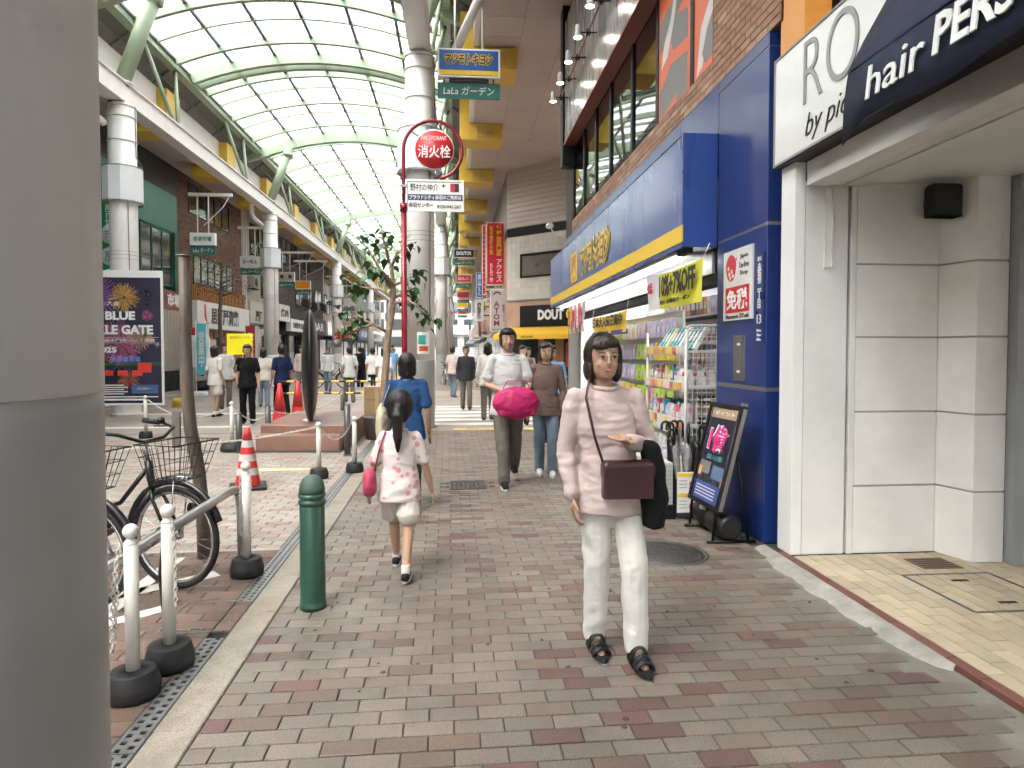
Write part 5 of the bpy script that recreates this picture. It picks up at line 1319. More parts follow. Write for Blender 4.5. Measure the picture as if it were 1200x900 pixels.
# ================================================================ STREET FURNITURE
m_postw = mat('post_white', (0.62,0.60,0.55), 0.5, var=0.08, scale=8, dirt=0.4, dirt_col=(0.38,0.35,0.3), stretch=(1,1,0.3))
m_rubber = mat('black_rubber', (0.010,0.010,0.011), 0.6, var=0.2, scale=10, dirt=0.35, dirt_col=(0.045,0.042,0.04))
m_chain = mat('chain_white', (0.58,0.56,0.50), 0.5, var=0.08, dirt=0.25)
m_grnb = mat('bollard_green', (0.012,0.062,0.04), 0.38, var=0.14, scale=5, dirt=0.3, dirt_col=(0.10,0.14,0.10), coat=0.2)
m_conered = mat('cone_red', (0.55,0.028,0.03), 0.45, var=0.08, dirt=0.25, dirt_col=(0.4,0.06,0.05))
m_conew = mat('cone_white', (0.60,0.57,0.54), 0.5, var=0.08, dirt=0.4)
def chain_post(x, y, h, label, base_s=0.84):
    t = thing('chain_post', label, 'post', (x, y, 0), 0, 'white chain posts')
    b = MB(); b.lathe([(0.124*base_s,0.0),(0.128*base_s,0.02),(0.130*base_s,0.05),(0.129*base_s,0.054),(0.112*base_s,0.108),(0.107*base_s,0.114),(0.10*base_s,0.1155),(0.036,0.118),(0.034,0.1)],36); b.build('rubber_base', m_rubber, t)
    b = MB(); b.cyl((0,0,0.10),(0,0,h-0.085),0.029,n=16); b.lathe([(0.029,h-0.085),(0.030,h-0.08),(0.022,h-0.07),(0.014,h-0.06),(0.014,h-0.05)],16); b.build('tube', m_postw, t)
    b = MB(); b.ball((0,0,h-0.03),0.033,14,10); b.build('ball_cap', m_postw, t)
    return t
def chain(pts, label, link=0.034, r_=0.0032, step=0.024):
    """chain of oval links along a polyline"""
    t = thing('chain', label, 'chain', pts[0])
    P = [Vector(p_) for p_ in pts]; L = [0.0]
    for a, c in zip(P, P[1:]): L.append(L[-1] + (c-a).length)
    n = int(L[-1]/step); b = MB()
    def at(d):
        for i in range(len(P)-1):
            if d <= L[i+1] or i == len(P)-2: return P[i].lerp(P[i+1], (d-L[i])/max(1e-6,(L[i+1]-L[i]))), (P[i+1]-P[i]).normalized()
    for k in range(n+1):
        c, d = at(min(L[-1], k*step)); c = c - P[0]
        u = d.cross(Vector((0,0,1)));
        if u.length < 0.1: u = d.cross(Vector((1,0,0)))
        u.normalize(); w = d.cross(u)
        sd = (u+w).normalized() if k % 2 else (u-w).normalized()
        ring = [c + d*(link/2-0.006)*math.cos(a)*1.0 + sd*0.0085*math.sin(a) for a in [2*PI*i/8 for i in range(8)]]
        b.tube(ring, r_, 4, closed=True)
    o = b.build('links', m_chain, t); o['kind'] = 'stuff'
    return t
def sagline(a, c, sag, n=12):
    a, c = Vector(a), Vector(c); return [tuple(a.lerp(c, i/n) - Vector((0,0,sag*4*(i/n)*(1-i/n)))) for i in range(n+1)]
chain_post(-1.41,2.98,0.75,'white chain post with rubber base nearest the big left column')
chain_post(-1.365,3.24,0.775,'second white chain post, just right of the nearest one')
chain_post(-1.41,4.55,0.76,'white chain post on rubber base beside the end of the steel rail')
chain_post(-1.63,7.97,0.64+0.02,'white chain post right behind the green bollard')
chain_post(-1.27,8.33,0.69,'white chain post at the kerb, left of the girl')
chain_post(-3.37,10.25,0.74,'white chain post left of the stone platform', 1.3)
chain_post(-5.35,11.9,0.73,'white chain post seen beyond the bicycle handlebars')
m_gpost = mat('grey_steel_post', (0.11,0.107,0.104), 0.45, var=0.12, metal=0.4)
for (x,y,h_,lb) in ((-3.22,10.1,0.56,'short grey steel bollard just left of the stone platform'),(-2.98,10.75,0.62,'short grey steel bollard behind the front left platform corner'),(-2.2,13.0,0.75,'short grey steel bollard in front of the red cones'),(-1.58,9.7,0.72,'short grey steel bollard at the right platform corner')):
    t = thing('steel_bollard', lb, 'bollard', (x,y,0), 0, 'short grey steel bollards')
    b = MB(); b.cyl((0,0,0),(0,0,h_),0.045,n=16); b.build('tube', m_gpost, t); b = MB(); b.lathe([(0.045,h_),(0.03,h_+0.012),(0,h_+0.014)],16); b.build('cap', m_gpost, t); b = MB(); b.lathe([(0.065,0.0),(0.062,0.012),(0.046,0.014)],16); b.build('collar', m_gpost, t)
chain([(-1.45,2.96,0.66),(-1.475,2.96,0.5),(-1.48,2.95,0.2),(-1.47,2.96,0.28),(-1.46,2.965,0.6)],'white plastic chain hanging down beside the nearest post')
chain([(-1.335,3.22,0.69),(-1.325,3.22,0.5),(-1.325,3.215,0.3)],'white plastic chain hanging down beside the second post')
chain([(-1.44,4.53,0.66),(-1.445,4.52,0.3),(-1.435,4.52,0.27),(-1.43,4.53,0.5)],'white plastic chain hanging left of the post at the rail end')
chain([(-1.375,4.53,0.66),(-1.37,4.52,0.28)],'white plastic chain hanging right of the post at the rail end')
chain(sagline((-1.60,7.98,0.58),(-1.30,8.32,0.62),0.17),'white chain sagging between the bollard post and the kerb post')
chain(sagline((-1.66,7.97,0.60),(-2.95,7.6,0.46),0.03) + [(-3.9,7.4,0.42)],'white chain stretched left past the striped cone',0.05,0.006,0.035)
chain(sagline((-3.40,10.25,0.66),(-5.3,11.88,0.66),0.22),'white chain sagging left of the platform post',0.05,0.006,0.035)
chain(sagline((-3.34,10.27,0.66),(-2.98,10.9,0.55),0.18) + sagline((-2.98,10.9,0.55),(-2.2,13.0,0.7),0.2),'white chain running right from the platform post',0.05,0.006,0.035)
# steel rail of the bicycle stand
rail = thing('bicycle_rail', 'brushed steel pipe rail bent to the ground beside the bicycles', 'rail', (0,0,0))
b = MB(); b.tube([(-1.54,2.0,0.0),(-1.54,2.02,0.40),(-1.53,2.08,0.50),(-1.53,2.2,0.545),(-1.525,3.0,0.55),(-1.52,4.55,0.56),(-1.52,4.68,0.545),(-1.52,4.755,0.49),(-1.52,4.79,0.40),(-1.52,4.80,0.0)],0.030,14)
b.build('pipe', mat('brushed_steel',(0.40,0.39,0.37),0.30,var=0.12,scale=20,metal=0.85,stretch=(1,0.2,1)), rail)
b = MB(); b.lathe([(0.07,0.0),(0.068,0.012),(0.032,0.014)],18,(-1.52,4.80,0)); b.build('foot_flange', m_steel, rail)
strap = thing('rubber_strap', 'black rubber strap hanging below the steel rail', 'strap', (-1.52,3.55,0))
b = MB(); b.tube([(0.0,0.0,0.53),(-0.02,0.0,0.34),(0.01,-0.02,0.14),(0.05,-0.05,0.03),(0.06,-0.06,0.012)],[0.010,0.014,0.02,0.022,0.012],8,flat=0.5); b.build('band', m_rubber, strap)
b = MB(); b.tube([(0.035*math.cos(a),0,0.555+0.035*math.sin(a)) for a in [2*PI*i/12 for i in range(12)]],0.006,6,closed=True); b.build('loop', m_rubber, strap)
# green bollard
gb = thing('green_bollard', 'dark green cast bollard with domed faded top on the walkway', 'bollard', (-0.845,3.93,0))
b = MB(); b.lathe([(0.0765,0.0),(0.0765,0.025),(0.0735,0.03),(0.0725,0.06),(0.071,0.60),(0.069,0.605)],32); b.build('shaft', m_grnb, gb)
b = MB(); b.lathe([(0.069,0.605),(0.078,0.612),(0.078,0.632),(0.069,0.638),(0.069,0.645),(0.078,0.652),(0.078,0.668),(0.069,0.674)],32,caps=False); b.build('ring', m_grnb, gb)
b = MB(); b.lathe([(0.069,0.674),(0.074,0.678),(0.073,0.70),(0.066,0.735),(0.050,0.762),(0.026,0.777),(0,0.781)],32)
b.build('domed_cap', mat('bollard_cap_faded',(0.055,0.09,0.068),0.6,var=0.35,scale=9,dirt=0.6,dirt_col=(0.02,0.08,0.05)), gb)
# wooden / rusted bent post
bp = thing('bent_post', 'brown weathered post, bent near the middle, behind the bicycle', 'post', (-1.85,4.97,0))
b = MB(); b.tube([(0.01,0,0.0),(0.005,0,0.30),(-0.02,0,0.62),(-0.075,0,0.95),(-0.095,0,1.25),(-0.10,0,1.7),(-0.10,0,2.17)],[0.066,0.064,0.062,0.060,0.058,0.052,0.050],14,flat=0.7)
b.build('stem', mat('weathered_brown',(0.105,0.078,0.06),0.6,var=0.25,scale=4,bump=0.5,bscale=25,stretch=(3,3,0.5),dirt=0.4,dirt_col=(0.2,0.17,0.14)), bp)
b = MB(); b.cyl((-0.1,0,2.171),(-0.1,0,2.185),0.055,n=12); b.build('cap', m_gpost, bp)
part('side_plate', mat('plate_brown',(0.16,0.13,0.105),0.6,var=0.2), bp, (-0.20,-0.145,-0.01,0.012,0.80,1.06))
# traffic cones
def cone(x, y, label, h_=0.66, striped=True, s_=1.0):
    t = thing('traffic_cone', label, 'traffic cone', (x,y,0), 0.3, 'traffic cones')
    MB().cbox(-0.19*s_,0.19*s_,-0.19*s_,0.19*s_,0,0.035,0.012).build('base', m_rubber, t)
    r = lambda z: 0.135 + (0.03-0.135)*(z-0.035)/(h_-0.035)
    zs = [0.035,0.15,0.225,0.30,0.375,0.45,0.525,h_] if striped else [0.035,0.3,h_]
    for i in range(len(zs)-1):
        b = MB(); e = 0.0012 if i % 2 else 0.0
        b.lathe([(r(zs[i])*s_+e,zs[i]),(r(zs[i+1])*s_+e,zs[i+1])],24,caps=(i==len(zs)-2))
        b.build('white_band' if i % 2 else 'body', m_conew if (i % 2 and striped) else m_conered, t)
    return t
cone(-2.29,7.46,'red and white striped traffic cone near the rail')
for (x,y,lb) in ((-3.50,13.45,'plain red traffic cone nearer the black disc'),(-3.42,14.6,'plain red traffic cone behind the other plain one')):
    t = cone(x,y,lb,0.86,False,1.15)
    for k in range(4): 
        a = k*PI/2+0.4; b = MB(); b.ball((0.17*math.cos(a),0.17*math.sin(a),0.06),0.05,8,6,sc=(1.2,1,0.7)); b.build('weight', m_conew, t)
# stone platform with black disc sculpture
m_pink = mat('brown_granite',(0.25,0.135,0.10),0.35,var=0.1,scale=6,speck=0.3,coat=0.15,dirt=0.2)
pf = thing('stone_platform', 'two-step polished brown granite platform under the black disc', 'platform', (0,0,0))
b = MB(); b.prism([(-3.0,10.42),(-1.66,10.30),(-1.66,12.9),(-3.05,12.9)],0.0,0.36); b.build('upper_step', m_pink, pf, bevel=0.01)
b = MB(); b.prism([(-2.98,10.08),(-1.74,9.97),(-1.74,10.27),(-2.98,10.40)],0.0,0.245); b.build('lower_step', m_pink, pf, bevel=0.01)
b = MB(); b.prism([(-2.99,10.06),(-1.72,9.945),(-1.72,9.965),(-2.99,10.078)],0.0,0.03); b.build('plinth_line', m_gpost, pf)
ls = thing('disc_sculpture', 'polished black stone disc sculpture standing on edge', 'sculpture', (-2.40,11.1,0.36), R(12.2))
b = MB(); Rd = 0.92; th_ = 0.135
pr = [(Rd*math.cos(a), th_*math.sin(a)) for a in [-PI/2 + PI*i/24 for i in range(25)]]
b.lathe([(max(0.0,r_),h_) for r_,h_ in pr],64,(0,0,Rd-0.03),'X'); b.build('disc', mat('black_granite',(0.010,0.010,0.012),0.34,var=0.2,scale=30,spec=0.25), ls)
b = MB(); b.lathe([(0.13,0.0),(0.13,0.01),(0.1,0.02)],20); b.build('seat', m_conew, ls)
# small barrier with striped bars
m_by = plain('barrier_yellow',(0.72,0.45,0.05),0.5)
br = thing('striped_barrier', 'low barrier with two yellow and black striped bars behind the disc', 'barrier', (-1.6,15.0,0))
for z in (0.56,0.82):
    for k in range(18):
        b = MB(); b.cyl((-2.3+k*0.16,0,z),(-2.3+(k+1)*0.16,0,z),0.022,n=8,caps=False); b.build('bar_segment', m_by if k % 2 else m_black, br)
for x in (-1.55,-0.35,-0.2):
    b = MB(); b.cyl((x,0.03,0),(x,0.03,0.9),0.02,n=8); b.box(x-0.16,x+0.16,-0.12,0.18,0,0.05); b.build('stand', m_lbox, br)
bx_ = thing('cardboard_box', 'brown cardboard box standing on the street behind the girl', 'box', (-1.45,12.3,0))
MB().cbox(-0.22,0.22,-0.2,0.2,0,0.85,0.004).build('carton', mat('cardboard',(0.42,0.28,0.15),0.8,var=0.08), bx_); part('tape', mat('tape_tan',(0.50,0.36,0.2),0.3), bx_, (-0.03,0.03,-0.202,-0.2,0.0,0.84)); text('取扱注意', mat('carton_print',(0.2,0.12,0.06),0.8), bx_, (-0.1,-0.2015,0.62), '-Y', w=0.15, depth=0.001)
# tree in a planter with large leaves
m_bark = mat('pale_bark',(0.28,0.20,0.13),0.8,var=0.25,scale=8,bump=0.5,bscale=50)
m_leaf = [mat('leaf_dark',(0.028,0.08,0.022),0.42,var=0.2,piece=0.25), mat('leaf_mid',(0.05,0.115,0.03),0.42,var=0.2,piece=0.25)]
tr = thing('small_tree', 'small leafy ornamental tree with bent pale trunk left of the red pole', 'tree', (-1.32,11.5,0))
trunk = [(0,0,0),(0.05,0,0.6),(0.10,0.0,1.2),(0.14,0,1.75),(0.20,0.02,2.1),(0.24,0.02,2.5),(0.21,0,2.85),(0.17,0,3.05)]
b = MB(); b.tube(trunk,[0.075,0.068,0.062,0.06,0.054,0.046,0.036,0.024],12)
limbs = [((0.23,0.02,2.55),(0.0,0.05,2.9),(-0.2,0.1,3.25),(-0.42,0.1,3.45)),((0.20,0,2.9),(0.3,-0.05,3.15),(0.52,-0.1,3.3)),((0.17,0,3.0),(0.1,0,3.3),(0.02,0.05,3.55)),((0.21,0,2.3),(0.5,-0.1,2.35),(0.78,-0.1,2.15),(0.95,-0.1,1.95)),((0.15,0,1.8),(-0.1,-0.1,1.95),(-0.45,-0.1,2.1),(-0.8,-0.05,2.15)),((0.22,0,2.4),(0.0,0.1,2.55),(-0.4,0.15,2.6),(-0.62,0.1,2.75)),((0.22,0,2.6),(0.5,0.1,2.75),(0.66,0.1,2.8)),((-0.1,-0.1,1.95),(-0.35,-0.15,1.85),(-0.55,-0.1,1.75)),((0.24,0,2.6),(0.1,-0.3,2.8),(-0.1,-0.45,2.9)),((0.24,0,2.4),(0.4,0.3,2.5),(0.55,0.4,2.6))]
for lm in limbs: b.tube(lm,[0.03,0.022,0.014,0.008][:len(lm)],7)
b.build('trunk', m_bark, tr)
def leaf_mesh(m):
    b = MB(); n=6; vs=[]
    for i in range(n+1):
        t = i/n; w = 0.052*math.sin(PI*min(1,t*1.02)**0.8)*(1 if t<1 else 0); z = -0.05*t*t
        vs += [(-w,t*0.15,z+0.012*abs(w)/0.05),(0,t*0.15,z),(w,t*0.15,z+0.012*abs(w)/0.05)]
    fs=[]
    for i in range(n):
        for k in (0,1): fs.append((i*3+k,i*3+k+1,(i+1)*3+k+1,(i+1)*3+k))
    b.add(vs,fs,0,True); return b.mesh('leaf', m)
lms = [leaf_mesh(m_) for m_ in m_leaf]; lr = random.Random(3)
nleaf = 0
for lm in limbs:
    pts = [Vector(p_) for p_ in lm]
    for q in range(20):
        f = lr.uniform(0.45,1.0)*(len(pts)-1); i = min(len(pts)-2,int(f)); c = pts[i].lerp(pts[i+1], f-i)
        c = c + Vector((lr.gauss(0,0.09),lr.gauss(0,0.09),lr.gauss(0,0.08)))
        o = inst('leaf', lms[0 if lr.random()<0.65 else 1], tr, c, (lr.uniform(-1.3,0.3),lr.uniform(-0.5,0.5),lr.uniform(0,2*PI))); o.scale = [lr.uniform(0.75,1.25)]*3; nleaf += 1
b = MB(); b.lathe([(0.24,0.0),(0.28,0.36),(0.30,0.38),(0.27,0.385),(0.26,0.34),(0.0,0.33)],24); b.build('planter', m_conc, tr)
rf = thing('red_pot_plant', 'small red-leaved plant hanging on the tree branch', 'plant', (-2.02,11.5,1.66))
b = MB()
for k in range(26):
    a = lr.uniform(0,2*PI); b.add([(lr.gauss(0,0.045)+dx,lr.gauss(0,0.04),0.08+lr.gauss(0,0.045)+dz) for dx,dz in ((0,0),(0.05,0.01),(0.03,0.06))],[(0,1,2)])
b.build('red_leaves', mat('red_leaf',(0.35,0.06,0.03),0.5,piece=0.3), rf); b = MB(); b.lathe([(0.05,-0.1),(0.08,0.03),(0.07,0.03)],12); b.build('pot', m_conc, rf)
# left bare sapling in front of the brick building
sp_ = thing('bare_sapling', 'thin bare street tree before the brick building', 'tree', (-8.3,24.2,0))
b = MB(); b.tube([(0,0,0),(0.03,0,1.2),(-0.02,0,2.6),(0.06,0,3.9),(0.1,0,4.6)],[0.09,0.08,0.07,0.05,0.02],8)
for k in range(26):
    z = lr.uniform(3.3,4.6); a = lr.uniform(0,2*PI); l_ = lr.uniform(0.4,1.0); b.tube([(0.05,0,z),(0.05+l_*0.5*math.cos(a),l_*0.5*math.sin(a),z+0.1),(0.05+l_*math.cos(a),l_*math.sin(a),z-0.05+lr.uniform(-0.2,0.3))],[0.018,0.012,0.005],5)
b.build('trunk', mat('dark_bark',(0.10,0.075,0.055),0.85,var=0.2), sp_)
b = MB()
for k in range(240):
    a = lr.uniform(0,2*PI); r_ = lr.uniform(0.2,1.0); c = Vector((0.05+r_*math.cos(a),r_*math.sin(a),lr.uniform(3.4,4.6)));  u = Vector((lr.gauss(0,1),lr.gauss(0,1),lr.gauss(0,1))).normalized()*0.05; w = Vector((lr.gauss(0,1),lr.gauss(0,1),lr.gauss(0,1))).normalized()*0.03
    b.add([c-u,c+w,c+u,c-w],[(0,1,2,3)])
o = b.build('crown', mat('dry_leaf',(0.12,0.10,0.06),0.7,piece=0.3), sp_); o['kind']='stuff'
# inflatable roll-up style lantern sign, nobori flags, yellow placard, white base
ln = thing('lantern_sign', 'tall white round lantern sign with red top outside the brick building', 'sign', (-9.75,26.1,0))
b = MB(); b.lathe([(0.30,0.35),(0.40,0.5),(0.42,1.2),(0.40,1.95),(0.34,2.08)],24); b.build('body', m_acr, ln); b = MB(); b.lathe([(0.34,2.081),(0.36,2.1),(0.36,2.32),(0.3,2.36)],24); b.build('red_cap', m_red, ln); b = MB(); b.lathe([(0.34,0.0),(0.34,0.12),(0.30,0.349)],24); b.build('foot', m_black, ln)
text('回転寿司', m_blacktext, ln, (0.2,-0.42,1.2), '-Y', w=0.3, h=1.3, vertical=True, bold=0.03, depth=0.02)
def nobori(x, y, h_, w, m1, m2, label, tx, tm):
    t = thing('banner_flag', label, 'flag', (x,y,0)); b = MB(); b.cyl((0,0,0.05),(0,0,h_+0.1),0.014,n=6); b.cyl((0,0,h_+0.05),(w,0,h_+0.05),0.01,n=6); b.build('pole', m_white, t)
    vs=[]; n=14
    for i in range(n+1):
        z = h_ - (h_-0.7)*i/n
        for k in range(5): vs.append((0.01+w*k/4, 0.03*math.sin(i*0.8+k*0.7), z))
    b = MB(); b.add(vs,[(i*5+k,i*5+k+1,(i+1)*5+k+1,(i+1)*5+k) for i in range(n) for k in range(4)],0,True); b.m = [1 if (f_[0] % 5) >= 3 else 0 for f_ in b.f]
    b.build('cloth', [m1,m2], t)
    text(tx, tm, t, (w*0.45,-0.05,(h_+0.7)/2), '-Y', w=w*0.5, h=(h_-0.7)*0.7, vertical=True, bold=0.02, depth=0.003)
    MB().cbox(-0.3,0.3,-0.2,0.2,0,0.14,0.04).build('weighted_base', m_lbox, t)
nobori(-8.65,22.9,2.4,0.42,plain('flag_cyan',(0.12,0.50,0.60),0.7),m_whitetext,'cyan and white banner flag on a white base','営業中',m_whitetext)
nobori(-9.4,30.5,2.6,0.55,m_rsign,m_whitetext,'crimson and white banner flag before the wooden shop front','飲み放題',m_whitetext)
nobori(-9.1,31.5,2.5,0.6,m_whitetext,m_rsign,'white banner flag with black lettering beside the crimson one','刺身',m_blacktext)
yp = thing('placard', 'bright yellow placard on a pole held up by the person in black', 'placard', (-4.55,14.4,0))
part('board', plain('placard_yellow',(0.80,0.70,0.0),0.5), yp, (-0.26,0.26,-0.012,0.012,1.42,1.86)); b = MB(); b.cyl((0.05,0.03,0.7),(0.05,0.03,1.7),0.013,n=8); b.build('pole', m_white, yp); text('最後尾はこちら', mat('placard_text',(0.35,0.25,0.0),0.5), yp, (0,-0.014,1.78), '-Y', w=0.4, h=0.06, depth=0.002)
yb_ = thing('yellow_stool', 'small yellow plastic step stool below the fireworks poster', 'stool', (-7.4,18.6,0)); b = MB(); b.lathe([(0.26,0.02),(0.22,0.2),(0.2,0.22),(0,0.23)],18); b.build('top', m_by, yb_); b = MB(); b.lathe([(0.28,0.0),(0.28,0.02),(0.26,0.021)],18); b.build('rim', m_by, yb_)
m_am = mat('sandwich_board',(0.25,0.2,0.15),0.6)
for (x,y,lb) in ((-9.6,24.6,'small wooden A-board beside the lantern sign'),(-8.9,26.0,'white-fronted A-board right of the lantern sign')):
    t = thing('sandwich_board', lb, 'A-board', (x,y,0), 0.4)
    b = MB(); b.bar((-0.0,-0.22,0.0),(0.0,-0.02,0.9),0.5,0.03,up=(0,1,0)); b.build('front_leaf', m_am if 'wooden' in lb else m_acr, t); b = MB(); b.bar((0,0.22,0),(0,0.02,0.9),0.5,0.03,up=(0,1,0)); b.build('rear_leaf', m_am, t)

# ================================================================ SHOP FRONT GOODS
m_rackw = mat('rack_white', (0.58,0.57,0.53), 0.4, var=0.05)
PC_ = {'white':(0.66,0.64,0.62),'pink':(0.62,0.25,0.32),'red':(0.52,0.05,0.06),'yellow':(0.70,0.52,0.06),'teal':(0.03,0.24,0.27),'navy':(0.03,0.06,0.20),'lime':(0.40,0.58,0.05),'purple':(0.28,0.06,0.32),'brown':(0.28,0.15,0.08),'lilac':(0.45,0.38,0.55),'orange':(0.68,0.25,0.05),'grey':(0.25,0.25,0.26),'black':(0.01,0.01,0.01)}
PM = {k: mat('pack_'+k, v_, 0.35, var=0.25, scale=22, speck=0.1, coat=0.2) for k, v_ in PC_.items()}
m_label = mat('pack_label', (0.60,0.58,0.55), 0.4, var=0.35, scale=40)
PMESH = {}
def product(kind, colr, loc, label, group, w=0.09, d=0.06, h=0.15, rz=0.0, tilt=0.0):
    key = (kind, colr, w, d, h)
    if key not in PMESH:
        b = MB()
        if kind == 'box':
            b.cbox(-d/2,d/2,-w/2,w/2,0,h,0.004); b.box(-d/2-0.001,-d/2-0.0002,-w*0.36,w*0.36,h*0.35,h*0.75,1); b.box(-d*0.3,d*0.3,-w/2-0.001,-w/2-0.0002,h*0.3,h*0.7,1)
        elif kind == 'bottle':
            r_ = w/2; b.lathe([(r_*0.95,0),(r_,0.01),(r_,h*0.62),(r_*0.5,h*0.76)],12); b.lathe([(r_*1.005,h*0.15),(r_*1.005,h*0.5)],12,mi=1,caps=False); b.lathe([(r_*0.45,h*0.76),(r_*0.45,h),(0,h)],10,mi=1)
        else:  # pouch
            vs=[(-d/2,-w/2,0),(d/2,-w/2,0),(d/2,w/2,0),(-d/2,w/2,0),(-d*0.4,-w*0.5,h*0.5),(d*0.4,-w*0.5,h*0.5),(d*0.4,w*0.5,h*0.5),(-d*0.4,w*0.5,h*0.5),(-0.002,-w*0.48,h),(0.002,-w*0.48,h),(0.002,w*0.48,h),(-0.002,w*0.48,h)]
            fs=[(3,2,1,0)]
            for q in (0,4):
                for i in range(4): fs.append((q+i,q+(i+1)%4,q+4+(i+1)%4,q+4+i))
            fs.append((8,9,10,11)); b.add(vs,fs); b.box(-d*0.46,-d*0.44,-w*0.3,w*0.3,h*0.3,h*0.62,1)
        PMESH[key] = b.mesh('product_'+kind, [PM[colr], m_label])
    o = inst({'box':'product_box','bottle':'product_bottle','pouch':'product_pouch'}[kind], PMESH[key], None, loc, (0,tilt,rz))
    tag(o, label, 'product', group)
    return o
sr = random.Random(5)
ORD = ['first','second','third','fourth','fifth','sixth','seventh','eighth','ninth','tenth','eleventh','twelfth','thirteenth','fourteenth','fifteenth','sixteenth','seventeenth','eighteenth','nineteenth','twentieth','twenty-first','twenty-second','twenty-third','twenty-fourth','twenty-fifth','twenty-sixth','twenty-seventh','twenty-eighth','twenty-ninth','thirtieth','thirty-first','thirty-second','thirty-third','thirty-fourth','thirty-fifth']
rack = thing('display_rack', 'white wire display rack with price rails beside the blue pillar', 'rack', (0,0,0))
RX0, RX1, RY0, RY1 = 2.14, 2.50, 6.10, 7.36
for (x,y) in ((RX0,RY0),(RX1,RY0),(RX0,RY1),(RX1,RY1)):
    b = MB(); b.cyl((x,y,0.0),(x,y,1.70),0.014,n=8); b.build('post', m_rackw, rack)
b = MB(); b.tube([(RX0,RY0,1.69),(RX0+0.01,RY0,1.72),(RX0+0.04,RY0,1.735),(RX1,RY0,1.735)],0.012,8); b.build('top_hoop', m_rackw, rack)
b = MB()
for i in range(8): x = RX0+0.045*i+0.02; b.cyl((x,RY0-0.004,0.62),(x,RY0-0.004,1.72),0.003,n=4,caps=False)
for j in range(17): z = 0.64+0.066*j; b.cyl((RX0,RY0-0.008,z),(RX1,RY0-0.008,z),0.003,n=4,caps=False)
o = b.build('wire_side', m_rackw, rack); o['kind']='stuff'
SHZ = [0.26,0.80,1.16,1.50]
m_price = [plain('price_orange',(0.66,0.30,0.13),0.5), plain('price_cream',(0.66,0.58,0.50),0.5), plain('price_yellow',(0.68,0.52,0.15),0.5), plain('price_red',(0.60,0.16,0.12),0.5)]
for k, z in enumerate(SHZ):
    part('shelf', m_rackw, rack, (RX0-0.01,RX1,RY0+0.005,RY1,z-0.02,z))
    part('price_rail', m_rackw, rack, (RX0-0.03,RX0-0.012,RY0+0.005,RY1,z-0.045,z+0.045))
    y = RY0+0.02
    while y < RY1-0.1:
        w_ = sr.uniform(0.07,0.12); part('price_card', sr.choice(m_price), rack, (RX0-0.034,RX0-0.0305,y,min(RY1,y+w_-0.006),z-0.036,z+0.036)); y += w_
names = {0:'lowest',1:'second lowest',2:'upper middle',3:'top'}
for k, z in enumerate(SHZ[:3]):
    y = RY0+0.07; q_ = -1
    while y < RY1-0.05:
        q_ += 1
        kind = sr.choice(['box','box','bottle','pouch']); c = sr.choice(['white','white','pink','yellow','red','lilac','brown','teal','white','grey'] if k else ['white','lilac','yellow','white'])
        w_ = {'box':0.085,'bottle':0.065,'pouch':0.10}[kind]; h_ = sr.choice([0.15,0.19,0.22])
        for di, dx in enumerate((0.06,0.17,0.27)):
            product(kind, c, (RX0+dx, y, z+0.0005), '%s %s, %s from the wire side, %s row, %s shelf of the wire rack' % (c, {'box':'carton','bottle':'bottle','pouch':'packet'}[kind], ORD[q_], ['front','middle','back'][di], names[k]), 'goods on the white wire rack', w_, 0.07, h_ if kind != 'pouch' else 0.16)
        y += w_ + 0.012
for i in range(11):
    c = 'teal' if i % 4 else 'white'
    c = 'yellow' if i == 8 else c
    o = product('box', c, (RX0+0.12, RY0+0.12+i*0.108, 1.515), '%s long slim pack leaning on the top rack shelf, %s from the wire side' % (c, ORD[i]), 'goods on the white wire rack', 0.07, 0.035, 0.26, 0.0, 0.55)
for i in range(4): product('box', ['black','grey','brown','black'][i], (RX1-0.12, RY0+0.05+0.0*i, SHZ[1]+0.001+0.068*i), 'dark flat carton stacked at the wire side of the rack, layer of %s' % ['black','grey','brown','charcoal'][i], 'goods on the white wire rack', 0.07, 0.2, 0.066)
# second rack, deeper in the shop, with hanging packets
rk = thing('hook_display', 'tall display with rows of small hanging packets farther inside the shop', 'rack', (0,0,0))
part('back_panel', m_rackw, rk, (2.66,2.69,7.7,12.2,0.1,1.98)); part('base', m_rackw, rk, (2.40,2.69,7.7,12.2,0.013,0.0995))
for j in range(6):
    for i in range(26):
        y = 7.8+i*0.17; z = 0.22+j*0.29
        band = (i//5 + j) % 6
        c = ['lilac','white','lime','pink','yellow','lilac'][band] if j > 0 else sr.choice(['white','pink','yellow'])
        if 6 < i < 10 and 1 < j < 5: c = 'lime'
        product('pouch', c, (2.60+sr.uniform(-0.03,0.0), y, z), '%s packet in the %s row of the hook display, %s from its near end' % (c, ['bottom','second lowest','third lowest','third highest','second highest','top'][j], ORD[i]), 'packets on the hook display', 0.13, 0.05, 0.22)
for i in range(5): part('hook_bar', m_seam, rk, (2.55,2.66,7.75+i*1.0,7.76+i*1.0,1.9,1.91))
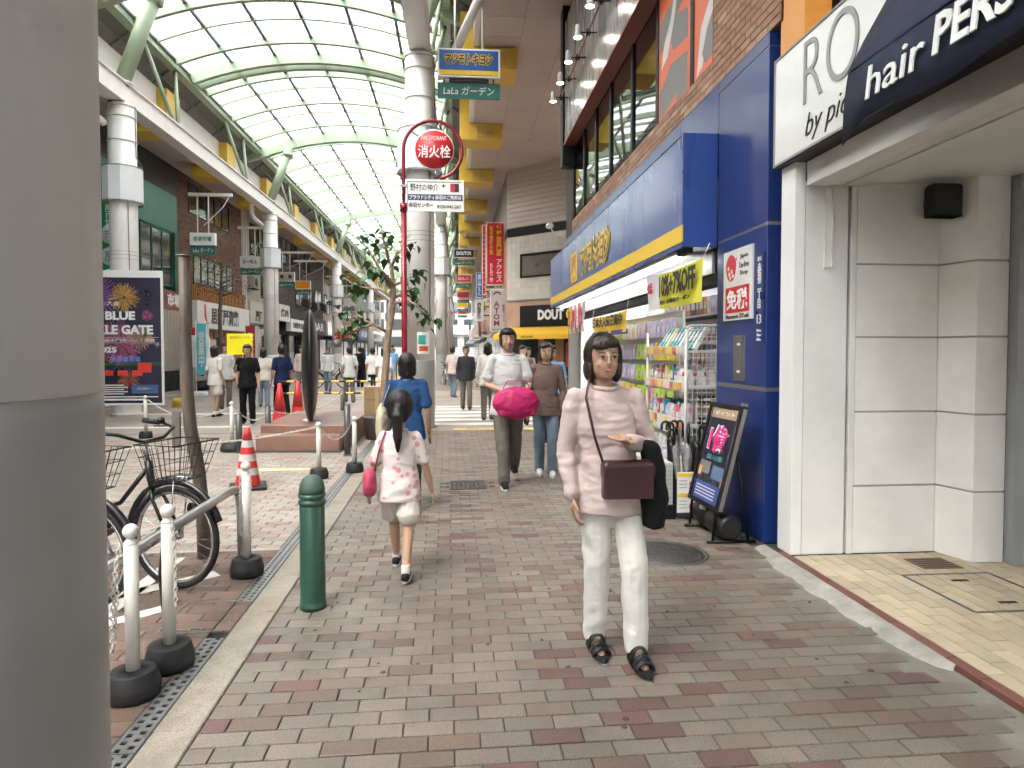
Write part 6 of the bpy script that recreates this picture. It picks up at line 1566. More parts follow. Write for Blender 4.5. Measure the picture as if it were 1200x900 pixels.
# rear wall shelves inside the shop near the pillar
ws = thing('wall_shelf', 'wall shelving with boxed goods inside the shop above the wire rack', 'shelf', (0,0,0))
for z in (1.30,1.62,1.94): part('board', m_rackw, ws, (2.95,3.30,5.89,11.5,z-0.025,z))
part('upright', m_rackw, ws, (3.30,3.33,5.89,11.5,0.013,2.2))
for k, z in enumerate((1.30,1.62,1.94)):
    y = 5.98; q_ = -1
    while y < 9.5:
        q_ += 1
        c = sr.choice(['navy','purple','pink','white','lilac','brown','red','orange']); w_ = sr.choice([0.1,0.14,0.18])
        product('box', c, (3.05,y+w_/2,z+0.0005), '%s boxed item, %s from the pillar on the %s wall shelf inside the shop' % (c, ORD[q_], ['lower','middle','upper'][k]), 'boxes on the wall shelves', w_, 0.1, 0.22); y += w_+0.012
# umbrellas in a bin with price board
bn = thing('umbrella_bin', 'translucent grey bin holding folded black umbrellas', 'bin', (2.06,5.88,0))
b = MB(); b.lathe([(0.12,0.0),(0.13,0.01),(0.155,0.36),(0.16,0.36),(0.16,0.355)],22,caps=False); b.lathe([(0.12,0.002),(0,0.002)],22); b.build('bucket', mat('smoke_plastic',(0.10,0.10,0.10),0.25,var=0.1), bn)
m_umb = mat('umbrella_black',(0.006,0.006,0.007),0.35,var=0.15); m_umbc = mat('umbrella_sleeve',(0.22,0.225,0.23),0.25,var=0.3,scale=30)
def umbrella(x, y, lx, ly, rz, label, clear, hz=0.86):
    t = thing('umbrella', label, 'umbrella', (x,y,0.012), rz, 'umbrellas in the bin')
    b = MB(); b.tube([(0,0,0.0),(lx*0.15,ly*0.15,0.12),(lx*0.75,ly*0.75,0.62),(lx*0.8,ly*0.8,0.66)],[0.006,0.02,0.032,0.012],9); b.build('folded_canopy', m_umbc if clear else m_umb, t)
    top = Vector((lx,ly,hz-0.06)); b = MB(); b.tube([(lx*0.8,ly*0.8,0.65),tuple(top)],0.006,6); b.build('shaft', m_seam, t)
    hk = [top + Vector((0.035-0.035*math.cos(a),0,0.045*math.sin(a)+0.0)) for a in [PI*i/8 for i in range(9)]]
    b = MB(); b.tube([top-Vector((0,0,0.10))]+hk+[hk[-1]-Vector((0,0,0.03))],0.0115,8); b.build('hook_handle', m_umb, t)
for i,(a,lx,rz) in enumerate(((0.2,0.06,0.3),(1.1,0.05,1.2),(2.0,0.07,2.4),(2.9,0.08,3.0),(3.7,0.09,3.6),(4.5,0.06,4.4),(5.3,0.08,5.2),(0.7,0.03,2.0),(3.3,0.02,0.9))):
    umbrella(2.06+0.06*math.cos(a),5.88+0.06*math.sin(a),lx,0.01*i-0.03,rz,'folded umbrella with %s standing at the %s of the grey bin' % ('grey sleeve' if i % 3 else 'black canopy', ['right rim','far right rim','far rim','far left rim','left rim','near left rim','near right rim','centre right','centre left'][i]), bool(i % 3), 0.80+0.02*(i%4))
t = thing('umbrella', 'single black umbrella hooked on the wire rack left of the bin', 'umbrella', (1.98,6.06,0.25)); t['group']='umbrellas in the bin'
b = MB(); b.tube([(0,0,0.0),(0,0,0.1),(0,0,0.42),(0,0,0.46)],[0.006,0.022,0.03,0.01],9); b.build('folded_canopy', m_umb, t); b = MB(); b.tube([(0,0,0.45),(0,0,0.55)]+[(0.035-0.035*math.cos(a),0,0.55+0.045*math.sin(a)) for a in [PI*i/8 for i in range(9)]],0.011,8); b.build('hook_handle', m_umb, t)
pb = thing('price_board', 'white price board with yellow headers and red prices before the umbrellas', 'price board', (2.045,5.70,0.07))
part('board', m_acr, pb, (-0.115,0.115,-0.006,0.006,0.0,0.36))
for z,n_ in ((0.19,'599'),(0.01,'699')):
    part('header', m_yellow, pb, (-0.11,0.06,-0.0085,-0.0065,z+0.13,z+0.16)); part('header_blue', PM['teal'], pb, (0.061,0.11,-0.0085,-0.0065,z+0.13,z+0.16)); text(n_, m_red, pb, (0.045,-0.008,z+0.05), '-Y', w=0.11, h=0.07, bold=0.04, depth=0.001)
    for q in range(3): part('print_line', PM['grey'], pb, (-0.1,-0.03,-0.0082,-0.0065,z+0.03+q*0.03,z+0.036+q*0.03))
part('clip', m_black, pb, (-0.02,0.02,0.007,0.02,0.3,0.37))
wb = thing('wire_box_stand', 'low white grid stand with price card left of the umbrella bin', 'stand', (1.86,5.86,0))
part('box_body', m_rackw, wb, (-0.09,0.05,-0.10,0.12,0.13,0.50)); part('foot', m_black, wb, (-0.11,0.07,-0.12,0.14,0.0,0.125))
for i in range(6): part('grid_wire', PM['grey'], wb, (-0.02+i*0.012,-0.018+i*0.012,-0.103,-0.1005,0.14,0.49))
for i in range(9): part('grid_wire', PM['grey'], wb, (-0.025,0.048,-0.105,-0.1032,0.15+i*0.04,0.153+i*0.04))
cd = part('price_card', m_acr, wb, (-0.10,-0.03,-0.112,-0.106,0.16,0.48)); part('card_header', m_yellow, cd, (-0.098,-0.032,-0.1135,-0.1122,0.40,0.44)); text('0', m_red, cd, (-0.05,-0.114,0.24), '-Y', h=0.07, bold=0.04, depth=0.001)
# A-frame poster stand
af = thing('poster_stand', 'black framed poster stand leaning back before the blue pillar', 'poster stand', (0,0,0))
p00, p10 = Vector((1.985,5.56,0.235)), Vector((2.000,4.93,0.245)); p01, p11 = Vector((2.185,5.56,1.06)), Vector((2.20,4.93,1.07))
xr = (p10-p00).normalized(); yu = (p01-p00).normalized(); nn_ = xr.cross(yu).normalized(); Wd = (p10-p00).length; Hd = (p01-p00).length
AM = Matrix((xr,yu,nn_)).transposed().to_4x4(); AM.translation = p00
AF = (tuple(xr),tuple(yu),tuple(nn_))
def abx(name, m, parent, *bs):
    b = MB()
    for (x0,x1,y0,y1,z0,z1) in bs: b.add([AM @ Vector(q) for q in ((x0,y0,z0),(x1,y0,z0),(x1,y1,z0),(x0,y1,z0),(x0,y0,z1),(x1,y0,z1),(x1,y1,z1),(x0,y1,z1))],[(3,2,1,0),(4,5,6,7),(0,1,5,4),(1,2,6,5),(2,3,7,6),(3,0,4,7)])
    return b.build(name, m, parent)
f_ = 0.035
abx('frame', m_black, af, (0,f_,0,Hd,-0.025,0.012),(Wd-f_,Wd,0,Hd,-0.025,0.012),(f_+0.0005,Wd-f_-0.0005,0,f_,-0.025,0.011),(f_+0.0005,Wd-f_-0.0005,Hd-f_,Hd,-0.025,0.011))
abx('frame_trim', m_seam, af, (Wd+0.0005,Wd+0.008,0.02,Hd-0.02,-0.02,0.01)); abx('corner_clip', m_seam, af, (-0.01,0.05,Hd+0.0005,Hd+0.025,-0.015,0.015),(Wd-0.05,Wd+0.01,Hd+0.0005,Hd+0.025,-0.015,0.015),(Wd*0.45,Wd*0.55,-0.03,-0.0005,-0.015,0.015))
ps = abx('print', mat('poster_navy',(0.012,0.014,0.03),0.3,var=0.4,scale=9,coat=0.1), af, (f_,Wd-f_,f_,Hd-f_,-0.012,0.0))
abx('print_header', plain('poster_tan',(0.40,0.28,0.18),0.35), ps, (f_+0.005,Wd-f_-0.005,Hd*0.855,Hd-f_-0.005,0.0003,0.0015))
text('1億', plain('poster_magenta',(0.70,0.04,0.22),0.4), ps, AM @ Vector((Wd*0.48,Hd*0.655,0.003)), AF, w=Wd*0.56, h=Hd*0.26, bold=0.05, depth=0.001)
text('1億', m_whitetext, ps, AM @ Vector((Wd*0.48,Hd*0.655,0.0012)), AF, w=Wd*0.60, h=Hd*0.28, bold=0.085, depth=0.0008)
text('ポイント', m_whitetext, ps, AM @ Vector((Wd*0.5,Hd*0.905,0.003)), AF, w=Wd*0.6, h=Hd*0.045, depth=0.001)
text('還元祭', plain('poster_teal',(0.1,0.35,0.42),0.4), ps, AM @ Vector((Wd*0.5,Hd*0.47,0.002)), AF, w=Wd*0.5, h=Hd*0.05, depth=0.001)
abx('print_panel', plain('panel_brown',(0.20,0.18,0.17),0.4), ps, (Wd*0.12,Wd*0.44,Hd*0.30,Hd*0.42,0.0003,0.0015)); abx('print_panel', plain('panel_blue',(0.10,0.17,0.30),0.4), ps, (Wd*0.52,Wd*0.88,Hd*0.27,Hd*0.40,0.0003,0.0015))
abx('print_footer', plain('footer_blue',(0.04,0.07,0.25),0.4), ps, (f_+0.003,Wd-f_-0.003,f_+0.003,Hd*0.22,0.0003,0.0012))
for q in range(4): abx('print_line', m_whitetext, ps, (Wd*0.15,Wd*0.75,Hd*(0.08+0.03*q),Hd*(0.088+0.03*q),0.0014,0.002))
for (u_,v_) in ((0.10,0.27),(0.84,0.22)): abx('print_hand', plain('poster_skin',(0.65,0.36,0.16),0.4), ps, (Wd*u_,Wd*(u_+0.1),Hd*v_,Hd*(v_+0.09),0.0016,0.0022))
b = MB()
for y in (5.5,4.99): b.tube([(1.93,y,0.012),(2.32,y,0.012)],0.014,8); b.tube([(1.975,y,0.02),(1.995,y,0.24),(2.19,y,1.05)],0.012,8); b.tube([(2.26,y,0.02),(2.15,y,0.8)],0.012,8)
b.build('leg_frame', m_black, af)
wt = MB(); wt.tube([(2.10,4.93,0.13),(2.10,4.96,0.13),(2.10,5.0,0.13),(2.10,5.22,0.125),(2.10,5.25,0.115),(2.10,5.30,0.115),(2.10,5.33,0.125),(2.10,5.52,0.13),(2.10,5.56,0.13)],[0.075,0.095,0.105,0.105,0.075,0.075,0.105,0.105,0.08],20); wt.build('water_weight', mat('black_plastic',(0.008,0.008,0.009),0.4,var=0.12,dirt=0.2,dirt_col=(0.035,0.032,0.03)), af)
# banners under the blue sign
def banner(name, label, x, y0, y1, z0, z1, mats, split, texts, slant=0.0, cords=True):
    """cloth hung along the street, street side facing the reader"""
    t = thing(name, label, 'banner', (0,0,0)); n = 18; vs=[]; b = MB()
    for i in range(n+1):
        f = i/n; y = y1 + (y0-y1)*f
        for k in range(5):
            g_ = k/4; vs.append((x + 0.018*math.sin(i*0.9+k*0.5)*(0.3+g_), y, z1 + slant*f - (z1-z0)*g_ - 0.03*math.sin(PI*f)*(1-g_)))
    b.add(vs,[(i*5+k,(i)*5+k+1,(i+1)*5+k+1,(i+1)*5+k) for i in range(n) for k in range(4)],0,True)
    b.m = [0 if (f_[0]//5)/n < split else 1 for f_ in b.f]
    o = b.build('cloth', mats, t)
    for (s_, m_, yy, zz, w, h_) in texts: text(s_, m_, t, (x-0.034,yy,zz), '-X', w=w, h=h_, bold=0.03, depth=0.002)
    if cords:
        for yy in (y0,y1): b = MB(); b.cyl((x,yy,z1+(slant if yy==y0 else 0)),(x+0.05,yy,2.44),0.004,n=5); b.build('cord', m_white, t)
    return t
m_cy = mat('banner_yellow',(0.66,0.62,0.05),0.7,var=0.08); m_cw = mat('banner_white',(0.66,0.62,0.66),0.7,var=0.06)
banner('sale_banner','yellow and white sale banner with black figures hung over the wire rack',2.15,5.69,7.45,1.95,2.34,[m_cw,m_cy],0.26,[('10%+7%OFF',m_blacktext,6.34,2.165,1.06,0.22),('免税',m_red,7.22,2.18,0.2,0.12),('最大 お得なクーポン',m_blacktext,6.4,2.0,0.9,0.045)],-0.02)
banner('long_banner','yellow banner with black characters and purple hem farther into the shop front',2.3,8.9,11.2,1.76,2.06,[m_yellow,m_yellow],0.0,[('日本大人気発売中',m_blacktext,10.05,1.95,2.0,0.17)],0.0)
part('purple_hem', plain('hem_purple',(0.08,0.04,0.22),0.6), bpy.data.objects['long_banner'], (2.285,2.315,8.92,11.18,1.735,1.80))
for i,(y,c,lb) in enumerate(((12.9,'yellow','yellow'),(12.45,'pink','pink'),(12.0,'red','red'),(11.6,'white','white'))):
    t = thing('pennant', '%s vertical pennant hanging under the far end of the blue sign' % lb, 'pennant', (2.2,y,0), 0, 'pennants under the blue sign')
    b = MB(); vs=[]
    for k in range(7): vs += [(0.02*math.sin(k),-0.17,2.38-k*0.09),(0.02*math.sin(k+1),0.17,2.38-k*0.09)]
    b.add(vs,[(2*k,2*k+1,2*k+3,2*k+2) for k in range(6)],0,True); b.build('cloth', PM[c], t); text('特価', m_red if c!='red' else m_whitetext, t, (-0.025,0,2.1), '-X', w=0.16, h=0.35, vertical=True, bold=0.03, depth=0.002)

# ================================================================ BICYCLES
m_tyre = mat('tyre', (0.007,0.007,0.007), 0.7, var=0.15); m_chrome = mat('chrome', (0.5,0.5,0.49), 0.22, var=0.12, scale=12, metal=0.9); m_wire = mat('black_wire', (0.007,0.007,0.007), 0.4)
def bicycle(loc, rz, label, colr, steer=0.0):
    t = thing('bicycle', label, 'bicycle', loc, rz, 'parked bicycles')
    m_f = mat('bike_'+colr, {'silver':(0.45,0.44,0.42),'black':(0.009,0.009,0.010),'white':(0.55,0.54,0.52)}[colr], 0.3, var=0.06, metal=0.5 if colr=='silver' else 0.1, coat=0.3)
    Rw = 0.325; WB = 1.10   # local origin under the front axle, rear wheel at -x
    def wheel(cx, par):
        b = MB(); b.tube([(cx+Rw*0.945*math.cos(a),0,Rw+Rw*0.945*math.sin(a)) for a in [2*PI*i/40 for i in range(40)]],0.019,8,closed=True); ty = b.build('tyre', m_tyre, par)
        b = MB(); b.tube([(cx+0.285*math.cos(a),0,Rw+0.285*math.sin(a)) for a in [2*PI*i/40 for i in range(40)]],0.0125,6,closed=True); b.build('rim', m_chrome, ty)
        b = MB()
        for i in range(28):
            a = 2*PI*i/28; s_ = 0.025*(1 if i%2 else -1); b.cyl((cx+0.02*math.cos(a+0.8),s_,Rw+0.02*math.sin(a+0.8)),(cx+0.28*math.cos(a),0,Rw+0.28*math.sin(a)),0.0011,n=3,caps=False)
        o = b.build('spokes', m_chrome, ty); o['kind']='stuff'
        b = MB(); b.cyl((cx,-0.05,Rw),(cx,0.05,Rw),0.022,n=12); b.build('hub', m_chrome, ty)
        b = MB(); b.tube([(cx+0.352*math.cos(a),0,Rw+0.352*math.sin(a)) for a in [R(20)+R(150)*i/18 for i in range(19)]],[0.021]*19,8,flat=1.0); b.build('mudguard', m_f, ty)
    wheel(0.0, t); wheel(-WB, t)
    HT = Vector((-0.20,0,0.80)); HB = Vector((-0.165,0,0.62)); BB = Vector((-0.66,0,0.28)); ST = Vector((-0.80,0,0.74)); AX_ = Vector((-WB,0,Rw))
    b = MB(); b.tube([HB,(-0.35,0,0.38),BB],0.019,10); b.tube([HT-Vector((0,0,0.04)),(-0.42,0,0.52),(-0.70,0,0.42)],0.015,10); b.cyl(BB,ST,0.017,n=10)
    for s_ in (-1,1): b.cyl(BB+Vector((0,s_*0.03,0)),AX_+Vector((0,s_*0.055,0)),0.010,n=8); b.cyl((-0.745,s_*0.02,0.56),AX_+Vector((0,s_*0.055,0)),0.008,n=8)
    b.cyl(HB,HT,0.024,n=12); b.build('frame', m_f, t)
    b = MB()
    for s_ in (-1,1): b.tube([HB+Vector((0.01,s_*0.03,0)),(-0.12,s_*0.05,0.56),(0.0,s_*0.052,Rw)],0.011,8)
    b.build('fork', m_f, t)
    b = MB(); b.cyl(HT,(-0.225,0,0.93),0.013,n=10); b.build('stem', m_chrome, t)
    hb = [(-0.46,-0.27,1.02),(-0.34,-0.28,1.01),(-0.20,-0.22,0.99),(-0.17,-0.10,0.94),(-0.225,0,0.92),(-0.17,0.10,0.94),(-0.20,0.22,0.99),(-0.34,0.28,1.01),(-0.46,0.27,1.02)]
    b = MB(); b.tube(hb,0.011,10); h_ = b.build('handlebar', m_wire if colr!='silver' else m_wire, t)
    for s_ in (-1,1):
        b = MB(); b.tube([(-0.37,s_*0.279,1.012),(-0.49,s_*0.268,1.024)],[0.017,0.019],10); b.build('grip', m_tyre, h_)
        b = MB(); b.tube([(-0.30,s_*0.27,1.0),(-0.34,s_*0.31,0.985),(-0.45,s_*0.315,0.98)],[0.008,0.006,0.005],6); b.build('brake_lever', m_wire, h_)
    b = MB(); b.ball((-0.33,0.25,1.03),0.025,10,6); b.build('bell', m_wire, h_)
    # front wire basket
    b = MB(); 
    def lvl(z, hx, hy, cx): return [(cx-hx,-hy,z),(cx+hx,-hy,z),(cx+hx,hy,z),(cx-hx,hy,z)]
    lo = lvl(0.70,0.10,0.13,0.02); hi = lvl(0.93,0.15,0.19,0.03)
    b.tube(hi,0.005,6,closed=True); b.tube(lo,0.004,6,closed=True)
    for q in (0.33,0.66): b.tube([Vector(a).lerp(Vector(c),q) for a,c in zip(lo,hi)],0.0025,4,closed=True)
    for e in range(4):
        n_ = 7
        for i in range(n_):
            f = i/n_; a = Vector(lo[e]).lerp(Vector(lo[(e+1)%4]),f); c = Vector(hi[e]).lerp(Vector(hi[(e+1)%4]),f); b.cyl(a,c,0.0025,n=4,caps=False)
    for i in range(6): b.cyl((-0.08+i*0.04,-0.13,0.70),(-0.08+i*0.04,0.13,0.70),0.0025,n=4,caps=False); b.cyl((-0.08,-0.13+i*0.052,0.70),(0.12,-0.13+i*0.052,0.70),0.0025,n=4,caps=False)
    b.build('basket', m_wire, t)
    b = MB(); b.tube([(-0.17,0.03,0.66),(-0.06,0.05,0.70),(0.1,0.05,0.695)],0.006,6); b.tube([(0.05,0.06,0.69),(0.0,0.06,Rw)],0.005,6); b.tube([(0.05,-0.06,0.69),(0.0,-0.06,Rw)],0.005,6); b.build('basket_stay', m_chrome, t)
    b = MB(); b.cyl((0.045,0.08,0.50),(0.12,0.08,0.50),0.03,0.036,n=12); b.build('headlamp', m_wire, t)
    b = MB(); b.cyl(ST,(-0.815,0,0.84),0.012,n=8); b.build('seat_post', m_chrome, t)
    b = MB(); b.ball((-0.86,0,0.875),0.13,14,8,sc=(1.0,0.72,0.28)); b.ball((-0.74,0,0.88),0.08,12,7,sc=(1.2,0.42,0.35)); b.build('saddle', m_tyre, t)
    b = MB(); b.tube([(-0.60,0.06,0.28),(-0.80,0.062,0.34),(-WB,0.062,0.37)],[0.05,0.05,0.035],10,flat=0.3); b.build('chain_guard', m_f, t)
    b = MB(); b.cyl((-0.66,-0.09,0.28),(-0.66,0.09,0.28),0.012,n=8); b.tube([(-0.66,0.095,0.28),(-0.60,0.10,0.13)],0.009,6); b.tube([(-0.66,-0.095,0.28),(-0.72,-0.10,0.43)],0.009,6); b.box(-0.65,-0.55,0.10,0.18,0.115,0.135); b.box(-0.77,-0.67,-0.18,-0.10,0.42,0.44); b.build('crank', m_chrome, t)
    b = MB(); b.box(-1.28,-0.92,-0.06,0.06,0.715,0.727); b.tube([(-1.2,0.06,0.715),(-WB,0.06,Rw)],0.006,6); b.tube([(-1.2,-0.06,0.715),(-WB,-0.06,Rw)],0.006,6); b.tube([(-0.93,0,0.72),(-0.80,0,0.70)],0.006,6); b.build('carrier', m_chrome, t)
    b = MB(); b.tube([(-WB+0.02,0.07,Rw-0.04),(-WB-0.06,0.11,0.01)],0.008,6); b.tube([(-WB+0.02,-0.07,Rw-0.04),(-WB-0.06,-0.11,0.01)],0.008,6); b.build('kickstand', m_chrome, t)
    return t
bk = bicycle((-1.775,4.32,0.0), R(-20), 'bicycle with wire basket parked at the steel rail, front wheel showing', 'black')
bk2 = bicycle((-2.16,3.98,0.0), R(-14), 'nearer bicycle mostly hidden by the big left column', 'black')
bkw = bicycle((-0.30,28.2,0.0), R(-75), 'white bicycle parked against the distant right column', 'white')
copy_tree(bk2, (0.35,32.2,0), R(-50), 'dark bicycle parked just past the distant right column')
copy_tree(bk2, (-0.05,29.0,0), R(-80), 'dark bicycle parked beside the white one at the distant column')
copy_tree(bk2, (-4.5,27.0,0), R(15), 'dark bicycle standing in the street right of the black disc')

# ================================================================ PEOPLE
from mathutils import noise as mnoise
def loft(b, rings, n=20, mi=0):
    """closed elliptical loft: rings of (centre, rx, ry)"""
    vs = []
    for (c, rx, ry) in rings:
        for k in range(n):
            a = 2*PI*k/n; vs.append((c[0]+rx*math.cos(a), c[1]+ry*math.sin(a), c[2]))
    N = len(rings); fs = [(i*n+k, i*n+(k+1) % n, (i+1)*n+(k+1) % n, (i+1)*n+k) for i in range(N-1) for k in range(n)]
    fs += [tuple(reversed(range(n))), tuple((N-1)*n+k for k in range(n))]
    b.add(vs, fs, mi, True)
def limb(b, pts, rs, n=12):
    b.tube(pts, rs, n)
    for p_, r_ in zip(pts, rs): b.ball(p_, r_*0.995, 12, 8)
def skin_surface(b, voxel, smooth=5, fold=0.0, fscale=(14,14,5), seed=0):
    me = b.mesh('tmp', [m_black]); o = bpy.data.objects.new('tmp', me); TMP.collection.objects.link(o)
    r_ = o.modifiers.new('r','REMESH'); r_.mode = 'VOXEL'; r_.voxel_size = voxel; r_.adaptivity = 0
    s_ = o.modifiers.new('s','SMOOTH'); s_.iterations = smooth; s_.factor = 0.5
    out = eval_mesh(o); bpy.data.objects.remove(o); bpy.data.meshes.remove(me)
    if fold:
        nv_ = [v_.normal.copy() for v_ in out.vertices]
        for v_, nn in zip(out.vertices, nv_):
            q = Vector((v_.co.x*fscale[0], v_.co.y*fscale[1], v_.co.z*fscale[2] + seed*7.3))
            q2 = Vector((q.x*0.7+q.z*0.9, q.y*1.1, q.z*1.5-q.x*0.5))
            f = 0.55*mnoise.noise(q) + 0.35*mnoise.noise(q*2.1) + 0.8*(0.28-abs(mnoise.noise(q2))) + 0.35*(0.28-abs(mnoise.noise(q2*2.3)))
            v_.co += nn*(fold*f)
    out.polygons.foreach_set('use_smooth', [True]*len(out.polygons))
    out.materials.clear()
    return out
m_skin = mat('skin', (0.40,0.235,0.16), 0.55, var=0.06, scale=12)
m_hairk = mat('hair_black', (0.008,0.006,0.0055), 0.42, var=0.3, scale=40, stretch=(6,6,0.6), bump=0.4, bscale=60)
m_hairb = mat('hair_brown', (0.026,0.015,0.010), 0.42, var=0.3, scale=40, stretch=(6,6,0.6), bump=0.4, bscale=60)
m_eyew = plain('eye_white', (0.5,0.47,0.45), 0.3); m_lip = plain('lip', (0.42,0.16,0.13), 0.45)
def cloth(name, col, rough=0.85, fine=500, var=0.06): return mat('cloth_'+name, col, rough, var=var, scale=6, bump=0.15, bscale=fine, spec=0.2)
def floral(name, base, spot):
    if name in MATS: return MATS[name]
    m, n, l, b = _nt(name); geo = n.new('ShaderNodeNewGeometry'); vo = n.new('ShaderNodeTexVoronoi'); vo.inputs['Scale'].default_value = 17
    l.new(geo.outputs['Position'], vo.inputs['Vector']); mr = n.new('ShaderNodeMapRange'); mr.inputs['From Min'].default_value = 0.34; mr.inputs['From Max'].default_value = 0.28; mr.inputs['To Min'].default_value = 0; mr.inputs['To Max'].default_value = 1
    l.new(vo.outputs['Distance'], mr.inputs['Value']); mx = n.new('ShaderNodeMix'); mx.data_type = 'RGBA'; l.new(mr.outputs[0], mx.inputs['Factor']); mx.inputs['A'].default_value = hexc(base); mx.inputs['B'].default_value = hexc(spot)
    l.new(mx.outputs['Result'], b.inputs['Base Color']); b.inputs['Roughness'].default_value = 0.85; MATS[name] = m
    return m
def person(label, loc, rz, H, top, bottom, shoe, hair=None, hair_style='short', sleeve='long', legs='trousers', arms=None, feet=None, lean=(0,0),
           voxel=0.012, face=True, child=False, detail=True, build=1.0, skirt=None, group='pedestrians'):
    """feet = ((xL,yL,lift),(xR,yR,lift)) offsets of the -x and +x foot; arms = ((elbow, wrist), (elbow, wrist)) for -x and +x"""
    t = thing('person', label, 'person', loc, rz, group)
    k = H/1.70; hs = 1.28 if child else 1.0; w = build
    def S(p_): return Vector((p_[0]*k, p_[1]*k, p_[2]*k))
    lx, ly = lean
    hip = 0.90 if not child else 0.82
    feet = feet or ((-0.09,0.10,0.0),(0.09,-0.12,0.0))
    hz = 1.585 - (0.045 if child else 0)
    head = Vector((lx, ly-0.02, hz)); neck = Vector((lx*0.8, ly*0.8+0.01, 1.40 - (0.09 if child else 0)))
    shz = 1.375 - (0.10 if child else 0); shw = 0.165*w if not child else 0.145
    arms = arms or ((( -0.225,0.03,1.08),(-0.235,-0.06,0.83)),((0.225,0.03,1.08),(0.235,-0.06,0.83)))
    # ---------------- body (one continuous surface)
    b = MB()
    hr = hs
    def HE(dx,dy,dz,r_,sc): b.ball(S((head.x+dx*hr, head.y+dy*hr, head.z+dz*hr)), r_*k*hr, 18, 12, sc=sc)
    HE(0,0.012,0.015,0.1,(0.80,0.98,1.0)); HE(0,-0.02,-0.05,0.075,(0.86,0.9,0.95)); HE(0,-0.055,-0.085,0.035,(0.95,0.8,0.8))
    if detail:
        HE(0,-0.105,-0.028,0.015,(0.85,0.95,1.2)); HE(0,-0.096,-0.005,0.012,(0.7,0.9,1.9))
        for s_ in (-1,1): HE(s_*0.083,0.012,-0.018,0.026,(0.4,0.75,1.15)); HE(s_*0.036,-0.068,-0.038,0.024,(1,0.6,0.9))
    limb(b, [S(neck-Vector((0,0,0.05))), S((head.x*0.95, head.y+0.025, head.z-0.08))], [0.058*k*w, 0.05*k*w])
    loft(b, [(S((0,0,hip-0.06)),0.10*k*w,0.075*k),(S((0,0,hip+0.02)),0.15*k*w,0.10*k),(S((lx*0.3,0,hip+0.18)),0.125*k*w,0.085*k),(S((lx*0.6,ly*0.5,1.24-(1.375-shz))),0.132*k*w,0.085*k),(S((lx*0.75,ly*0.7,shz-0.03)),shw*k*0.72,0.062*k),(S((lx*0.8,ly*0.8,shz+0.03)),0.07*k,0.055*k)])
    joints = []
    for i, s_ in enumerate((-1,1)):
        sh = Vector((s_*shw+lx*0.75, ly*0.7+0.005, shz)); el = Vector(arms[i][0]); wr = Vector(arms[i][1])
        joints.append((sh, el, wr))
        limb(b, [S(sh), S(sh.lerp(el,0.5)), S(el), S(el.lerp(wr,0.4)), S(wr)], [0.040*k*w,0.039*k*w,0.034*k*w,0.034*k*w,0.024*k*w])
        d = (wr-el).normalized(); side = Vector((1,0,0)) if abs(d.x) < 0.8 else Vector((0,0,1))
        side = (side - d*side.dot(d)).normalized(); fwd = Vector((0,-1,0)) - d*d.dot(Vector((0,-1,0)))
        fwd = fwd.normalized() if fwd.length > 0.2 else d.cross(side)
        palm = wr + d*0.05
        # the palm is broad front to back: fingers fan along fwd
        for q in (-0.022,0.0,0.022): b.ball(S(palm + fwd*q), 0.0195*k, 10, 8, sc=(1.0,1.0,1.35))
        if voxel <= 0.009:
            inw = -Vector((s_,0,0)); inw = (inw - d*inw.dot(d)).normalized()
            for f_, (q, L_) in enumerate(((0.033,0.070),(0.011,0.080),(-0.011,0.074),(-0.032,0.058))):
                p0 = palm + d*0.025 + fwd*q; p1 = p0 + d*L_*0.5 + inw*0.006; p2 = p1 + (d*0.8+inw*0.55).normalized()*L_*0.36; p3 = p2 + (d*0.45+inw*0.85).normalized()*L_*0.26
                limb(b, [S(p0),S(p1),S(p2),S(p3)], [0.0092*k,0.0088*k,0.0082*k,0.0072*k], 8)
            p0 = palm - d*0.02 + fwd*0.03; p1 = p0 + (fwd*0.75+d*0.65).normalized()*0.032; p2 = p1 + (d*0.9+fwd*0.2+inw*0.3).normalized()*0.03
            limb(b, [S(p0),S(p1),S(p2)], [0.0115*k,0.0098*k,0.0085*k], 8)
        else:
            limb(b, [S(palm+d*0.02),S(palm+d*0.075)], [0.024*k,0.016*k], 8)
    legsj = []
    for i, s_ in enumerate((-1,1)):
        fx, fy, lift = feet[i]
        hp = Vector((s_*0.085*w, 0, hip-0.02)); an = Vector((fx, fy, 0.085+lift))
        mid = hp.lerp(an, 0.5); bend = 0.03 + 0.10*max(0, lift)/0.15
        kn = Vector((mid.x, mid.y-bend-0.02, mid.z+0.01))
        legsj.append((hp, kn, an))
        limb(b, [S(hp),S(hp.lerp(kn,0.5)),S(kn),S(kn.lerp(an,0.35)),S(an)], [0.078*k*w,0.068*k*w,0.052*k*w,0.050*k*w,0.034*k*w])
        limb(b, [S(an+Vector((0,0.03,-0.045))),S(an+Vector((0,-0.06,-0.055))),S(an+Vector((0,-0.145,-0.062)))],[0.034*k,0.034*k,0.022*k])
    me = skin_surface(b, voxel, 4); me.materials.append(m_skin); inst('body', me, t)
    # ---------------- clothes
    b = MB(); e = 0.016
    waist = hip-0.02 if skirt is None else hip
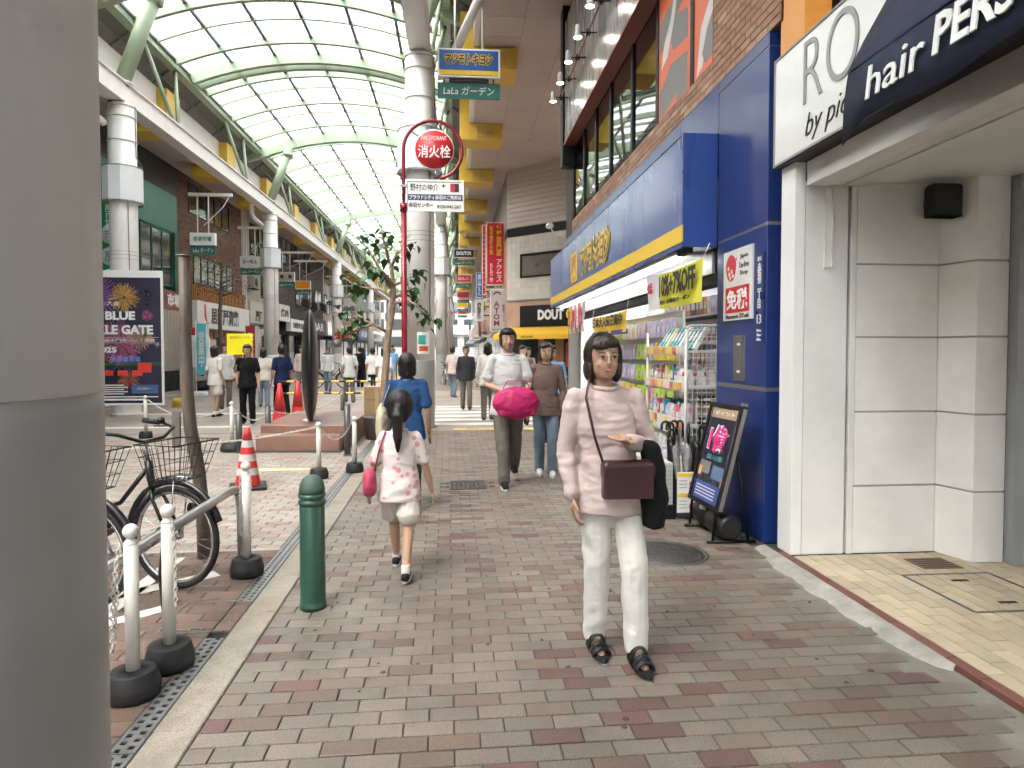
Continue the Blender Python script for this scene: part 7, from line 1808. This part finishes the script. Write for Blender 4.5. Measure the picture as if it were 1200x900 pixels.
    loft(b, [(S((0,0,waist-0.11)),0.200*k*w,0.150*k),(S((0,0,waist-0.05)),0.196*k*w,0.146*k),(S((0,0,waist+0.05)),0.182*k*w,0.134*k),(S((lx*0.3,0,hip+0.18)),0.152*k*w,0.114*k),(S((lx*0.6,ly*0.5,1.22-(1.375-shz))),0.162*k*w,0.116*k),(S((lx*0.75,ly*0.7,shz-0.05)),0.155*k*w,0.098*k),(S((lx*0.78,ly*0.75,shz+0.015)),0.115*k*w,0.078*k),(S((lx*0.8,ly*0.8,shz+0.05)),0.066*k,0.06*k)])
    for i in range(2):
        sh = joints[i][0]; limb(b, [S((lx*0.8, ly*0.8+0.005, shz+0.025)), S(sh+Vector((0,0,-0.012)))], [0.048*k, 0.050*k])
    for i in range(2):
        sh, el, wr = joints[i]
        if sleeve == 'long':
            limb(b, [S(sh),S(sh.lerp(el,0.5)),S(el),S(el.lerp(wr,0.5)),S(el.lerp(wr,0.92))], [0.054*k*w,0.054*k*w,0.049*k*w,0.046*k*w,0.040*k*w])
        else:
            limb(b, [S(sh),S(sh.lerp(el,0.5)),S(sh.lerp(el,0.72))], [0.055*k*w,0.058*k*w,0.062*k*w])
    if voxel < 0.012:
        bc = MB(); ring = [S((lx*0.8+0.066*math.cos(a), ly*0.8-0.004+0.062*math.sin(a), shz+0.058+0.012*math.sin(a))) for a in [2*PI*q/20 for q in range(20)]]; bc.tube(ring, 0.013*k, 8, closed=True, flat=1.0); bc.build('collar', top, t)
    me = skin_surface(b, max(voxel,0.0075), 4, 0.013*k, (8,8,11), len(label)*0.37); me.materials.append(top); inst('top', me, t)
    b = MB()
    if legs == 'skirt':
        loft(b, [(S((0,0.0,0.30)),0.25*k,0.2*k),(S((0,0,0.6)),0.21*k,0.16*k),(S((0,0,hip)),0.165*k*w,0.12*k),(S((0,0,hip+0.12)),0.13*k*w,0.1*k)])
    else:
        loft(b, [(S((0,0,hip-0.12)),0.150*k*w,0.104*k),(S((0,0,hip-0.02)),0.154*k*w,0.112*k),(S((0,0,hip+0.10)),0.130*k*w,0.096*k)])
        for i in range(2):
            hp, kn, an = legsj[i]
            if legs == 'shorts':
                limb(b, [S(hp),S(hp.lerp(kn,0.45)),S(hp.lerp(kn,0.68))], [0.090*k*w,0.104*k*w,0.116*k*w])
            else:
                limb(b, [S(hp),S(hp.lerp(kn,0.5)),S(kn),S(kn.lerp(an,0.5)),S(kn.lerp(an,0.9)),S(an+Vector((0,0.005,-0.015)))], [0.088*k*w,0.084*k*w,0.073*k*w,0.070*k*w,0.066*k*w,0.065*k*w])
    me = skin_surface(b, max(voxel,0.0075), 4, 0.012*k, (10,10,6), len(label)*0.53); me.materials.append(bottom); inst({'shorts':'shorts','skirt':'skirt'}.get(legs,'trousers'), me, t)
    # ---------------- shoes
    for i in range(2):
        an = legsj[i][2]; b = MB()
        limb(b, [S(an+Vector((0,0.045,-0.045))),S(an+Vector((0,-0.02,-0.035))),S(an+Vector((0,-0.10,-0.055))),S(an+Vector((0,-0.165,-0.062)))],[0.040*k,0.042*k,0.041*k,0.032*k])
        base = an.z*k - 0.085*k
        if shoe is sand:
            c = S(an); base = c.z - 0.085*k; n_ = 24; b = MB()
            pl_ = [(c.x + 0.046*k*math.cos(a), c.y - 0.062*k + 0.150*k*math.sin(a)) for a in [2*PI*q/n_ for q in range(n_)]]
            b.prism(pl_, base, base+0.022*k); sd_ = b.build('sandal', m_rubber, t)
            for (yy, hh, rr) in ((-0.150,0.040,0.020),(-0.112,0.054,0.017),(-0.055,0.075,0.020),(-0.02,0.092,0.018)):
                b = MB(); b.tube([(c.x + 0.045*k*math.cos(a), c.y + yy*k, base + 0.018*k + hh*k*math.sin(a)) for a in [PI*q/10 for q in range(11)]], rr*k, 8, flat=0.45); b.build('strap', sand, sd_)
            continue
        if legs == 'shorts':
            b2 = MB(); b2.lathe([(0.036*k,-0.06*k),(0.040*k,0.0),(0.040*k,0.055*k),(0.036*k,0.06*k)],14,S(an)); b2.build('sock', c_wt, t)
        me = skin_surface(b, max(voxel,0.008), 3)
        for v_ in me.vertices:
            if v_.co.z < base+0.012*k: v_.co.z = base + 0.012*k
        me.materials.append(shoe); so_ = inst('shoe', me, t)
        b = MB(); c = S(an); n_ = 20
        pl_ = [(c.x + (0.043 if abs(math.sin(a))<0.8 else 0.036)*k*math.cos(a), c.y - 0.06*k + 0.145*k*math.sin(a)) for a in [2*PI*q/n_ for q in range(n_)]]
        b.prism(pl_, base, base+0.02*k); b.build('sole', m_conew if shoe.name in ('cloth_sneaker_black','cloth_sneaker_white') else m_rubber, so_)
    # ---------------- hair
    b = MB()
    def HB(dx,dy,dz,r_,sc): b.ball(S((head.x+dx*hr, head.y+dy*hr, head.z+dz*hr)), r_*k*hr, 18, 12, sc=sc)
    HB(0,0.035,0.035,0.105,(0.90,0.92,0.95)); HB(0,0.05,-0.02,0.095,(0.90,0.70,1.0)); HB(0,-0.03,0.075,0.075,(0.95,0.9,0.52))
    for s_ in (-1,1): HB(s_*0.068,0.02,0.0,0.045,(0.55,1.1,1.5))
    if hair_style == 'bob':
        for s_ in (-1,1): HB(s_*0.072,0.02,-0.06,0.05,(0.55,1.1,1.4))
        HB(0,0.06,-0.08,0.08,(1.0,0.6,1.0)); HB(-0.03,-0.065,0.06,0.05,(1.0,0.6,0.5))
    if hair_style == 'ponytail':
        limb(b, [S(head+Vector((0,0.10,0.03))*hr),S(head+Vector((0,0.15,-0.05))*hr),S(head+Vector((0,0.14,-0.20))*hr),S(head+Vector((0,0.12,-0.30))*hr)],[0.03*k*hr,0.04*k*hr,0.032*k*hr,0.012*k*hr])
    if hair_style == 'long':
        loft(b, [(S(head+Vector((0,0.085,-0.33))),0.085*k,0.03*k),(S(head+Vector((0,0.085,-0.15))),0.10*k,0.045*k),(S(head+Vector((0,0.05,0.0))),0.09*k,0.07*k)])
    me = skin_surface(b, max(voxel*0.8,0.006), 2, 0.0065*k, (55,55,5), 3); me.materials.append(hair or m_hairk); inst('hair', me, t)
    if voxel <= 0.011:       # loose strands over the hair
        hg = random.Random(len(label)); b = MB(); c0 = head + Vector((0,0.022,0.008))*hr
        for q in range(230 if voxel < 0.009 else 110):
            a = hg.uniform(0, 2*PI); front = math.sin(a) < -0.55
            z1 = (0.62 if front else (1.95 if hair_style in ('bob','long') else 1.5)) * hg.uniform(0.85,1.08); th0 = hg.uniform(0.02,0.5) if not front else hg.uniform(0.02,0.2)
            j = hg.uniform(0.99,1.055); pts = []
            for i in range(7):
                th = th0 + (z1-th0)*i/6; aa = a + 0.10*math.sin(i*0.9+q)
                pts.append(S(c0 + Vector((0.096*math.sin(th)*math.cos(aa), 0.108*math.sin(th)*math.sin(aa), 0.119*math.cos(th)))*hr*j))
            b.tube(pts, [0.0022*k,0.0022*k,0.002*k,0.002*k,0.0018*k,0.0014*k,0.0006*k], 3, caps=False)
        o_ = b.build('hair_strands', hair or m_hairk, t); o_['kind'] = 'stuff'
    if face:
        for s_ in (-1,1):
            b = MB(); c = S(head+Vector((s_*0.032,-0.089,0.0))*hr); b.ball(c, 0.0125*k*hr, 10, 6, sc=(1.1,0.5,0.42)); ey = b.build('eye', m_eyew, t)
            b = MB(); c = S(head+Vector((s_*0.032,-0.0945,0.0))*hr); b.ball(c, 0.0060*k*hr, 8, 6, sc=(1.15,0.5,0.85)); b.build('iris', m_hairk, ey)
            b = MB(); b.tube([S(head+Vector((s_*0.018,-0.0925,0.0035))*hr),S(head+Vector((s_*0.032,-0.0965,0.0075))*hr),S(head+Vector((s_*0.047,-0.088,0.003))*hr)],0.0022*k*hr,5); b.build('eyelid', m_hairk, ey)
            b = MB(); b.tube([S(head+Vector((s_*0.016,-0.095,0.022))*hr),S(head+Vector((s_*0.034,-0.093,0.026))*hr),S(head+Vector((s_*0.05,-0.082,0.02))*hr)],0.0026*k*hr,6); b.build('eyebrow', m_hairb, ey)
        b = MB(); c = S(head+Vector((0,-0.088,-0.066))*hr); b.ball(c, 0.02*k*hr, 10, 6, sc=(1.0,0.42,0.26)); b.build('mouth', m_lip, t)
    return t
def bagthing(name, label, loc, dims, m, strap=None, rz=0.0, bev=0.02):
    t = thing(name, label, 'bag', loc, rz)
    if bev >= 0.05:      # soft cloth bag
        b = MB(); b.ball((0,0,0), 0.5, 20, 14, sc=(dims[0]*1.05,dims[1]*1.15,dims[2]*1.05)); b.box(-dims[0]*0.40,dims[0]*0.40,-dims[1]*0.36,dims[1]*0.36,-dims[2]*0.40,dims[2]*0.36)
        me = skin_surface(b, 0.012, 12, 0.016, (9,9,9), dims[0]*10); me.materials.append(m); inst('bag_body', me, t)
        if strap: b = MB(); b.tube(strap, 0.010, 6, flat=0.5); b.build('strap', m, t)
        return t
    MB().cbox(-dims[0]/2,dims[0]/2,-dims[1]/2,dims[1]/2,-dims[2]/2,dims[2]/2,min(dims)*0.2).build('bag_body', m, t, bevel=bev)
    MB().cbox(-dims[0]/2-0.004,dims[0]/2+0.004,-dims[1]/2-0.006,dims[1]/2+0.004,dims[2]*0.1,dims[2]/2+0.005,min(dims)*0.2).build('flap', m, t, bevel=bev*0.6)
    if strap: b = MB(); b.tube(strap, 0.009, 6, flat=0.4); b.build('strap', m, t)
    return t
snkb = cloth('sneaker_black',(0.008,0.008,0.009),0.6); snkw = cloth('sneaker_white',(0.62,0.60,0.58),0.6); sand = mat('sandal_black',(0.007,0.007,0.008),0.5,var=0.15)
c_white = cloth('white_trousers',(0.64,0.62,0.58)); c_pinksh = cloth('pale_pink_shirt',(0.52,0.41,0.39)); c_khaki = cloth('khaki_grey',(0.125,0.115,0.095)); c_grey = cloth('light_grey',(0.48,0.48,0.47))
c_jean = cloth('light_denim',(0.15,0.20,0.255)); c_brown = cloth('brown_top',(0.14,0.095,0.08)); c_black = cloth('black',(0.006,0.006,0.007)); c_navy = cloth('navy',(0.010,0.017,0.06)); c_blue = cloth('blue_top',(0.02,0.065,0.17)); c_cream = cloth('cream',(0.58,0.53,0.47)); c_cyan = cloth('cyan',(0.18,0.45,0.48)); c_lb = cloth('sky_blue',(0.16,0.33,0.52)); c_dkgrey = cloth('dark_grey',(0.03,0.03,0.033)); c_wt = cloth('white_top',(0.62,0.58,0.54))
# 1 the woman walking towards us
person('woman in pale pink long-sleeved shirt and white trousers walking towards the viewer', (0.745,3.2,0.0), R(3), 1.575, c_pinksh, c_white, sand, m_hairb, 'bob', 'long', 'trousers',
       arms=((( -0.235,0.03,1.10),(-0.215,-0.05,0.86)),((0.225,0.02,1.10),(0.035,-0.205,1.17))), feet=((-0.055,0.10,0.0),(0.11,-0.11,0.012)), lean=(-0.045,-0.01), voxel=0.0068, detail=True, build=0.97)
m_mbag = mat('maroon_leather',(0.04,0.010,0.013),0.4,var=0.15)
bagthing('shoulder_bag','dark maroon crossbody bag at the front of the woman in white trousers',(0.79,3.035,0.90),(0.235,0.075,0.17),m_mbag,
         [(-0.11,0.02,0.07),(-0.16,-0.02,0.2),(-0.19,0.035,0.38),(-0.155,0.13,0.475),(-0.10,0.20,0.475)])
ct = thing('folded_jacket','black folded jacket hanging from the arm of the woman in white trousers','jacket',(0.93,3.10,0.0))
b = MB(); loft(b,[((0.0,0.0,0.66),0.05,0.07),((0.01,0.0,0.80),0.065,0.085),((0.0,0.0,0.95),0.055,0.07),((-0.02,-0.01,1.055),0.045,0.05),((-0.03,-0.01,1.075),0.03,0.035)]); me = skin_surface(b,0.009,3,0.010,(16,16,5),4); me.materials.append(c_black); inst('cloth', me, ct)
# 2 the girl seen from behind, 3 the woman ahead of her
person('girl with black ponytail, flowery top and cream shorts walking away', (-0.385,4.47,0.0), R(178), 1.24, floral('flower_print',(0.62,0.56,0.53),(0.58,0.24,0.28)), c_cream, snkb, m_hairk, 'ponytail', 'short', 'shorts',
       arms=((( -0.235,-0.02,0.98),(-0.285,-0.08,0.76)),((0.245,0.0,0.98),(0.29,-0.07,0.77))), feet=((-0.075,0.24,0.02),(0.075,-0.30,0.0)), voxel=0.008, face=True, child=True)
bagthing('pink_bag','crimson shoulder bag at the left hip of the ponytailed girl',(-0.575,4.42,0.63),(0.09,0.13,0.20),mat('crimson_cloth',(0.40,0.04,0.10),0.7),[(0.03,0,0.08),(0.06,0.0,0.22),(0.10,0.02,0.34)],0.0,0.06)
person('dark-haired woman in a blue top walking ahead of the girl', (-0.47,6.3,0.0), R(180), 1.47, c_blue, c_dkgrey, snkb, m_hairk, 'bob', 'short', 'trousers', voxel=0.011, feet=((-0.08,0.10,0.0),(0.08,-0.10,0.0)), face=True)
bagthing('tote_bag','large beige cloth tote bag carried on the shoulder of the blue-topped woman',(-0.695,6.30,0.80),(0.12,0.30,0.42),mat('beige_canvas',(0.44,0.36,0.26),0.8,var=0.08),[(0.0,-0.09,0.19),(0.06,-0.06,0.36),(0.085,0.0,0.425),(0.06,0.06,0.36),(0.0,0.09,0.19)],0.0,0.06)
# 4 man with pink bag, 5 woman in jeans
person('man in light grey shirt and khaki trousers walking towards the viewer', (0.56,7.40,0.0), R(2), 1.74, c_grey, c_khaki, snkb, m_hairk, 'short', 'short', 'trousers',
       arms=((( -0.235,-0.01,1.10),(-0.08,-0.20,1.04)),((0.235,-0.01,1.10),(0.18,-0.22,1.02))), feet=((-0.055,-0.16,0.0),(0.09,0.22,0.10)), voxel=0.010)
bagthing('pink_duffel','bright magenta bag carried in front by the man in khaki trousers',(0.63,7.13,0.94),(0.50,0.20,0.34),mat('magenta_nylon',(0.40,0.008,0.095),0.55,var=0.15),[(-0.15,-0.02,0.15),(-0.1,-0.03,0.24),(0.1,-0.03,0.24),(0.15,-0.02,0.15)],0.1,0.06)
person('woman in brown top and light blue jeans walking beside the man', (1.06,7.95,0.0), R(-4), 1.60, c_brown, c_jean, snkw, m_hairb, 'bob', 'long', 'trousers', feet=((-0.075,0.08,0.0),(0.08,-0.10,0.0)), voxel=0.011)
person('person in sky-blue top half hidden behind the woman in jeans', (1.52,10.6,0.0), R(0), 1.58, c_lb, c_dkgrey, snkb, m_hairk, 'short', 'short', 'trousers', voxel=0.014, detail=False)
person('person in dark jacket far ahead beside the distant column', (0.22,17.0,0.0), R(0), 1.62, c_dkgrey, c_khaki, snkb, m_hairk, 'short', 'long', 'trousers', voxel=0.016, detail=False)
person('person in white shirt walking away past the dark-jacketed one', (0.85,18.5,0.0), R(180), 1.66, c_wt, c_jean, snkb, m_hairk, 'short', 'short', 'trousers', voxel=0.016, detail=False)
# 6 group on the left
person('person in a cream top and shorts left of the yellow placard', (-5.45,15.5,0.0), R(150), 1.60, c_wt, c_cream, snkb, m_hairk, 'bob', 'short', 'shorts', voxel=0.014, detail=False)
person('person in a pale cyan top under the yellow placard', (-4.78,15.6,0.0), R(20), 1.58, c_cyan, c_cream, snkw, m_hairk, 'bob', 'short', 'trousers', voxel=0.014, detail=False)
person('person all in black standing by the platform post holding the placard', (-4.28,14.0,0.0), R(10), 1.62, c_black, c_black, snkb, m_hairk, 'short', 'short', 'trousers', arms=((( -0.24,-0.02,1.12),(-0.20,-0.20,1.22)),((0.225,0.03,1.08),(0.235,-0.06,0.83))), feet=((-0.10,0.05,0.0),(0.10,-0.05,0.0)), voxel=0.012, detail=True)
person('person in navy shirt behind the two plain red cones', (-3.95,15.4,0.0), R(-140), 1.62, c_navy, c_black, snkb, m_hairk, 'short', 'short', 'trousers', voxel=0.014, detail=False)
person('person in grey right of the black disc, far down the street', (-4.75,25.0,0.0), R(0), 1.62, c_grey, c_jean, snkb, m_hairk, 'short', 'long', 'trousers', voxel=0.018, detail=False)
person('person all in black walking far down the street left of the tree', (-3.95,27.5,0.0), R(180), 1.66, c_black, c_black, snkb, m_hairk, 'short', 'long', 'trousers', voxel=0.018, detail=False)
person('person in white top far down the street below the tree crown', (-2.75,22.0,0.0), R(180), 1.60, c_wt, c_dkgrey, snkb, m_hairk, 'short', 'short', 'trousers', voxel=0.018, detail=False)
person('person in olive far left beside the distant left column', (-6.3,33.0,0.0), R(0), 1.65, c_khaki, c_dkgrey, snkb, m_hairk, 'short', 'long', 'trousers', voxel=0.018, detail=False)
# more of the crowd further on, too far to show more than dress and pose
rc = random.Random(21)
for (x, y, rz_, H_, tp, bt, lb) in ((-5.9,17.5,30,1.68,c_grey,c_khaki,'person in grey shirt behind the cream-topped one'),(-5.15,18.2,200,1.55,c_cream,c_jean,'person in cream top and jeans behind the yellow placard'),
        (-3.1,19.5,200,1.62,c_grey,c_khaki,'person in light grey top just right of the black disc'),(-1.95,18.0,170,1.58,c_wt,c_cream,'person in white with cream skirt behind the striped barrier'),
        (-2.35,24.0,0,1.70,c_lb,c_cream,'person in sky-blue top walking nearer beyond the barrier'),(0.65,14.2,180,1.66,c_wt,c_khaki,'person in white shirt directly behind the man with the magenta bag'),
        (1.3,13.2,0,1.60,c_khaki,c_dkgrey,'person in olive top behind the woman in jeans'),(-0.15,21.5,150,1.63,c_pinksh,c_jean,'person in pale pink top and jeans on the far crossing'),
        (1.75,16.5,20,1.58,c_pinksh,c_dkgrey,'person in faded pink top near the far end of the drugstore'),(-5.6,24.5,10,1.66,c_pinksh,c_khaki,'person in pale pink tee before the brick building'),
        (-4.4,31.5,180,1.64,c_lb,c_dkgrey,'person in sky-blue shirt far down the middle of the street'),(-3.2,34.0,0,1.6,c_brown,c_black,'person in brown coat far down the middle of the street')):
    person(lb, (x,y,0.0), R(rz_), H_, tp, bt, snkb, m_hairk, rc.choice(['short','bob']), rc.choice(['short','long']), 'skirt' if 'skirt' in lb else 'trousers', voxel=0.018, detail=False, face=False,
           feet=((-0.09,rc.uniform(-0.15,0.15),0.0),(0.09,rc.uniform(-0.15,0.15),0.0)))
bpy.data.scenes.remove(TMP)
